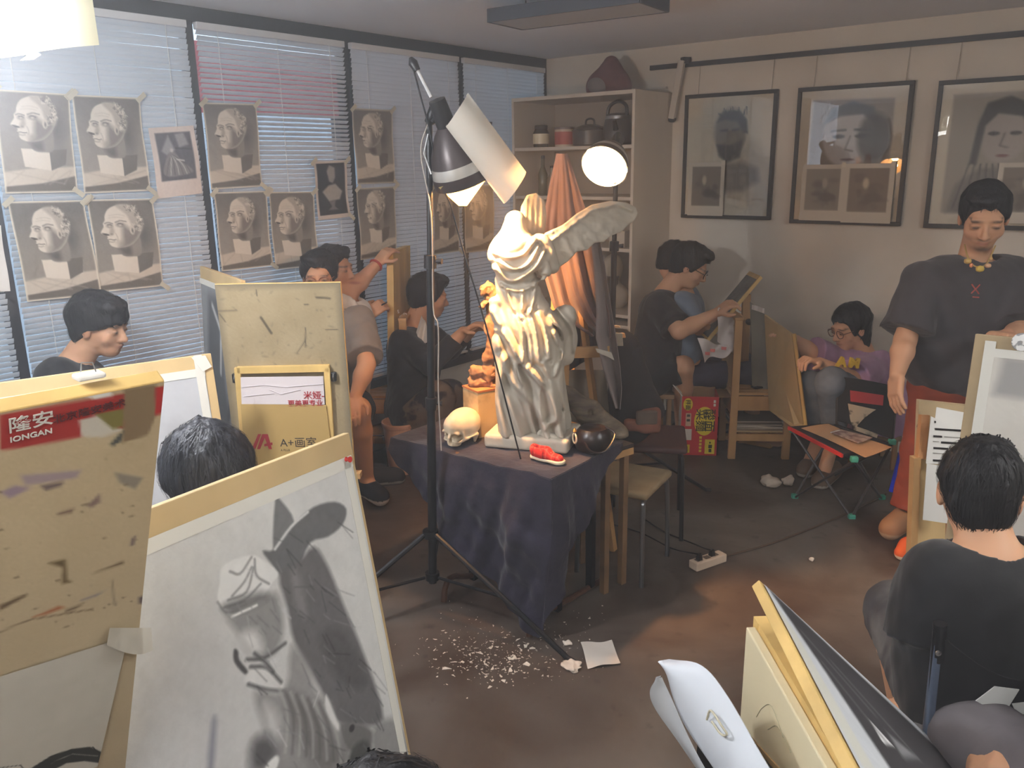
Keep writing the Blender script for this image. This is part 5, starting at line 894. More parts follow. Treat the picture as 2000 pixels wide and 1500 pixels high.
# post clamped behind with a leaning drawing board for the boy
pz = J(1461, 640, 5.28); e = E('easel_post', A([pz[0], pz[1], 0]), 'upright pine easel post with black knob at the slatted bench', 'easel'); MB().bar((pz[0], pz[1], 0), J(1458, 575, 5.28), .05, .03, HC).build('post', M_wood, e); q = J(1462, 628, 5.24); MB().lathe([(.002, 0), (.02, 0), (.02, .02), (.002, .024)], q, HC, 12).build('knob', M_blk, e, True); MB().bar((pz[0]-.2, pz[1]+.02, .015), (pz[0]+.2, pz[1]+.02, .015), .05, .03).build('foot_bar', M_wood, e)
a_, b_ = J(1474, 534, 5.2), J(1385, 640, 5.22); e = E('drawing_board', b_, 'tilted board being drawn on by the boy in black with glasses', 'drawing board'); V_ = b_-a_; dn = nrm(np.cross(HC, V_)); dn = dn if dn[2] > 0 else -dn
Bx = Bd(a_-HC*.12, HC*.24, V_*1.15, .02); MB().prism([Bx.at(0, 0), Bx.at(1, 0), Bx.at(1, 1), Bx.at(0, 1)], -dn*.02).build('panel', M_edge, e, fix=True)
MB().prism([Bx.at(.04, .06)+dn*.001, Bx.at(.96, .06)+dn*.001, Bx.at(.96, .97)+dn*.001, Bx.at(.04, .97)+dn*.001], dn*.0015).build('drawing_sheet', mat('grey_drawing', (120, 118, 112), .8, .4, 9.), e, fix=True)
# white plastic bag over the end panel
BG = plane_at(J(1415, 690, 5.08)); bg = E('plastic_bag', BG(1415, 690), 'crumpled white plastic bag with pink print hung on the bench end', 'bag'); M_bag = translucent('bag_plastic', (226, 218, 214), .3, .3)
MB().sheet(lambda u, v: lerp(lerp(BG(1400, 612, .03), BG(1434, 622, .01), u), lerp(BG(1402, 668, .05), BG(1432, 690, .02), u), v)+HC*.02*math.sin(5*u+4*v), 10, 12, .001).build('bag_back', M_bag, bg, True)
MB().sheet(lambda u, v: lerp(lerp(BG(1362, 660, .1), BG(1420, 676, .06), u), lerp(BG(1376, 708, .11), BG(1428, 688, .07), u), v)+HC*.03*math.sin(6*u+3*v)+UP*.012*math.sin(7*u), 12, 8, .001).build('bag_front', M_bag, bg, True)
for p_ in ((1392, 684), (1414, 680), (1382, 690)): MB().prism([BG(p_[0]-5, p_[1]-3, .125), BG(p_[0]+5, p_[1]-2, .125), BG(p_[0]+4, p_[1]+4, .125), BG(p_[0]-5, p_[1]+3, .125)], HC*.001).build('pink_print', mat('pink_print', (206, 116, 112), .5), bg)
MB().tube(curve_pts([BG(1402, 614, .04), BG(1404, 602, .04), BG(1410, 606, .03), BG(1416, 616, .02)], 4), .004, 6).build('bag_handle', M_bag, bg, True)
# leaning boards in front of the girl
MG = plane_at(J(1540, 740, 4.85)); e = E('drawing_board', J(1560, 880, 4.9), 'pine board seen from behind in front of the girl in lilac', 'drawing board'); MB().prism([MG(1496, 614, -.25), MG(1549, 652, .05), MG(1571, 828, .12), MG(1552, 834, .1), MG(1505, 800, -.18)], nrm(np.cross(HC+HR, UP))*.02).build('panel', M_ply, e, fix=True); MB().bar(MG(1549, 652, .05), MG(1572, 832, .12), .014, .03).build('edge_batten', M_edge, e)
e = E('plastic_sheet', MG(1490, 740, -.26), 'grey plastic-wrapped board standing behind the slatted bench', 'drawing board'); MB().prism([MG(1466, 590, -.3), MG(1494, 614, -.26), MG(1507, 760, -.26), MG(1470, 772, -.3)], HC*-.015).build('wrapped_board', mat('wrapped_grey', (132, 128, 116), .35, .2, 6.), e, fix=True); MB().sheet(lambda u, v: lerp(MG(1468, 604, -.27), MG(1492, 612, -.24), u)+UP*.03*v+HC*.01*math.sin(9*u), 6, 3).build('plastic_fold', M_bag, e, True)
# bench by the student who is reaching up
b0 = GZ(722, 900); b1_ = GZ(800, 900); G2 = bench(b1_, b0-b1_, .34, 'pine sketching bench beside the pink bucket', flip=-1, slats=5, hp=.9)
e = E('drawing_board', A([*J(766, 770, 5.1)]), 'board seen edge-on that a student steadies with a raised hand', 'drawing board'); VV = J(766, 772, 5.12)-J(763, 492, 4.95); Bx = Bd(J(755, 492, 4.95), nrm(A([-.5, .86, 0]))*.4, VV, .03); MB().prism([Bx.at(0, 0), Bx.at(1, 0), Bx.at(1, 1), Bx.at(0, 1)], HR*.04).build('panel', M_edge, e, fix=True)
MB().prism([Bx.at(.03, .03)-HR*.001, Bx.at(.97, .03)-HR*.001, Bx.at(.97, .97)-HR*.001, Bx.at(.03, .97)-HR*.001], -HR*.002).build('drawing_sheet', M_paper, e, fix=True)
e = E('towel', J(820, 680, 5.08), 'pale rag hanging over the bench post beside the black-shirted student', 'towel'); MB().sheet(lambda u, v: lerp(lerp(J(824, 616, 5.1), J(836, 640, 5.06), u), lerp(J(800, 690, 5.02), J(842, 664, 5.02), u), v)+HC*.02*math.sin(8*u), 10, 8, .002).build('cloth', mat('pale_rag', (196, 188, 178), .9, .1), e, True)
# ------------------------------------------------------------------ red carton
a, b = GZ(1328, 888), GZ(1398, 890); e1 = nrm(b-a); e2 = A([-e1[1], e1[0], 0]); w = float(np.linalg.norm(b-a)); h_ = .385; d_ = .2; rb = E('carton', (a+b)/2+e2*d_/2, 'open red cardboard carton with yellow balloon print on the floor', 'carton'); R = np.stack([e1, e2, UP], 1); cc = (a+b)/2
M_rc = mat('carton_red', (196, 38, 40), .6, .1, 6.); M_wc = mat('carton_white', (214, 204, 192), .7); M_kc = mat('carton_kraft', (152, 118, 82), .8); M_yl = mat('carton_yellow', (222, 196, 46), .6); M_ch = mat('carton_ink', (52, 44, 20), .7)
box('front_wall', M_rc, cc+e2*.002+UP*h_/2, (w, .005, h_), rb, R); box('back_wall', M_kc, cc+e2*d_+UP*h_/2, (w, .005, h_), rb, R); box('side_wall', M_wc, cc-e1*w/2+e2*d_/2+UP*h_/2, (.005, d_, h_), rb, R); box('side_wall', M_rc, cc+e1*w/2+e2*d_/2+UP*h_/2, (.005, d_, h_), rb, R); box('bottom', M_kc, cc+e2*d_/2+UP*.004, (w, d_, .005), rb, R)
fl_ = lambda p, v1, v2, m: MB().prism([p, p+v1, p+v1*.96+v2, p+v1*.04+v2], nrm(np.cross(v1, v2))*.004).build('flap', m, rb, fix=True)
fl_(cc-e1*w/2+UP*h_, e2*d_, UP*.07-e1*.06, M_wc); fl_(cc-e1*w/2+e2*d_+UP*h_, e1*w, UP*.07+e2*.05, M_kc); fl_(cc+e1*w/2+UP*h_, e2*d_, e1*.09-UP*.0, M_kc)
Fc = Bd(cc-e1*w/2+UP*h_-e2*.0008, e1*w, -UP*h_)
def disc(u, v, ru, rv, m, n=.0012): MB().prism([Fc.at(u+ru*math.cos(t), v+rv*math.sin(t), n) for t in np.linspace(0, 6.28, 25)[:-1]], Fc.N*.0006).build('print_balloon', m, rb, fix=True)
disc(.64, .41, .285, .245, M_yl); disc(.17, .13, .13, .105, M_yl); 
for u0, v0, u1, v1, m in ((.1, .55, .3, .74, M_wc), (.12, .28, .27, .5, mat('carton_pale', (206, 170, 140), .7)), (.68, .72, .95, .97, M_yl), (.08, .82, .26, .96, M_yl)): Fc.panel('print_panel', m, rb, 0, u0, v0, u1, v1, .0018, .0008)
def txc(s, u, v, h, m): text('lettering', s, h, Fc.at(u, v, .0024), -UP, -Fc.U*-1, m, rb, .0003, bold=.0006)
txc('菜麵', .43, .2, .075, M_ch); txc('酸面', .66, .2, .075, M_ch); txc('拌面', .12, .05, .034, M_ch); 
for k in range(5): Fc.panel('print_mark', M_yl, rb, 0, .52, .67+.058*k, .59, .71+.058*k, .0018, .0006)
for k in range(2): Fc.panel('print_mark', M_wc, rb, 0, .87, .05+.06*k, .93, .095+.06*k, .0018, .0006)
for u0, u1, v0, v1 in ((.8, .84, .76, .79), (.78, .88, .81, .87), (.79, .87, .88, .94), (.14, .2, .85, .88), (.13, .2, .89, .935), (.15, .24, .3, .34), (.15, .24, .38, .42)): Fc.panel('print_mark', M_ch, rb, 0, u0, v0, u1, v1, .0026, .0006)
# ------------------------------------------------------------------ pink bucket
p0 = GZ(782, 928)+A([-.03, .05, 0]); e = E('waste_bucket', p0, 'pale pink plastic waste bucket beside the bench', 'bucket'); M_bk = mat('pink_plastic', (214, 168, 140), .45); MB().lathe([(.005, .004), (.078, .004), (.082, .012), (.106, .315), (.112, .318), (.112, .326), (.104, .326), (.1, .31), (.077, .016), (.004, .012)], p0, n=32).build('bucket_wall', M_bk, e, True); MB().lathe([(.108, .300), (.1125, .302), (.1125, .318), (.108, .318)], p0, n=32).build('rim', mat('pink_rim', (196, 150, 124), .45), e, True)
# ------------------------------------------------------------------ metal-framed chairs behind the still life
def tube_chair(c, yaw, m_t, m_s, label, hs=.44, w=.38, back=True):
    e = E('chair', (c[0], c[1], 0), label, 'chair'); R = rotz(yaw); q = lambda x, y, z: A([c[0], c[1], 0])+R@A([x, y, z])
    solid('seat', [('u', rbox(q(0, 0, hs), (w/2, w/2, .018), R, .016), 0)], .009, m_s, e)
    for s in (-1, 1):
        MB().tube(curve_pts([q(s*w*.46, w*.5, 0), q(s*w*.44, w*.46, hs*.8), q(s*w*.42, w*.38, hs-.03), q(s*w*.4, 0, hs-.03)], 6), .011, 8).build('leg', m_t, e, True)
        MB().tube(curve_pts([q(s*w*.46, -w*.52, 0), q(s*w*.44, -w*.5, hs*.7), q(s*w*.44, -w*.48, hs), q(s*w*.44, -w*.56, .82)] if back else [q(s*w*.46, -w*.5, 0), q(s*w*.44, -w*.46, hs*.8), q(s*w*.42, -w*.38, hs-.03), q(s*w*.4, 0, hs-.03)], 6), .011, 8).build('leg', m_t, e, True)
    if back: solid('backrest', [('u', rbox(q(0, -w*.55, .7), (w*.48, .014, .1), R, .012), 0)], .009, m_s, e)
    return q
M_beige = mat('worn_seat', (150, 130, 98), .6, .2, 8.); M_seatred = mat('red_seat', (64, 36, 32), .6, .2, 6.)
c1 = GZ(1243, 1150)+A([-.17, .17, 0]); tube_chair(c1, .15, M_chrome, M_beige, 'grey tube-legged chair with worn beige seat pushed under the stand', .42, .34, False)
c2_ = GZ(1300, 1062)+A([-.2, .16, 0]); qc = tube_chair(c2_, .5, M_black, M_seatred, 'black tube-legged chair with dark red seat under a dark jacket', .46, .38, False)
jk = E('jacket', qc(0, -.1, .5), 'black jacket heaped over the dark red chair seat', 'jacket'); JP = plane_at(J(1240, 760, 3.95))
solid('jacket_body', [('u', cone(JP(1225, 680, .02), JP(1245, 800, .05), .06, .11), 0), ('u', cone(JP(1215, 660, .0), JP(1222, 740, .06), .035, .07), .05), ('u', cone(JP(1245, 800, .05), JP(1232, 842, .06), .11, .07), .05)], .012, mat('black_fabric', (30, 26, 28), .9, .2, 12.), jk, lambda D, P: np.where(np.abs(D) < .05, D-.008*wob(P, 32, 3), D))
solid('jacket_sleeve', [('u', cone(JP(1238, 690, .05), JP(1266, 790, .08), .04, .05), 0), ('u', cone(JP(1266, 790, .08), JP(1258, 838, .1), .05, .03), .03)], .012, mat('black_fabric', (30, 26, 28), .9, .2, 12.), jk, lambda D, P: np.where(np.abs(D) < .05, D-.006*wob(P, 40, 6), D))
for i, (x, y, w_, h2, c) in enumerate(((1204, 637, 12, 5, (236, 190, 140)), (1208, 662, 14, 26, (170, 160, 142)), (1216, 654, 8, 10, (240, 180, 120)), (1232, 700, 8, 34, (206, 186, 164)))):
    q = JP(x, y, .06); T(MB().prism([JP(x-w_/2, y-h2/2, .06), JP(x+w_/2, y-h2/2+1, .07), JP(x+w_/2+2, y+h2/2, .07), JP(x-w_/2+1, y+h2/2, .06)], HC*.012).build('paint_tube' if i < 3 else 'paper_scrap', mat('bit%d' % i, c, .4), None, bevel=.003, fix=True), ('pale capped tube beside the jacket', 'grey-white packet standing beside the jacket', 'small orange tube beside the jacket', 'bent white paper poking out beside the jacket')[i], 'tube' if i != 3 else 'paper')
q = J(1268, 818, 3.85); e = E('satchel', q-UP*.06, 'worn orange and grey satchel lying on the dark red chair seat', 'bag'); RS = np.stack([HR, -HC, UP], 1); solid('satchel_body', [('u', rbox(q, (.05, .05, .06), RS, .02), 0), ('u', rbox(q-HR*.06-UP*.02, (.06, .05, .03), RS, .02), .02)], .01, mat('orange_canvas', (120, 74, 56), .8, .3, 12.), e); solid('satchel_flap', [('u', rbox(q-HR*.02+HC*.045+UP*.02, (.05, .012, .035), RS, .01), 0)], .008, mat('grey_canvas', (92, 78, 66), .8, .2, 12.), e)
# ------------------------------------------------------------------ folding camp chair with boards on it
M_cf = mat('camp_fabric', (22, 21, 24), .8, .2, 20.); M_tl = mat('teal_joint', (64, 150, 128), .5); M_ct = mat('camp_tube', (92, 88, 88), .35, metal=.7)
hz = .4; s1, s2_, s3, s4 = GZ(1548, 842, hz), GZ(1668, 900, hz), GZ(1742, 866, hz), GZ(1634, 828, hz); cc_ = E('camp_chair', A([*(s1+s3)[:2]/2, 0]), 'low black folding camp chair with teal joints beside the standing man', 'chair')
MB().sheet(lambda u, v: lerp(lerp(s1, s2_, u), lerp(s4, s3, u), v)-UP*.025*math.sin(math.pi*u)*math.sin(math.pi*v), 8, 8, .004).build('seat', M_cf, cc_, True)
t1, t2 = J(1636, 735, 4.5), J(1752, 756, 4.32)
MB().sheet(lambda u, v: lerp(lerp(t1, t2, u), lerp(s4, s3, u)+UP*.02, v)-HC*.035*math.sin(math.pi*u), 8, 10, .004).build('backrest', M_cf, cc_, True)
f1, f2, f3 = GZ(1552, 972), GZ(1663, 1012), GZ(1722, 974); f4 = f1+f3-f2
for a, b in ((s1, f2), (s2_, f1), (s2_, f3), (s3, f2), (s4, f1), (s1, f4), (s3, f4), (s4, f3)): MB().tube([a, b], .007, 8).build('frame_tube', M_ct, cc_, True)
for a, b in ((s4, t1), (s3, t2)): MB().tube([a, b], .008, 8).build('back_tube', M_ct, cc_, True)
for q in (s1, s2_, s3, f1, f2, f3, f4): MB().box(q+UP*.008, (.035, .03, .028), rotz(.6)).build('joint', M_tl, cc_, bevel=.005)
MB().tube([J(1769, 850, 4.12), J(1741, 960, 4.2)], .013, 8).build('blue_strap', mat('blue_strap', (58, 78, 250), .4), cc_, True)
b_ = lambda x, y, c=0.: lerp(J(x, y, 4.53), J(x, y, 4.53), 0)
KB = Bd(lerp(t1, t2, .0), t2-t1, (s4+UP*.02)-t1); KB.N = HC
def kb(x, y, n): d = ray(x, y); nn = nrm(np.cross(t2-t1, s4-t1)); nn = nn if nn@HC > 0 else -nn; t = ((t1-CPOS)@nn+n)/(d@nn); return CPOS+d*t
for pts, m, n_ in (([(1660, 762), (1726, 772), (1724, 792), (1661, 784)], mat('red_strip', (178, 44, 44), .6), 'red_strip'), ([(1656, 788), (1720, 802), (1718, 838), (1710, 862), (1668, 846), (1660, 818)], mat('torn_print', (196, 176, 146), .7, col2=(60, 50, 42), scale=18., lo=.4, hi=.5), 'torn_print')): MB().prism([kb(x, y, .05) for x, y in pts], HC*.002).build(n_, m, cc_, fix=True)
sz = hz+.008; e = E('drawing_board', GZ(1640, 860, sz), 'black board with red edge lying on the camp chair seat', 'drawing board'); MB().prism([GZ(x, y, sz) for x, y in ((1540, 838), (1645, 893), (1735, 868), (1620, 832))], UP*.014).build('panel', mat('black_board', (34, 30, 32), .5), e, fix=True); MB().bar(GZ(1540, 838, sz)+UP*.007, GZ(1645, 893, sz)+UP*.007, .01, .018).build('red_edge', mat('red_edge', (206, 50, 44), .5), e)
e = E('kraft_sheet', GZ(1650, 860, sz+.016), 'sheet of brown kraft paper on the camp chair board', 'paper'); MB().sheet(lambda u, v: lerp(lerp(GZ(1565, 836, sz+.018), GZ(1690, 892, sz+.018), u), lerp(GZ(1618, 828, sz+.018), GZ(1742, 874, sz+.018), u), v)+UP*.004*math.sin(4*u+3*v), 8, 6, .002).build('sheet', mat('kraft_sheet', (196, 152, 110), .75, .06), e, True)
e = E('magazine', GZ(1655, 856, sz+.024), 'small dark-printed magazine lying on the kraft paper', 'magazine'); MB().prism([GZ(x, y, sz+.026) for x, y in ((1622, 845), (1676, 866), (1704, 856), (1640, 840))], UP*.006).build('pages', mat('mag_cover', (120, 84, 76), .5, col2=(196, 170, 150), scale=30.), e, fix=True); MB().bar(GZ(1622, 845, sz+.034), GZ(1640, 840, sz+.034), .004, .003).build('spine', M_wc, e)
# ------------------------------------------------------------------ right: bench, printed sheets and tall board of the front student
bb = E('sketching_bench', GZ(1790, 1128), 'pine bench end with knobbed side board at the right', 'bench', 'pine sketching benches'); BP = plane_at(J(1830, 900, 2.6)); Rb_ = np.stack([HR, -HC, UP], 1)
MB().prism([BP(1795, 782, -.06), BP(1890, 792, -.1), BP(1886, 905, -.1), BP(1790, 900, -.06)], -HC*.018).build('side_board', M_plyd, bb, fix=True); q = BP(1797, 832, -.05); MB().lathe([(.002, 0), (.011, 0), (.012, .014), (.002, .018)], q, HC, 12).build('knob', M_blk, bb, True)
MB().prism([BP(1788, 895, -.02), BP(1850, 903, -.03), BP(1845, 1085, -.03), BP(1783, 1075, -.02)], -HC*.016).build('panel', M_ply, bb, fix=True)
MB().bar(BP(1788, 892, 0), BP(1778, 1135, 0), .022, .03, HC).build('leg', M_wood, bb); MB().bar(BP(1783, 1076, 0), BP(1850, 1088, 0), .025, .03, HC).build('rail', M_wood, bb); MB().bar(BP(1797, 895, .0), BP(1805, 810, -.03), .026, .02, HC).build('upright', mat('red_pine', (176, 122, 72), .6, .2, 8.), bb)
q2 = BP(1778, 1135, 0); MB().bar(q2, A([q2[0], q2[1], 0]), .022, .03).build('leg', M_wood, bb)
q3 = BP(1852, 1090, -.02); MB().bar(q3, A([q3[0], q3[1], 0]), .022, .03).build('leg', M_wood, bb)
for i, (pts, lb) in enumerate((([(1829, 795), (1886, 806), (1884, 905), (1815, 905)], 'white printed sheet standing rearmost behind the pine bench end'), ([(1818, 813), (1884, 842), (1878, 908), (1808, 905)], 'white printed sheet with black struck-out lines on the pine bench end'), ([(1810, 905), (1856, 912), (1850, 1022), (1802, 1015)], 'blank white sheet hanging below the printed sheets on the bench'))):
    e = E('printed_sheet', BP(*pts[3], .01+.012*i), lb, 'paper'); MB().prism([BP(x, y, .005+.012*i) for x, y in pts], HC*.0015).build('sheet', M_paper, e, fix=True)
    if i == 1:
        for k, (x0, x1, y) in enumerate(((1825, 1828, 824), (1826, 1880, 838), (1823, 1840, 852), (1838, 1878, 864), (1823, 1852, 875), (1850, 1878, 886), (1822, 1874, 899))): MB().prism([BP(x0, y-2.0, .0195), BP(x1, y-2.+.06*(x1-x0), .0195), BP(x1, y+2.+.06*(x1-x0), .0195), BP(x0, y+2., .0195)], HC*.0004).build('struck_line', M_ink if False else M_blk, e, fix=True)
        for x0, x1, y in ((1844, 1876, 853), (1822, 1834, 862), (1856, 1876, 877), (1822, 1846, 885)):
            MB().prism([BP(x0, y-1, .0195), BP(x1, y-.6+.06*(x1-x0), .0195), BP(x1, y+.6+.06*(x1-x0), .0195), BP(x0, y+1, .0195)], HC*.0004).build('faint_line', mat('grey_ink', (150, 146, 140), .8), e, fix=True)
BR = board_from((1905, 652), (2000, 661), (1840, 1085), 1.36, .5, .72, left=False, th=.02); e = E('drawing_board', BR.at(.4, 1), 'tall board with pale paper in front of the student seen from behind', 'drawing board'); BR.panel('panel', M_plyd, e)
P = Paint(60, 96, BR.asp*.93/.9, (216, 212, 202)); P.grain(3, 12, 13).poly([(0.05, .02), (1, .0), (1, .24), (.02, .24)], (166, 164, 160), .05).poly([(.2, .22), (.4, .12), (.7, .05), (.7, .12), (.45, .2)], (220, 216, 206), .02).mix(np.clip((P.Y-1.)*.8, 0, .35), (180, 176, 168)); BR.sheet('drawing_sheet', P, e, .1, .06, 1., .99); BR.panel('tape', M_wash, e, 0, .05, .02, .1, 1., .003, .001); BR.panel('tape', M_wash, e, 0, .1, .045, .9, .075, .003, .001)
q = BR.at(*BR.uv(1996, 668), .004); MB().lathe([(.001, .004), (.022, .003), (.023, 0)], q, BR.N, 24).build('round_sticker', mat('sticker', (236, 236, 232), .15, col2=(150, 150, 150), scale=60., lo=.45, hi=.5), e, True)
es = E('easel', A([*BR.at(.5, .8)[:2], 0]), 'pine easel behind the tall pale board', 'easel'); easel_legs(es, BR, .12)
T(solid('sneaker', [('u', cone(GZ(1762, 1080, .035), GZ(1775, 1068, .05), .035, .04), 0), ('u', cone(GZ(1775, 1068, .05), GZ(1800, 1060, .06), .04, .04), .03)], .008, vcmat('sneaker_paint', .8), None, lambda D, P: np.maximum(D, .002-P[..., 2]), lambda V: np.where((V[:, 2] < .028)[:, None], lin((226, 214, 196)), lin((206, 92, 42)))), 'orange sneaker with white sole beside the bench leg', 'shoe')
# ------------------------------------------------------------------ lower right: fan of boards and folder
BF = board_from((1482, 1132), (1672, 1500), (1880, 1500), 1.0, .62, .8, left=False, th=.02); e = E('drawing_board', BF.at(.3, 1), 'long board with dark charcoal drawing slanting in from the lower right', 'drawing board'); BF.panel('panel', M_edge, e)
P = Paint(110, 86, BF.asp, (200, 204, 208)); P.grain(4, 14, 15).poly(BF.pp((1492, 1142), (1870, 1500), (1900, 1540), (1760, 1540), (1600, 1300)), (66, 64, 66), .03).poly(BF.pp((1490, 1150), (1545, 1230), (1620, 1360), (1700, 1500), (1680, 1500), (1600, 1360)), (206, 206, 196), .02).poly(BF.pp((1690, 1400), (1740, 1455), (1720, 1450)), (222, 222, 222), .01).poly(BF.pp((1730, 1430), (1790, 1480), (1760, 1480)), (130, 130, 132), .03)
for L in ([(1560, 1230), (1700, 1390)], [(1620, 1290), (1790, 1480)], [(1600, 1290), (1720, 1440)]): P.line(BF.pp(*L), .01, (110, 108, 110), .03, .7)
BF.sheet('drawing_sheet', P, e, .012, .012, .99, .98); es = E('easel', A([*BF.at(.4, 1)[:2], 0]), 'pine easel under the slanting charcoal board', 'easel'); MB().bar(BF.at(.1, 1.02, -.01), BF.at(.9, 1.02, -.01), .05, .02).build('tray', M_wood, es)
for s in (.15, .85): q = BF.at(s, 1.03, -.01); MB().bar(q, A([q[0], q[1], 0.]), .03, .03).build('leg', M_wood, es)
CB = board_from((1457, 1224), (1612, 1500), (1446, 1390), .86, .6, .5, left=False, th=.03); e = E('stretched_canvas', CB.at(.4, 1), 'cream panel on pine bars standing next to the slanting charcoal board', 'canvas'); CB.panel('panel', mat('cream_panel', (226, 214, 178), .7, .05, 4.), e, .003, th=.02)
MB().bar(CB.at(.0, .0, -.036), CB.at(1, .0, -.036), .03, .03).build('top_bar', M_edge, e); MB().bar(CB.at(.02, .03, -.075), CB.at(1, .03, -.075), .03, .03).build('inner_bar', M_wood, e); MB().bar(CB.at(0, 0, -.02), CB.at(0, 0, -.09), .03, .03).build('end_block', M_edge, e)
for L in ([(1478, 1400), (1490, 1382), (1508, 1380), (1530, 1440)], [(1500, 1425), (1520, 1420), (1545, 1470)]): MB().tube([CB.at(*CB.uv(*p), .0004) for p in curve_pts([A([*p, 0]) for p in L], 4) for p in [(p[0], p[1])]], .0009, 4).build('pencil_line', mat('pencil_line', (168, 160, 130), .8), e)
for s in (.1, .9): q = CB.at(s, 1, -.03); MB().bar(q, A([q[0], q[1], 0]), .03, .03).build('leg', M_wood, e)
FB = board_from((1318, 1290), (1505, 1500), (1310, 1380), .8, .5, .42, left=False, th=.01); e = E('plastic_folder', FB.at(.4, 1), 'white plastic portfolio with cut-out handle in the lower right foreground', 'folder'); M_wpl = mat('folder_plastic', (226, 232, 240), .3)
def outl(L, n, th): return [FB.at(*FB.uv(*p), n) for p in smo(L, 3)]
def fsheet(name, Lf, Rt, n0, n1, m):
    Lf, Rt = smo(Lf, 6), smo(Rt, 6); k = min(len(Lf), len(Rt))-1
    MB().sheet(lambda u, v: FB.at(*FB.uv(*lerp(Lf[int(round(v*k))], Rt[int(round(v*k))], u)), n0+(n1-n0)*math.sin(math.pi*u)+.006*math.sin(5*v+3*u)), 12, k, .0016).build(name, m, e, True)
fsheet('cover', [(1315, 1288), (1325, 1340), (1350, 1410), (1390, 1480), (1430, 1545)], [(1318, 1287), (1378, 1300), (1430, 1360), (1490, 1450), (1550, 1540)], .012, .03, M_wpl)
fsheet('clear_sleeve', [(1320, 1316), (1304, 1342), (1312, 1378), (1350, 1440), (1420, 1545)], [(1322, 1318), (1332, 1350), (1360, 1410), (1400, 1475), (1450, 1545)], .034, .04, translucent('clear_sleeve', (214, 216, 218), .45, .2))
for k in (0, 1): MB().sheet(lambda u, v: FB.at(.22+u*.78, .0+v*.9, -.004-.012*k), 8, 6, .003).build('card_leaf', mat('leaf_card', (150, 120, 78), .7) if k else M_blk, e)
hq = FB.at(*FB.uv(1430, 1404), .028); MB().tube(curve_pts([FB.at(*FB.uv(1408, 1400), .03), FB.at(*FB.uv(1420, 1382), .034), FB.at(*FB.uv(1444, 1412), .036), FB.at(*FB.uv(1450, 1428), .032), FB.at(*FB.uv(1436, 1428), .03), FB.at(*FB.uv(1418, 1404), .03)], 5), .0022, 6).build('handle_slot', mat('slot_edge', (206, 200, 176), .5), e, True)
q = FB.at(.5, 1, 0); es = E('stool', A([q[0], q[1], 0]), 'low stool propping the white plastic portfolio', 'stool'); zt_ = float(min(FB.at(0, 1)[2], FB.at(1, 1)[2]))-.03
box('stool_top', M_wood, (q[0], q[1], zt_-.01), (.34, .34, .02), es, rotz(.6))
for sx in (-.14, .14):
    for sy in (-.14, .14): w_ = A([q[0], q[1], 0])+rotz(.6)@A([sx, sy, 0]); box('leg', M_wood, (w_[0], w_[1], (zt_-.02)/2), (.03, .03, zt_-.02), es, rotz(.6))
# ------------------------------------------------------------------ floor clutter
a, b = GZ(1356, 1112), GZ(1408, 1094); e1 = nrm(b-a); L = float(np.linalg.norm(b-a))+.02; R = rotz(math.atan2(e1[1], e1[0])); c = (a+b)/2; ps = E('power_strip', c, 'white power strip with two black plugs on the floor', 'power strip'); box('strip_body', mat('strip_plastic', (226, 206, 184), .45), c+UP*.02, (L, .055, .04), ps, R, .005)
for k in (-.32, -.05, .22): box('socket', mat('socket_dark', (120, 104, 92), .5), c+e1*L*k+UP*.0405, (.03, .026, .002), ps, R)
for k, px_ in ((-.3, (1366, 1085)), (.12, (1388, 1075))):
    q = c+e1*L*k+UP*.04; e = E('plug', q, 'black plug with cord in the power strip, '+('left' if k < 0 else 'right')+' of two', 'plug'); MB().box(q+UP*.016, (.026, .024, .032), R, .7).build('plug_body', M_blk, e, bevel=.003)
    tg = [GZ(1310, 1070, .006), GZ(1250, 1040, .006), GZ(1180, 1020, .006)] if k < 0 else [GZ(1350, 1060, .006), GZ(1300, 1040, .006), GZ(1260, 1015, .006)]; MB().tube(curve_pts([q+UP*.03, q+UP*.04-e1*.03, *tg], 6), .0035, 6).build('cord', M_blk, e, True)
T(MB().tube(curve_pts([c+e1*L*.5+UP*.015, GZ(1440, 1080, .006), GZ(1510, 1060, .006), GZ(1600, 1025, .006), GZ(1660, 1000, .006), GZ(1730, 965, .006)], 6), .005, 8).build('extension_cord', mat('brown_cord', (84, 66, 52), .6), None, True), 'brown extension cord running from the power strip under the camp chair', 'cord')
def crumple(name, label, px_, py_, r, amp, m, flat=.5):
    o = GZ(px_, py_); T(solid(name, [('u', ell(o+UP*r*flat, (r, r*.8, r*flat)), 0)], max(r/9, .004), m, None, lambda D, P: np.maximum(D-amp*wob(P, 2.6/r, px_)-amp*.6*wob(P, 5/r, py_), .001-P[..., 2])), label, 'paper')
M_tis = mat('tissue', (222, 208, 192), .9, .08, 30.)
crumple('crumpled_paper', 'crumpled white tissue on the floor, left lump by the camp chair', 1507, 950, .06, .016, M_tis); crumple('crumpled_paper', 'crumpled white tissue on the floor, right lump by the camp chair', 1538, 948, .035, .012, M_tis, .8); crumple('paper_scrap', 'torn white scrap under the lamp tripod foot', 1112, 1302, .04, .008, M_tis, .2); crumple('paper_scrap', 'tiny white scrap alone on the brown floor', 1585, 1096, .012, .003, M_tis, .9); crumple('paper_scrap', 'curled white peel near the tripod foot', 1108, 1258, .02, .004, M_tis, .3)
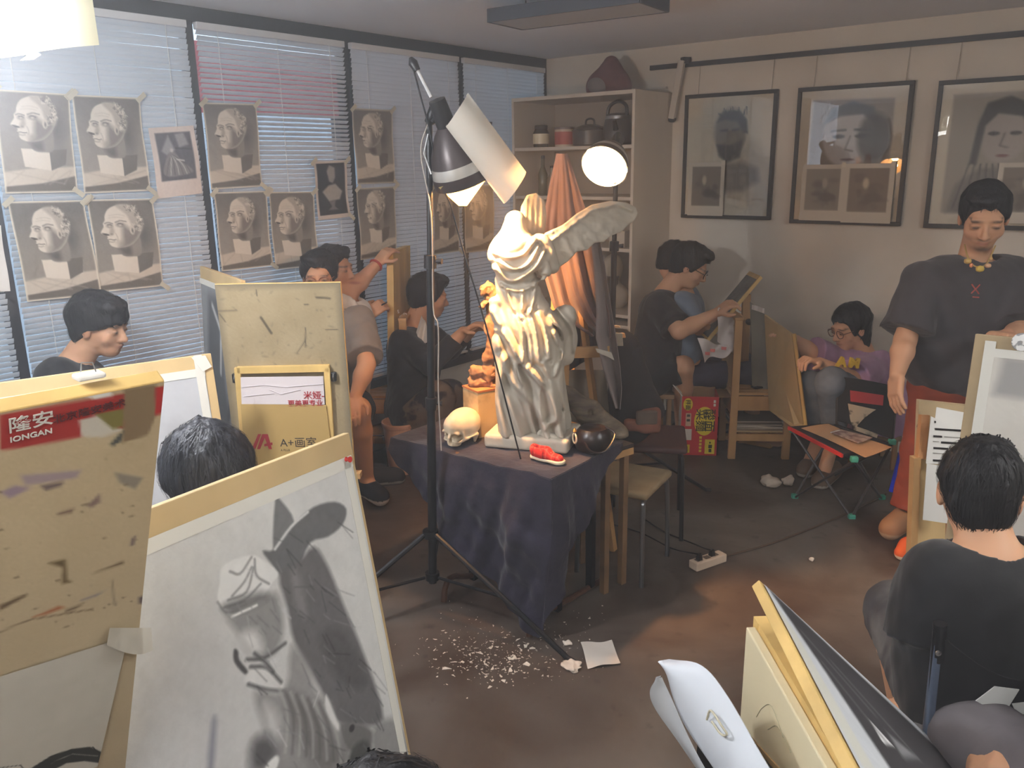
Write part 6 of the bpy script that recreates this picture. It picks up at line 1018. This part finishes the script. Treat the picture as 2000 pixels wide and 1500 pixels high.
pp_ = [GZ(1134, 1256, .003), GZ(1195, 1252, .003), GZ(1212, 1298, .003), GZ(1148, 1306, .003)]; T(MB().sheet(lambda u, v: lerp(lerp(pp_[0], pp_[1], u), lerp(pp_[3], pp_[2], u), v)+UP*(.004+.003*math.sin(7*u+5*v)+.004*math.sin(4*v-3*u)), 12, 10, .0006).build('paper_sheet', mat('floor_paper', (214, 204, 192), .85, .05), None, True), 'creased square of white paper lying on the floor', 'paper')
fm = MB(); r_ = np.random.default_rng(3)
for k in range(520):
    if k < 400: x, y = r_.normal(960, 70), r_.normal(1282, 26)
    else: x, y = r_.uniform(860, 1180), r_.uniform(1170, 1330)
    o = GZ(x, y, .001); s = r_.exponential(.0032)+.0012; n = r_.integers(3, 6); th = r_.uniform(0, 6.28); el = r_.uniform(.3, 1.); pts = [o+A([s*math.cos(t)*math.cos(th)-s*el*math.sin(t)*math.sin(th), s*math.cos(t)*math.sin(th)+s*el*math.sin(t)*math.cos(th), 0]) for t in np.sort(r_.uniform(0, 6.28, n))]; fm.prism(pts, UP*.0012)
T(fm.build('paint_chips', mat('white_chips', (226, 216, 200), .8), None, fix=True), 'scattered white plaster chips and scrapes on the floor by the tripod', 'debris', kind='stuff')
# ================================================================== people
M_skin = vcmat('skin', .55, .35, .12)
SK = dict(mid=(206, 158, 124), lit=(222, 176, 142), tan=(190, 140, 106))
def HRCU(t): return nrm(HR*t[0]+HC*t[1]+UP*t[2])
def head_frame(face, up=None):
    f = nrm(face); u = UP if up is None else A(up, float); x = nrm(np.cross(f, u)); u = np.cross(x, f); return np.stack([x, f, u], 1)      # x: the person's right
def head_prims(c, R, H):
    q = lambda x, y, z: c+R@(A([x, y, z])*H); Z = lambda p, r: ell(q(*p), A(r)*H, R); K = lambda a, b, ra, rb: cone(q(*a), q(*b), ra*H, rb*H)
    L = [('u', Z((0, -.07, .13), (.315, .40, .37)), 0), ('u', Z((0, .1, -.1), (.27, .29, .36)), .06*H), ('u', Z((0, .2, -.36), (.16, .16, .13)), .08*H), ('u', K((0, .37, .02), (0, .45, -.13), .032, .05), .04*H), ('u', Z((0, .4, -.15), (.085, .06, .045)), .03*H), ('u', K((-.17, .32, .09), (.17, .32, .09), .05, .05), .05*H)]
    for s in (-1, 1): L += [('s', Z((s*.145, .41, -.0), (.085, .07, .05)), .05*H), ('u', Z((s*.145, .315, -.005), (.075, .07, .05)), .01*H), ('u', Z((s*.185, .23, -.12), (.095, .09, .1)), .07*H), ('u', Z((s*.325, -.04, -.03), (.04, .085, .14)), .015*H)]
    L += [('u', Z((0, .365, -.245), (.095, .04, .022)), .02*H), ('u', Z((0, .36, -.29), (.085, .04, .026)), .02*H), ('s', K((-.08, .41, -.266), (.08, .41, -.266), .008, .008), .012*H)]
    return L, q
def hand_prims(w, d, n, S, curl=.5, spread=.0, side=1):
    """w wrist, d along the hand, n palm normal; four unequal fingers, bent, and a thumb from the side"""
    d = nrm(d); n = nrm(n-d*(n@d)); s = np.cross(d, n)*side; L = [('u', rbox(w+d*.045*S, (.044*S, .038*S, .014*S), np.stack([d, s, n], 1), .012*S), .01)]
    for i, ln in enumerate((.066, .076, .072, .056)):
        b = w+d*.082*S+s*(.03-.02*i)*S; a1 = curl*.9; a2 = curl*2.0
        m = b+(d*math.cos(a1)+n*math.sin(a1))*ln*.52*S; t = m+(d*math.cos(a2)+n*math.sin(a2))*ln*.5*S; L += [('u', cone(b, m, .0098*S, .009*S), .004), ('u', cone(m, t, .009*S, .0075*S), .003)]
    b = w+d*.025*S+s*.034*S; m = b+(d*.55+s*.6+n*.45)*.042*S; t = m+(d*.85+s*.05+n*.5)*.034*S; L += [('u', cone(b, m, .0125*S, .0105*S), .006), ('u', cone(m, t, .0105*S, .008*S), .003)]
    return L
HL = {'short': ([-.6, -.3, -.12, .0, .1, .2, .28, .6], [-.36, -.33, -.2, -.06, -.08, .1, .27, .3]), 'fringe': ([-.6, -.3, -.12, .0, .12, .22, .3, .6], [-.36, -.33, -.16, -.0, .0, .06, .12, .12]), 'long': ([-.6, -.1, .02, .1, .2, .27, .6], [-.7, -.7, -.5, -.3, .12, .26, .32])}
def hair_obj(e, c, R, H, kind, vol, seed, m, vox, extra=()):
    q = lambda x, y, z: c+R@(A([x, y, z])*H); ys, zs = HL[kind]
    L = [('u', ell(q(0, -.08, .15), A([.375, .46, .41])*H*vol, R), 0), ('u', ell(q(0, -.2, -.05), A([.31, .28, .36])*H*vol, R), .06*H)]
    if kind in ('short', 'fringe'): L += [('u', ell(q(.06, .16, .42), A([.27, .24, .13])*H*vol, R), .06*H)]
    for a, b, ra, rb in extra: L += [('u', cone(q(*a), q(*b), ra*H, rb*H), .05*H)]
    def post(D, P):
        l = (P-c)@R/H; hl = np.interp(l[..., 1], ys, zs)
        ex = (np.abs(l[..., 0]) < .3) & (l[..., 1] > .2)
        t = wob(P, 55, seed)*.0045+wob(P*A([1, 1, .3]), 170, seed+1)*.004
        return np.maximum(np.where(np.abs(D) < .06, D-t, D), (hl+.02*np.sin(l[..., 0]*40+seed)-l[..., 2])*H)
    V, F_ = sdf_arrays(L, vox, post); o = np_obj('hair', V, F_, m, e)
    # loose strands combed from the crown over the hair surface
    fa, fb_ = L[0][1][0], L[1][1][0]; f0 = lambda P: np.minimum(fa(P), fb_(P)); r = np.random.default_rng(seed); n = 700 if vox < .0062 else 320; I = r.choice(len(V), n); cr = q(.02, -.2, .5); mb = MB(); g = .002
    def grad(p): return nrm([float(f0((p+d)[None])[0]-f0((p-d)[None])[0]) for d in np.eye(3)*g])
    for i in I:
        p = V[i]; l = (p-c)@R/H
        if abs(float(f0(p[None])[0])) > .022: continue
        k = r.integers(3, 6); st = H*r.uniform(.07, .12); path = []; lift = r.uniform(.001, .006); jit = r.normal(size=3)*.35
        for t in range(k):
            nn = grad(p); path.append((p+nn*(lift+(.003 if t == k-1 else 0)), nn)); d = (p-cr)/H+jit*.5-UP*.35+R[:, 1]*.25*(l[1] > 0); d = d-nn*(d@nn); p = p+nrm(d)*st; p = p-nn*min(max(float(f0(p[None])[0]), -.02), .02)*.8
            l2 = (p-c)@R/H
            if l2[2] < np.interp(l2[1], ys, zs)-.04: break
        if len(path) < 2: continue
        wv = H*.008; vs = []
        for t, (pp, nn) in enumerate(path): d = nrm(path[min(t+1, len(path)-1)][0]-path[max(t-1, 0)][0]); s_ = np.cross(d, nn)*wv*(1-.8*t/(len(path)-1)); vs += [pp-s_, pp+s_]
        mb.add(vs, [(2*t, 2*t+1, 2*t+3, 2*t+2) for t in range(len(path)-1)])
    if mb.n: mb.build('hair_strands', m, o, True)
    return o
M_hair = mat('black_hair', (24, 22, 24), .58, .35, 60., stretch=(1, 1, .2), bump=.3, bscale=140, spec=.35)
M_hairg = mat('grey_black_hair', (46, 46, 54), .55, col2=(22, 22, 26), scale=70., stretch=(1, 1, .15), bump=.4, bscale=130)
def person(label, head, face, neck, body, S=1.06, vox=.008, skin='mid', hair=('short', 1., 1), hup=None, shirt=(40, 40, 44), sleeve=.85, loose=.02, pants=(40, 40, 44), plen=1.5, shoe=None, glasses=None, curl=(.5, .5), bandm=None, lean=0., stool=True, extra_hair=(), hair_m=None, Hs=1., palmL=None, palmR=None, hair_vox=None, hem=0., bold_brow=1., arms=True, shirt_mat=None, pants_mat=None, **jn):
    hc = J(*head); nk = J(*neck); F = nrm([*(HR*body[0]+HC*body[1])[:2], 0]); Lf = np.cross(UP, F); H = .235*S*Hs; Rh = head_frame(HRCU(face), hup)
    g = lambda k, d: (J(*jn[k]) if len(jn[k]) == 3 else A(jn[k][1:], float)) if k in jn else d
    pel = g('pel', nk-UP*.50*S-F*lean); pts = {}
    for k, s in (('L', 1), ('R', -1)):
        sh = g('sh'+k, nk+Lf*s*.185*S-UP*.055*S); el = g('el'+k, sh+F*.1*S-UP*.27*S+Lf*s*.03); wr = g('wr'+k, el+F*.23*S+UP*.03-Lf*s*.05); hp = g('hip'+k, pel+Lf*s*.095*S); kn = g('kn'+k, hp+F*.43*S+UP*(.02)); an = g('an'+k, A([kn[0]+F[0]*.03, kn[1]+F[1]*.03, .09])); to = g('to'+k, A([an[0]+F[0]*.15*S, an[1]+F[1]*.15*S, .035])); pts[k] = (sh, el, wr, hp, kn, an, to)
    base = A([pel[0], pel[1], 0.]); e = E('person', base, label, 'person')
    hp_, q = head_prims(hc, Rh, H); B = list(hp_)
    B += [('u', cone(nk-UP*.02, q(0, -.12, -.2), .062*S, .055*S), .03)]; nb = nk-UP*.07*S
    TOR = []
    def cut(pr, p, n_): return (lambda P, f=pr[0], p=A(p), n_=nrm(n_): np.maximum(f(P), (P-p)@n_)), pr[1], pr[2]
    for k in 'LR':
        sh, el, wr, hp, kn, an, to = pts[k]; tt = lerp(nb, sh, .55)-UP*.05*S; TOR += [(tt, lerp(pel, hp, .75), .105*S, .105*S)]
        B += [('u', cone(tt, lerp(pel, hp, .75), .095*S, .095*S), .05), ('u', cone(nk-UP*.035, sh, .05*S, .052*S), .04), ('u', cone(sh, el, .05*S, .041*S), .03), ('u', cone(el, lerp(el, wr, .35), .041*S, .043*S), .02), ('u', cone(lerp(el, wr, .35), wr, .043*S, .028*S), .02)]
        B += hand_prims(wr, g('hd'+k, wr+(wr-el))-wr, HRCU(palmL if k == 'L' else palmR) if (palmL if k == 'L' else palmR) else -UP, S, curl[0] if k == 'L' else curl[1], side=1 if k == 'L' else -1)
        B += [('u', cone(hp, kn, .085*S, .058*S), .04), ('u', cone(kn, lerp(kn, an, .3), .055*S, .056*S), .03), ('u', cone(lerp(kn, an, .3), an, .056*S, .036*S), .02), ('u', cone(an-UP*.02, to, .036*S, .034*S), .02)]
    sk = lin(SK[skin])
    def colf(V):
        l = (V-hc)@Rh/H; C = np.zeros((len(V), 3))+sk; inh = (np.abs(l) < .7).all(1)
        def blend(m, c, a): C[:] = C*(1-(m*a)[:, None])+A(c)*(m*a)[:, None]
        gz = lambda x, y, z, sx, sz: np.exp(-((np.abs(l[:, 0])-x)/sx)**2-((l[:, 2]-z)/sz)**2)*(l[:, 1] > y)*inh
        blend(np.clip(gz(0, .25, -.267, .09, .03)*1.4, 0, 1), lin((150, 88, 78)), .65); blend(np.clip(gz(.145, .2, .0, .055, .018)*1.5, 0, 1), lin((26, 20, 18)), .95); blend(np.clip(gz(.15, .2, .095, .085, .018)*1.5, 0, 1), lin((40, 30, 26)), .85*bold_brow); blend(np.clip(gz(.045, .3, -.17, .02, .02), 0, 1), lin((90, 52, 44)), .7); blend(gz(.2, .1, -.14, .1, .08), lin((204, 136, 110)), .2)
        if 'beard' in jn: blend(np.clip(gz(0, .1, -.38, .13, .05)*1.2+gz(0, .3, -.215, .1, .018), 0, 1), lin((52, 40, 36)), .75)
        ear = (np.abs(l[:, 0]) > .33) & inh & (np.abs(l[:, 2]+.03) < .16); C[ear] = C[ear]*.85+lin((206, 120, 98))*.15
        return C
    solid('body', B, vox, M_skin, e, lambda D, P: np.maximum(D, .004-P[..., 2]), colf)
    if hair: hair_obj(e, hc, Rh, H, hair[0], hair[1], hair[2], hair_m or M_hair, hair_vox or vox, extra_hair)
    # shirt
    ms = shirt_mat or mat('shirt_%d_%d_%d' % shirt, shirt, .9, .12, 14., bump=.15, bscale=22, sheen=.15); mp = pants_mat or mat('pants_%d_%d_%d' % pants, pants, .9, .15, 14., bump=.15, bscale=22)
    SH = [('u', cone(a, b-UP*hem, ra+loose, rb+loose*1.25), .05) for a, b, ra, rb in TOR]+[('u', cone(lerp(TOR[0][0], TOR[1][0], .5), pel-UP*hem, .1*S+loose, .11*S+loose), .05)]; cuts = []
    for k in 'LR':
        sh, el, wr = pts[k][:3]; SH += [('u', cone(nk-UP*.055*S, sh, .052*S+.008, .064*S+.006), .04)]
        if sleeve <= 1: en = lerp(sh, el, sleeve+.12); SH += [('u', cut(cone(sh, en, .066*S+loose*.3, .07*S+loose*.8), lerp(sh, el, sleeve), el-sh), .025)]
        else: SH += [('u', cone(sh, el, .066*S, .058*S), .03), ('u', cut(cone(el, lerp(el, wr, sleeve-.9), .058*S, .048*S), lerp(el, wr, sleeve-1), wr-el), .02)]
    sd = int(head[0])
    def spost(D, P):
        D = np.where(np.abs(D) < .06, D-.006*wob(P*A([1, 1, .5]), 26, sd)-.003*wob(P, 60, sd+2), D)
        for p, n_, r_, b0 in cuts:
            d = P-p; t = d@n_; rr = np.sqrt(np.maximum((d*d).sum(-1)-t*t, 0)); D = np.where(rr < r_, np.maximum(D, np.where(t > -.12, t, -1)), D)
        dn = np.sqrt((((P-(nk+UP*.045*S+F*.02))/A([1, 1, 1.]))**2).sum(-1))-.088*S; return np.maximum(D, -dn)
    solid('shirt', SH, vox*1.15, ms, e, spost)
    PT = [('u', cone(pts['L'][3], pts['R'][3], .115*S, .115*S), 0)]; pc = []
    for k in 'LR':
        hp, kn, an, to = pts[k][3:]
        if plen <= 1: PT += [('u', cut(cone(hp, lerp(hp, kn, plen+.15), .105*S, .095*S), lerp(hp, kn, plen), kn-hp), .03)]
        else: f_ = min(plen-1, 1.); PT += [('u', cone(hp, kn, .1*S, .078*S), .04), ('u', cut(cone(kn, lerp(kn, an, f_+.12), .078*S, .066*S), lerp(kn, an, f_), an-kn), .03)]
    def ppost(D, P):
        D = np.where(np.abs(D) < .06, D-.005*wob(P, 30, sd+5)-.003*wob(P, 70, sd+6), D)
        for p, n_ in pc:
            d = P-p; t = d@n_; rr = np.sqrt(np.maximum((d*d).sum(-1)-t*t, 0)); D = np.where(rr < .13*S, np.maximum(D, np.where(t > -.1, t, -1)), D)
        return np.maximum(D, .012-P[..., 2])
    solid('trousers' if plen > 1 else 'shorts', PT, vox*1.2, mp, e, ppost)
    if shoe is not None:
        for k in 'LR':
            an, to = pts[k][5], pts[k][6]; hl = A([an[0], an[1], .04])-nrm(to-an)*A([1, 1, 0])*.03; lowz = min(an[2]-.03, to[2]-.01)
            def scol(V, z0=float(to[2])): return np.where((V[:, 2] < z0-.012)[:, None], lin(shoe[1]), lin(shoe[0]))
            solid('shoe', [('u', cone(A([hl[0], hl[1], to[2]+.01]), to+nrm(to-an)*.03*A([1, 1, 0]), .046*S, .048*S), 0), ('u', cone(A([an[0], an[1], to[2]+.03]), to+UP*.015, .046*S, .036*S), .03)], .0085, vcmat('shoe_paint', .7), e, lambda D, P: np.maximum(D, .002-P[..., 2]), scol)
    if glasses:
        gm = MB(); 
        for s in (-1, 1): gm.tube([q(s*.15+.115*math.cos(t), .43-.03*abs(math.cos(t)), .0+.09*math.sin(t)) for t in np.linspace(0, 6.283, 19)], .0022*S, 6, False); gm.tube([q(s*.265, .4, .02), q(s*.335, .05, .03)], .002*S, 6)
        gm.tube([q(-.04, .445, .01), q(0, .46, .025), q(.04, .445, .01)], .002*S, 6); gm.build('glasses', mat('glasses_%d' % glasses[0], glasses, .3, metal=.6), e, True)
    if stool:
        z = float(pel[2])-.11*S; s_ = E('stool', base, 'plain stool under the '+label.split(' ', 1)[0].lower()+' '+label.split(' ', 1)[1], 'stool') if z > .12 else None
        if s_ is not None:
            s_['label'] = ' '.join(('plain wooden stool carrying the '+label).split()[:16]); box('stool_top', M_woodd, (pel[0], pel[1], z-.015), (.3, .3, .03), s_, rotz(.5), .004)
            for sx in (-.12, .12):
                for sy in (-.12, .12): w_ = base+rotz(.5)@A([sx, sy, 0]); box('leg', M_woodd, (w_[0], w_[1], (z-.03)/2), (.026, .026, z-.03), s_, rotz(.5))
    return e, q, pts, Rh
GR = (52, 52, 56); BK = (26, 26, 29)
# boy in black by the blinds, left
person('boy in plain black T-shirt looking right under the head drawings', (196, 637, 3.45), (.95, .1, -.22), (140, 708, 3.47), (.95, -.15), shirt=BK, hair=('fringe', 1.1, 2), lean=-.0, shR=(112, 738, 3.34), shL=(165, 735, 3.66), elR=(190, 835, 3.25), wrR=(285, 800, 3.2), vox=.007, pel=(70, 900, 3.55))
# boy with glasses facing out over the stained board
person('boy with glasses peering over the stained board in a grey T-shirt', (624, 540, 4.35), (.1, 1, -.12), (648, 615, 4.42), (.1, .98), shirt=(122, 112, 104), loose=.03, glasses=(168, 120, 100), hair=('short', 1.06, 3), pants=(30, 30, 34), plen=.95, skin='mid', shoe=((30, 32, 40), (214, 204, 196)), shL=(702, 628, 4.38), elL=(716, 712, 4.2), wrL=(694, 775, 4.15), hdL=(690, 800, 4.1), knL=(700, 800, 4.3), anL=(716, 932, 4.55), toL=(738, 968, 4.5), pel=(640, 790, 4.62), knR=(600, 800, 4.3))
# student behind who steadies the board
e, q, pt, Rh = person('student drawing behind with one arm raised to the board top', (652, 526, 4.74), (.95, .25, -.05), (672, 585, 4.76), (.95, -.2), shirt=(226, 222, 216), S=1.1, hair=('short', .98, 5), skin='mid', shR=(664, 612, 4.64), shL=(690, 605, 4.84), elR=(684, 572, 4.74), wrR=(738, 514, 4.9), hdR=(752, 496, 4.92), elL=(690, 640, 4.76), wrL=(722, 612, 4.86), hdL=(748, 594, 4.9), curl=(.8, .55), palmR=(.3, -.6, -.8), palmL=(.3, -.9, -.2), sleeve=.5, vox=.0072, shoe=((52, 50, 52), (160, 156, 150)), knR=(690, 800, 4.72), knL=(660, 800, 4.8), pel=(648, 762, 4.74))
w = pt['R'][2]; d = nrm(pt['R'][2]-pt['R'][1]); MB().tube([w-d*.02+.036*(math.cos(t)*frame_of(d)[:, 1]+math.sin(t)*frame_of(d)[:, 2]) for t in np.linspace(0, 6.283, 21)], .008, 8, False).build('bracelet', mat('red_bracelet', (168, 52, 40), .5), e, True)
h = J(745, 596, 4.87); T(MB().tube([h, J(756, 590, 4.86)], .004, 6).build('charcoal_pencil', M_blk, None, True), 'short dark pencil in the drawing hand behind the stained board', 'pencil')
# student in black print shirt
e, q, pt, Rh = person('student in black print sweatshirt seen in profile behind the lamp pole', (838, 578, 5.18), (.93, -.3, -.2), (806, 640, 5.21), (.9, -.4), shirt=(28, 26, 28), sleeve=1.75, S=1.15, hair=('short', 1.02, 6), skin='tan', shR=(790, 668, 5.05), shL=(845, 660, 5.33), elR=(842, 712, 4.93), wrR=(905, 648, 4.91), hdR=(925, 636, 4.88), elL=(880, 680, 5.23), wrL=(918, 650, 5.13), pants=(58, 52, 50), plen=2., shoe=((40, 38, 40), (90, 86, 82)), curl=(.6, .6), pel=(804, 800, 5.1), knR=(858, 775, 4.88), knL=(880, 770, 5.23), pants_mat=mat('camo', (96, 80, 66), .9, col2=(34, 28, 28), scale=9., lo=.44, hi=.5))
for k, (x, y) in enumerate(((776, 612), (780, 622), (788, 618), (783, 632), (792, 640))): a = J(x, y, 5.1); text('print', 'SODOS'[k], .03, a, HR*.8-HC*.5, UP, mat('white_print', (206, 200, 196), .7), e, .002)
# boy in black at the slatted bench, with a half hidden classmate behind him
person('boy in black T-shirt with glasses drawing beside the bookcase', (1348, 520, 5.28), (.88, .25, -.5), (1300, 568, 5.35), (.95, .1), shirt=(32, 28, 30), sleeve=.8, loose=.03, S=1.14, hair=('short', 1.04, 7), glasses=(40, 38, 40), skin='mid', shR=(1290, 598, 5.20), shL=(1312, 588, 5.50), elR=(1326, 648, 5.05), wrR=(1398, 612, 5.00), hdR=(1418, 598, 4.98), elL=(1345, 640, 5.40), wrL=(1405, 620, 5.20), curl=(.6, .75), pel=(1272, 722, 5.38), knR=(1334, 716, 5.2), knL=(1350, 715, 5.4), anR=(1332, 850, 5.62), anL=(1352, 840, 5.75), pants=(26, 28, 30), plen=.88, shoe=((60, 56, 54), (170, 160, 150)), palmR=(.2, -.3, -.9))
e, q, pt, Rh = person('classmate in pale blue shirt half hidden behind the boy in black', (1318, 512, 5.38), (.8, -.2, -.4), (1335, 570, 5.40), (.7, .2), shirt=(112, 124, 140), hair=('short', 1., 9), skin='mid', vox=.0095, wrL=(1390, 620, 5.30), wrR=(1380, 640, 5.25), elR=(1362, 640, 5.28), pants=(70, 66, 84))
# girl in lilac
e, q, pt, Rh = person('girl in lilac T-shirt with yellow letters sitting by the wall', (1660, 640, 4.86), (-.93, .3, -.28), (1690, 694, 4.94), (-.6, .7), shirt=(172, 138, 176), sleeve=.95, loose=.045, S=1.08, hair=('long', 1.06, 4), glasses=(120, 90, 80), skin='lit', pants=(112, 122, 134), plen=1.85, shR=(1628, 704, 4.91), shL=(1712, 715, 4.86), elR=(1585, 690, 4.86), wrR=(1555, 664, 4.91), hdR=(1540, 655, 4.91), elL=(1662, 740, 4.66), wrL=(1600, 708, 4.61), hdL=(1580, 702, 4.58), pel=(1702, 800, 5.01), knL=(1625, 748, 4.56), knR=(1585, 752, 4.86), anL=(1632, 840, 4.76), anR=(1600, 850, 4.96), curl=(.9, .6), extra_hair=[((.2, -.2, -.1), (.16, -.22, -.55), .16, .08), ((-.2, -.2, -.1), (-.16, -.22, -.55), .16, .08), ((0, -.3, 0), (0, -.3, -.6), .2, .12), ((.27, .14, .05), (.24, .16, -.4), .07, .03)], vox=.0066, shoe=((120, 100, 84), (190, 180, 168)))
LP = plane_at(J(1660, 745, 4.6)); a = LP(1634, 714, .01); text('shirt_letters', 'A M', .07, a, HR*.97-UP*.1, UP, mat('yellow_print', (222, 190, 62), .7), e, .012, bold=.004)
# standing man
e, q, pt, Rh = person('standing man in dark grey T-shirt and rust trousers looking down', (1922, 424, 3.68), (-.34, .84, -.38), (1900, 512, 3.78), (-.1, 1), S=1.12, Hs=1.07, vox=.0062, shirt=(60, 56, 58), sleeve=.86, loose=.055, hem=-.1, hair=('short', .99, 12), skin='mid', pants=(132, 56, 32), plen=1.92, shoe=((140, 104, 74), (170, 146, 118)), stool=False, beard=(1, 1, 1), shR=(1800, 552, 3.74), shL=(1978, 545, 3.76), elR=(1768, 664, 3.72), wrR=(1752, 732, 3.62), hdR=(1748, 780, 3.6), elL=(1995, 650, 3.66), wrL=(1968, 655, 3.5), hdL=(1950, 655, 3.45), pel=(1868, 735, 3.9), hipR=(1832, 745, 3.9), hipL=(1905, 745, 3.9), knR=(1800, 880, 3.95), knL=(1890, 885, 3.95), anR=(1768, 1000, 4.03), toR=(1745, 1030, 3.98), anL=(1870, 1000, 4.1), toL=(1865, 1040, 4.0), curl=(.5, .35), palmR=(.8, -.2, 0))
NP = plane_at(J(1900, 560, 3.52)); nk_ = MB().tube(curve_pts([J(1884, 478, 3.66), J(1888, 495, 3.58), J(1896, 514, 3.53), J(1912, 522, 3.52), J(1926, 516, 3.53), J(1936, 498, 3.57), J(1944, 480, 3.64)], 5), .0035, 6).build('necklace', mat('necklace_cord', (190, 160, 96), .6), e, True)
for x, y, r, c in ((1890, 508, .016, (200, 164, 90)), (1897, 516, .01, (206, 130, 84)), (1914, 523, .018, (206, 176, 80)), (1930, 517, .013, (214, 170, 130)), (1936, 503, .008, (190, 150, 90))): p = J(x, y+2, 3.47+.03*abs(x-1912)/26); MB().lathe([(.001, -r), (r*.6, -r*.7), (r*.8, 0), (r*.6, r*.7), (.001, r)], p, HR if r > .012 else UP, 12).build('bead', mat('bead%d' % int(c[0]+c[1]), c, .4), nk_, True)
XP = plane_at(J(1905, 565, 3.5)); 
for a, b in (((1898, 555), (1912, 574)), ((1914, 556), (1897, 573)), ((1900, 580), (1912, 581))): MB().tube([XP(*a, -.0), XP(*b, .0)], .003, 5).build('red_cross_print', mat('red_stitch', (170, 78, 66), .8), e)
# student seen from behind, right
e, q, pt, Rh = person('student in black T-shirt seen from behind at the right edge', (1912, 962, 1.92), (.42, -1, -.3), (1935, 1078, 1.86), (-.2, -.98), S=1.04, vox=.0065, shirt=(20, 19, 21), sleeve=.62, loose=.03, hair=('short', .95, 15), hair_vox=.0055, skin='mid', stool=False, shL=(1835, 1130, 1.84), shR=(2060, 1125, 1.9), elL=(1808, 1318, 1.85), wrL=(1850, 1310, 2.12), elR=(2120, 1260, 1.9), pel=(1945, 1420, 1.86), knL=(1750, 1195, 2.35), anL=(1765, 1395, 2.42), knR=(1960, 1200, 2.45), pants=(92, 90, 88), plen=1.25, shoe=((60, 58, 58), (180, 176, 170)), pants_mat=mat('ripped_denim', (104, 102, 100), .9, col2=(60, 58, 60), scale=7., lo=.35, hi=.6))
CH = plane_at(J(1930, 1340, 1.68)); fc = E('folding_chair', A([*pt['L'][3][:2], 0]), 'black fabric folding chair with pale print under the student seen from behind', 'chair')
MB().sheet(lambda u, v: lerp(lerp(CH(1822, 1225), CH(2090, 1300), u), lerp(CH(1806, 1440), CH(2080, 1480), u), v)+HC*(.03*math.sin(math.pi*u))-UP*.05*math.sin(math.pi*u)*(1-v), 14, 10, .004).build('backrest', M_cf, fc, True)
for a, b in (((1835, 1225), (1812, 1430)), ((2095, 1300), (2085, 1500))): MB().tube([CH(*a, .0), CH(*b, .0)], .011, 10).build('back_tube', mat('blue_grey_tube', (112, 124, 146), .35, metal=.6), fc, True)
MB().tube([CH(1836, 1218), CH(1832, 1290)], .0135, 10).build('tube_sleeve', M_blk, fc, True); MB().lathe([(.001, .004), (.006, .003), (.006, 0)], CH(1832, 1275, .014), HC, 12).build('rivet', M_steel, fc, True)
for L in ([(1905, 1368), (1942, 1340), (1990, 1346), (1970, 1378), (1938, 1386)], [(1976, 1374), (2010, 1370), (2010, 1392), (1986, 1396)]): MB().prism([CH(x, y, .04) for x, y in L], HC*.002).build('pale_print', mat('pale_print', (206, 206, 202), .7), fc, fix=True)
z = .36; sc_ = A([*pt['L'][3][:2], z])-HC*.0+HR*.09; box('seat', M_cf, sc_-UP*.005, (.42, .4, .02), fc, rotz(.67))
for sx in (-.2, .2):
    for sy in (-.19, .19): w_ = sc_+rotz(.67)@A([sx, sy, 0]); w2 = sc_+rotz(.67)@A([-sx, sy, 0]); MB().tube([w_, A([w2[0], w2[1], 0])], .01, 8).build('frame_tube', M_ct, fc, True)
# seated person at the lower right corner: knee and hand in view
person('person in grey trousers at the lower right corner, knee and hand in view', (2330, 1130, 1.5), (-.9, -.4, -.2), (2330, 1290, 1.52), (-.95, -.3), shirt=(60, 60, 66), pants=(104, 98, 100), plen=2., skin='mid', vox=.009, shL=(2240, 1320, 1.5), elL=(2200, 1520, 1.4), wrL=(2050, 1515, 1.5), hdL=(1955, 1478, 1.55), pel=(2290, 1700, 1.35), hipL=(2200, 1650, 1.4), knL=(1905, 1440, 1.68), hipR=(2260, 1800, 1.25), knR=(2000, 1640, 1.5), curl=(.7, .5), palmL=(0, -.4, -.9), stool=True, shoe=((50, 50, 52), (150, 150, 150)))
# heads of two students close to the camera
person('student with greying black hair between the boards, lower left', (408, 945, 1.95), (-.55, -.8, -.35), (430, 1040, 1.9), (-.5, -.85), shirt=(60, 58, 62), hair=('fringe', 1.12, 21), hair_m=M_hairg, hair_vox=.006, vox=.009)
person('black-haired student at the bottom edge before the charcoal drawing', (765, 1692, 1.12), (-.75, -.5, -.6), (850, 1810, 1.02), (-.8, -.5), shirt=(60, 64, 70), hair=('fringe', 1.06, 23), hair_vox=.006, vox=.009)
# ================================================================== haze volume added to imitate veiling lens glare
_m = bpy.data.materials.new('glare_haze'); _m.use_nodes = True; _nt = _m.node_tree; _nt.nodes.remove(_nt.nodes['Principled BSDF']); _v = _nt.nodes.new('ShaderNodeVolumeScatter')
_v.inputs['Color'].default_value = (.93, .95, 1., 1); _v.inputs['Density'].default_value = .034; _v.inputs['Anisotropy'].default_value = .25
_nt.links.new(_v.outputs[0], _nt.nodes['Material Output'].inputs['Volume'])
hz_ = box('glare_haze', _m, (-2.3, 2.9, 2.4), (9.6, 12.4, 5.6)); T(hz_, 'thin pale haze added to the room air to imitate lens glare', 'haze', kind='stuff')
# imitated glare veils the upper part most: density grows with height
_g = _nt.nodes.new('ShaderNodeNewGeometry'); _s = _nt.nodes.new('ShaderNodeSeparateXYZ'); _r = _nt.nodes.new('ShaderNodeMapRange'); _nt.links.new(_g.outputs['Position'], _s.inputs[0]); _nt.links.new(_s.outputs['Z'], _r.inputs['Value'])
_r.inputs['From Min'].default_value = .7; _r.inputs['From Max'].default_value = 2.3; _r.inputs['To Min'].default_value = .006; _r.inputs['To Max'].default_value = .05; _nt.links.new(_r.outputs[0], _v.inputs['Density'])
SC.cycles.volume_bounces = 0; SC.cycles.volume_step_rate = 3.0; SC.cycles.volume_max_steps = 48
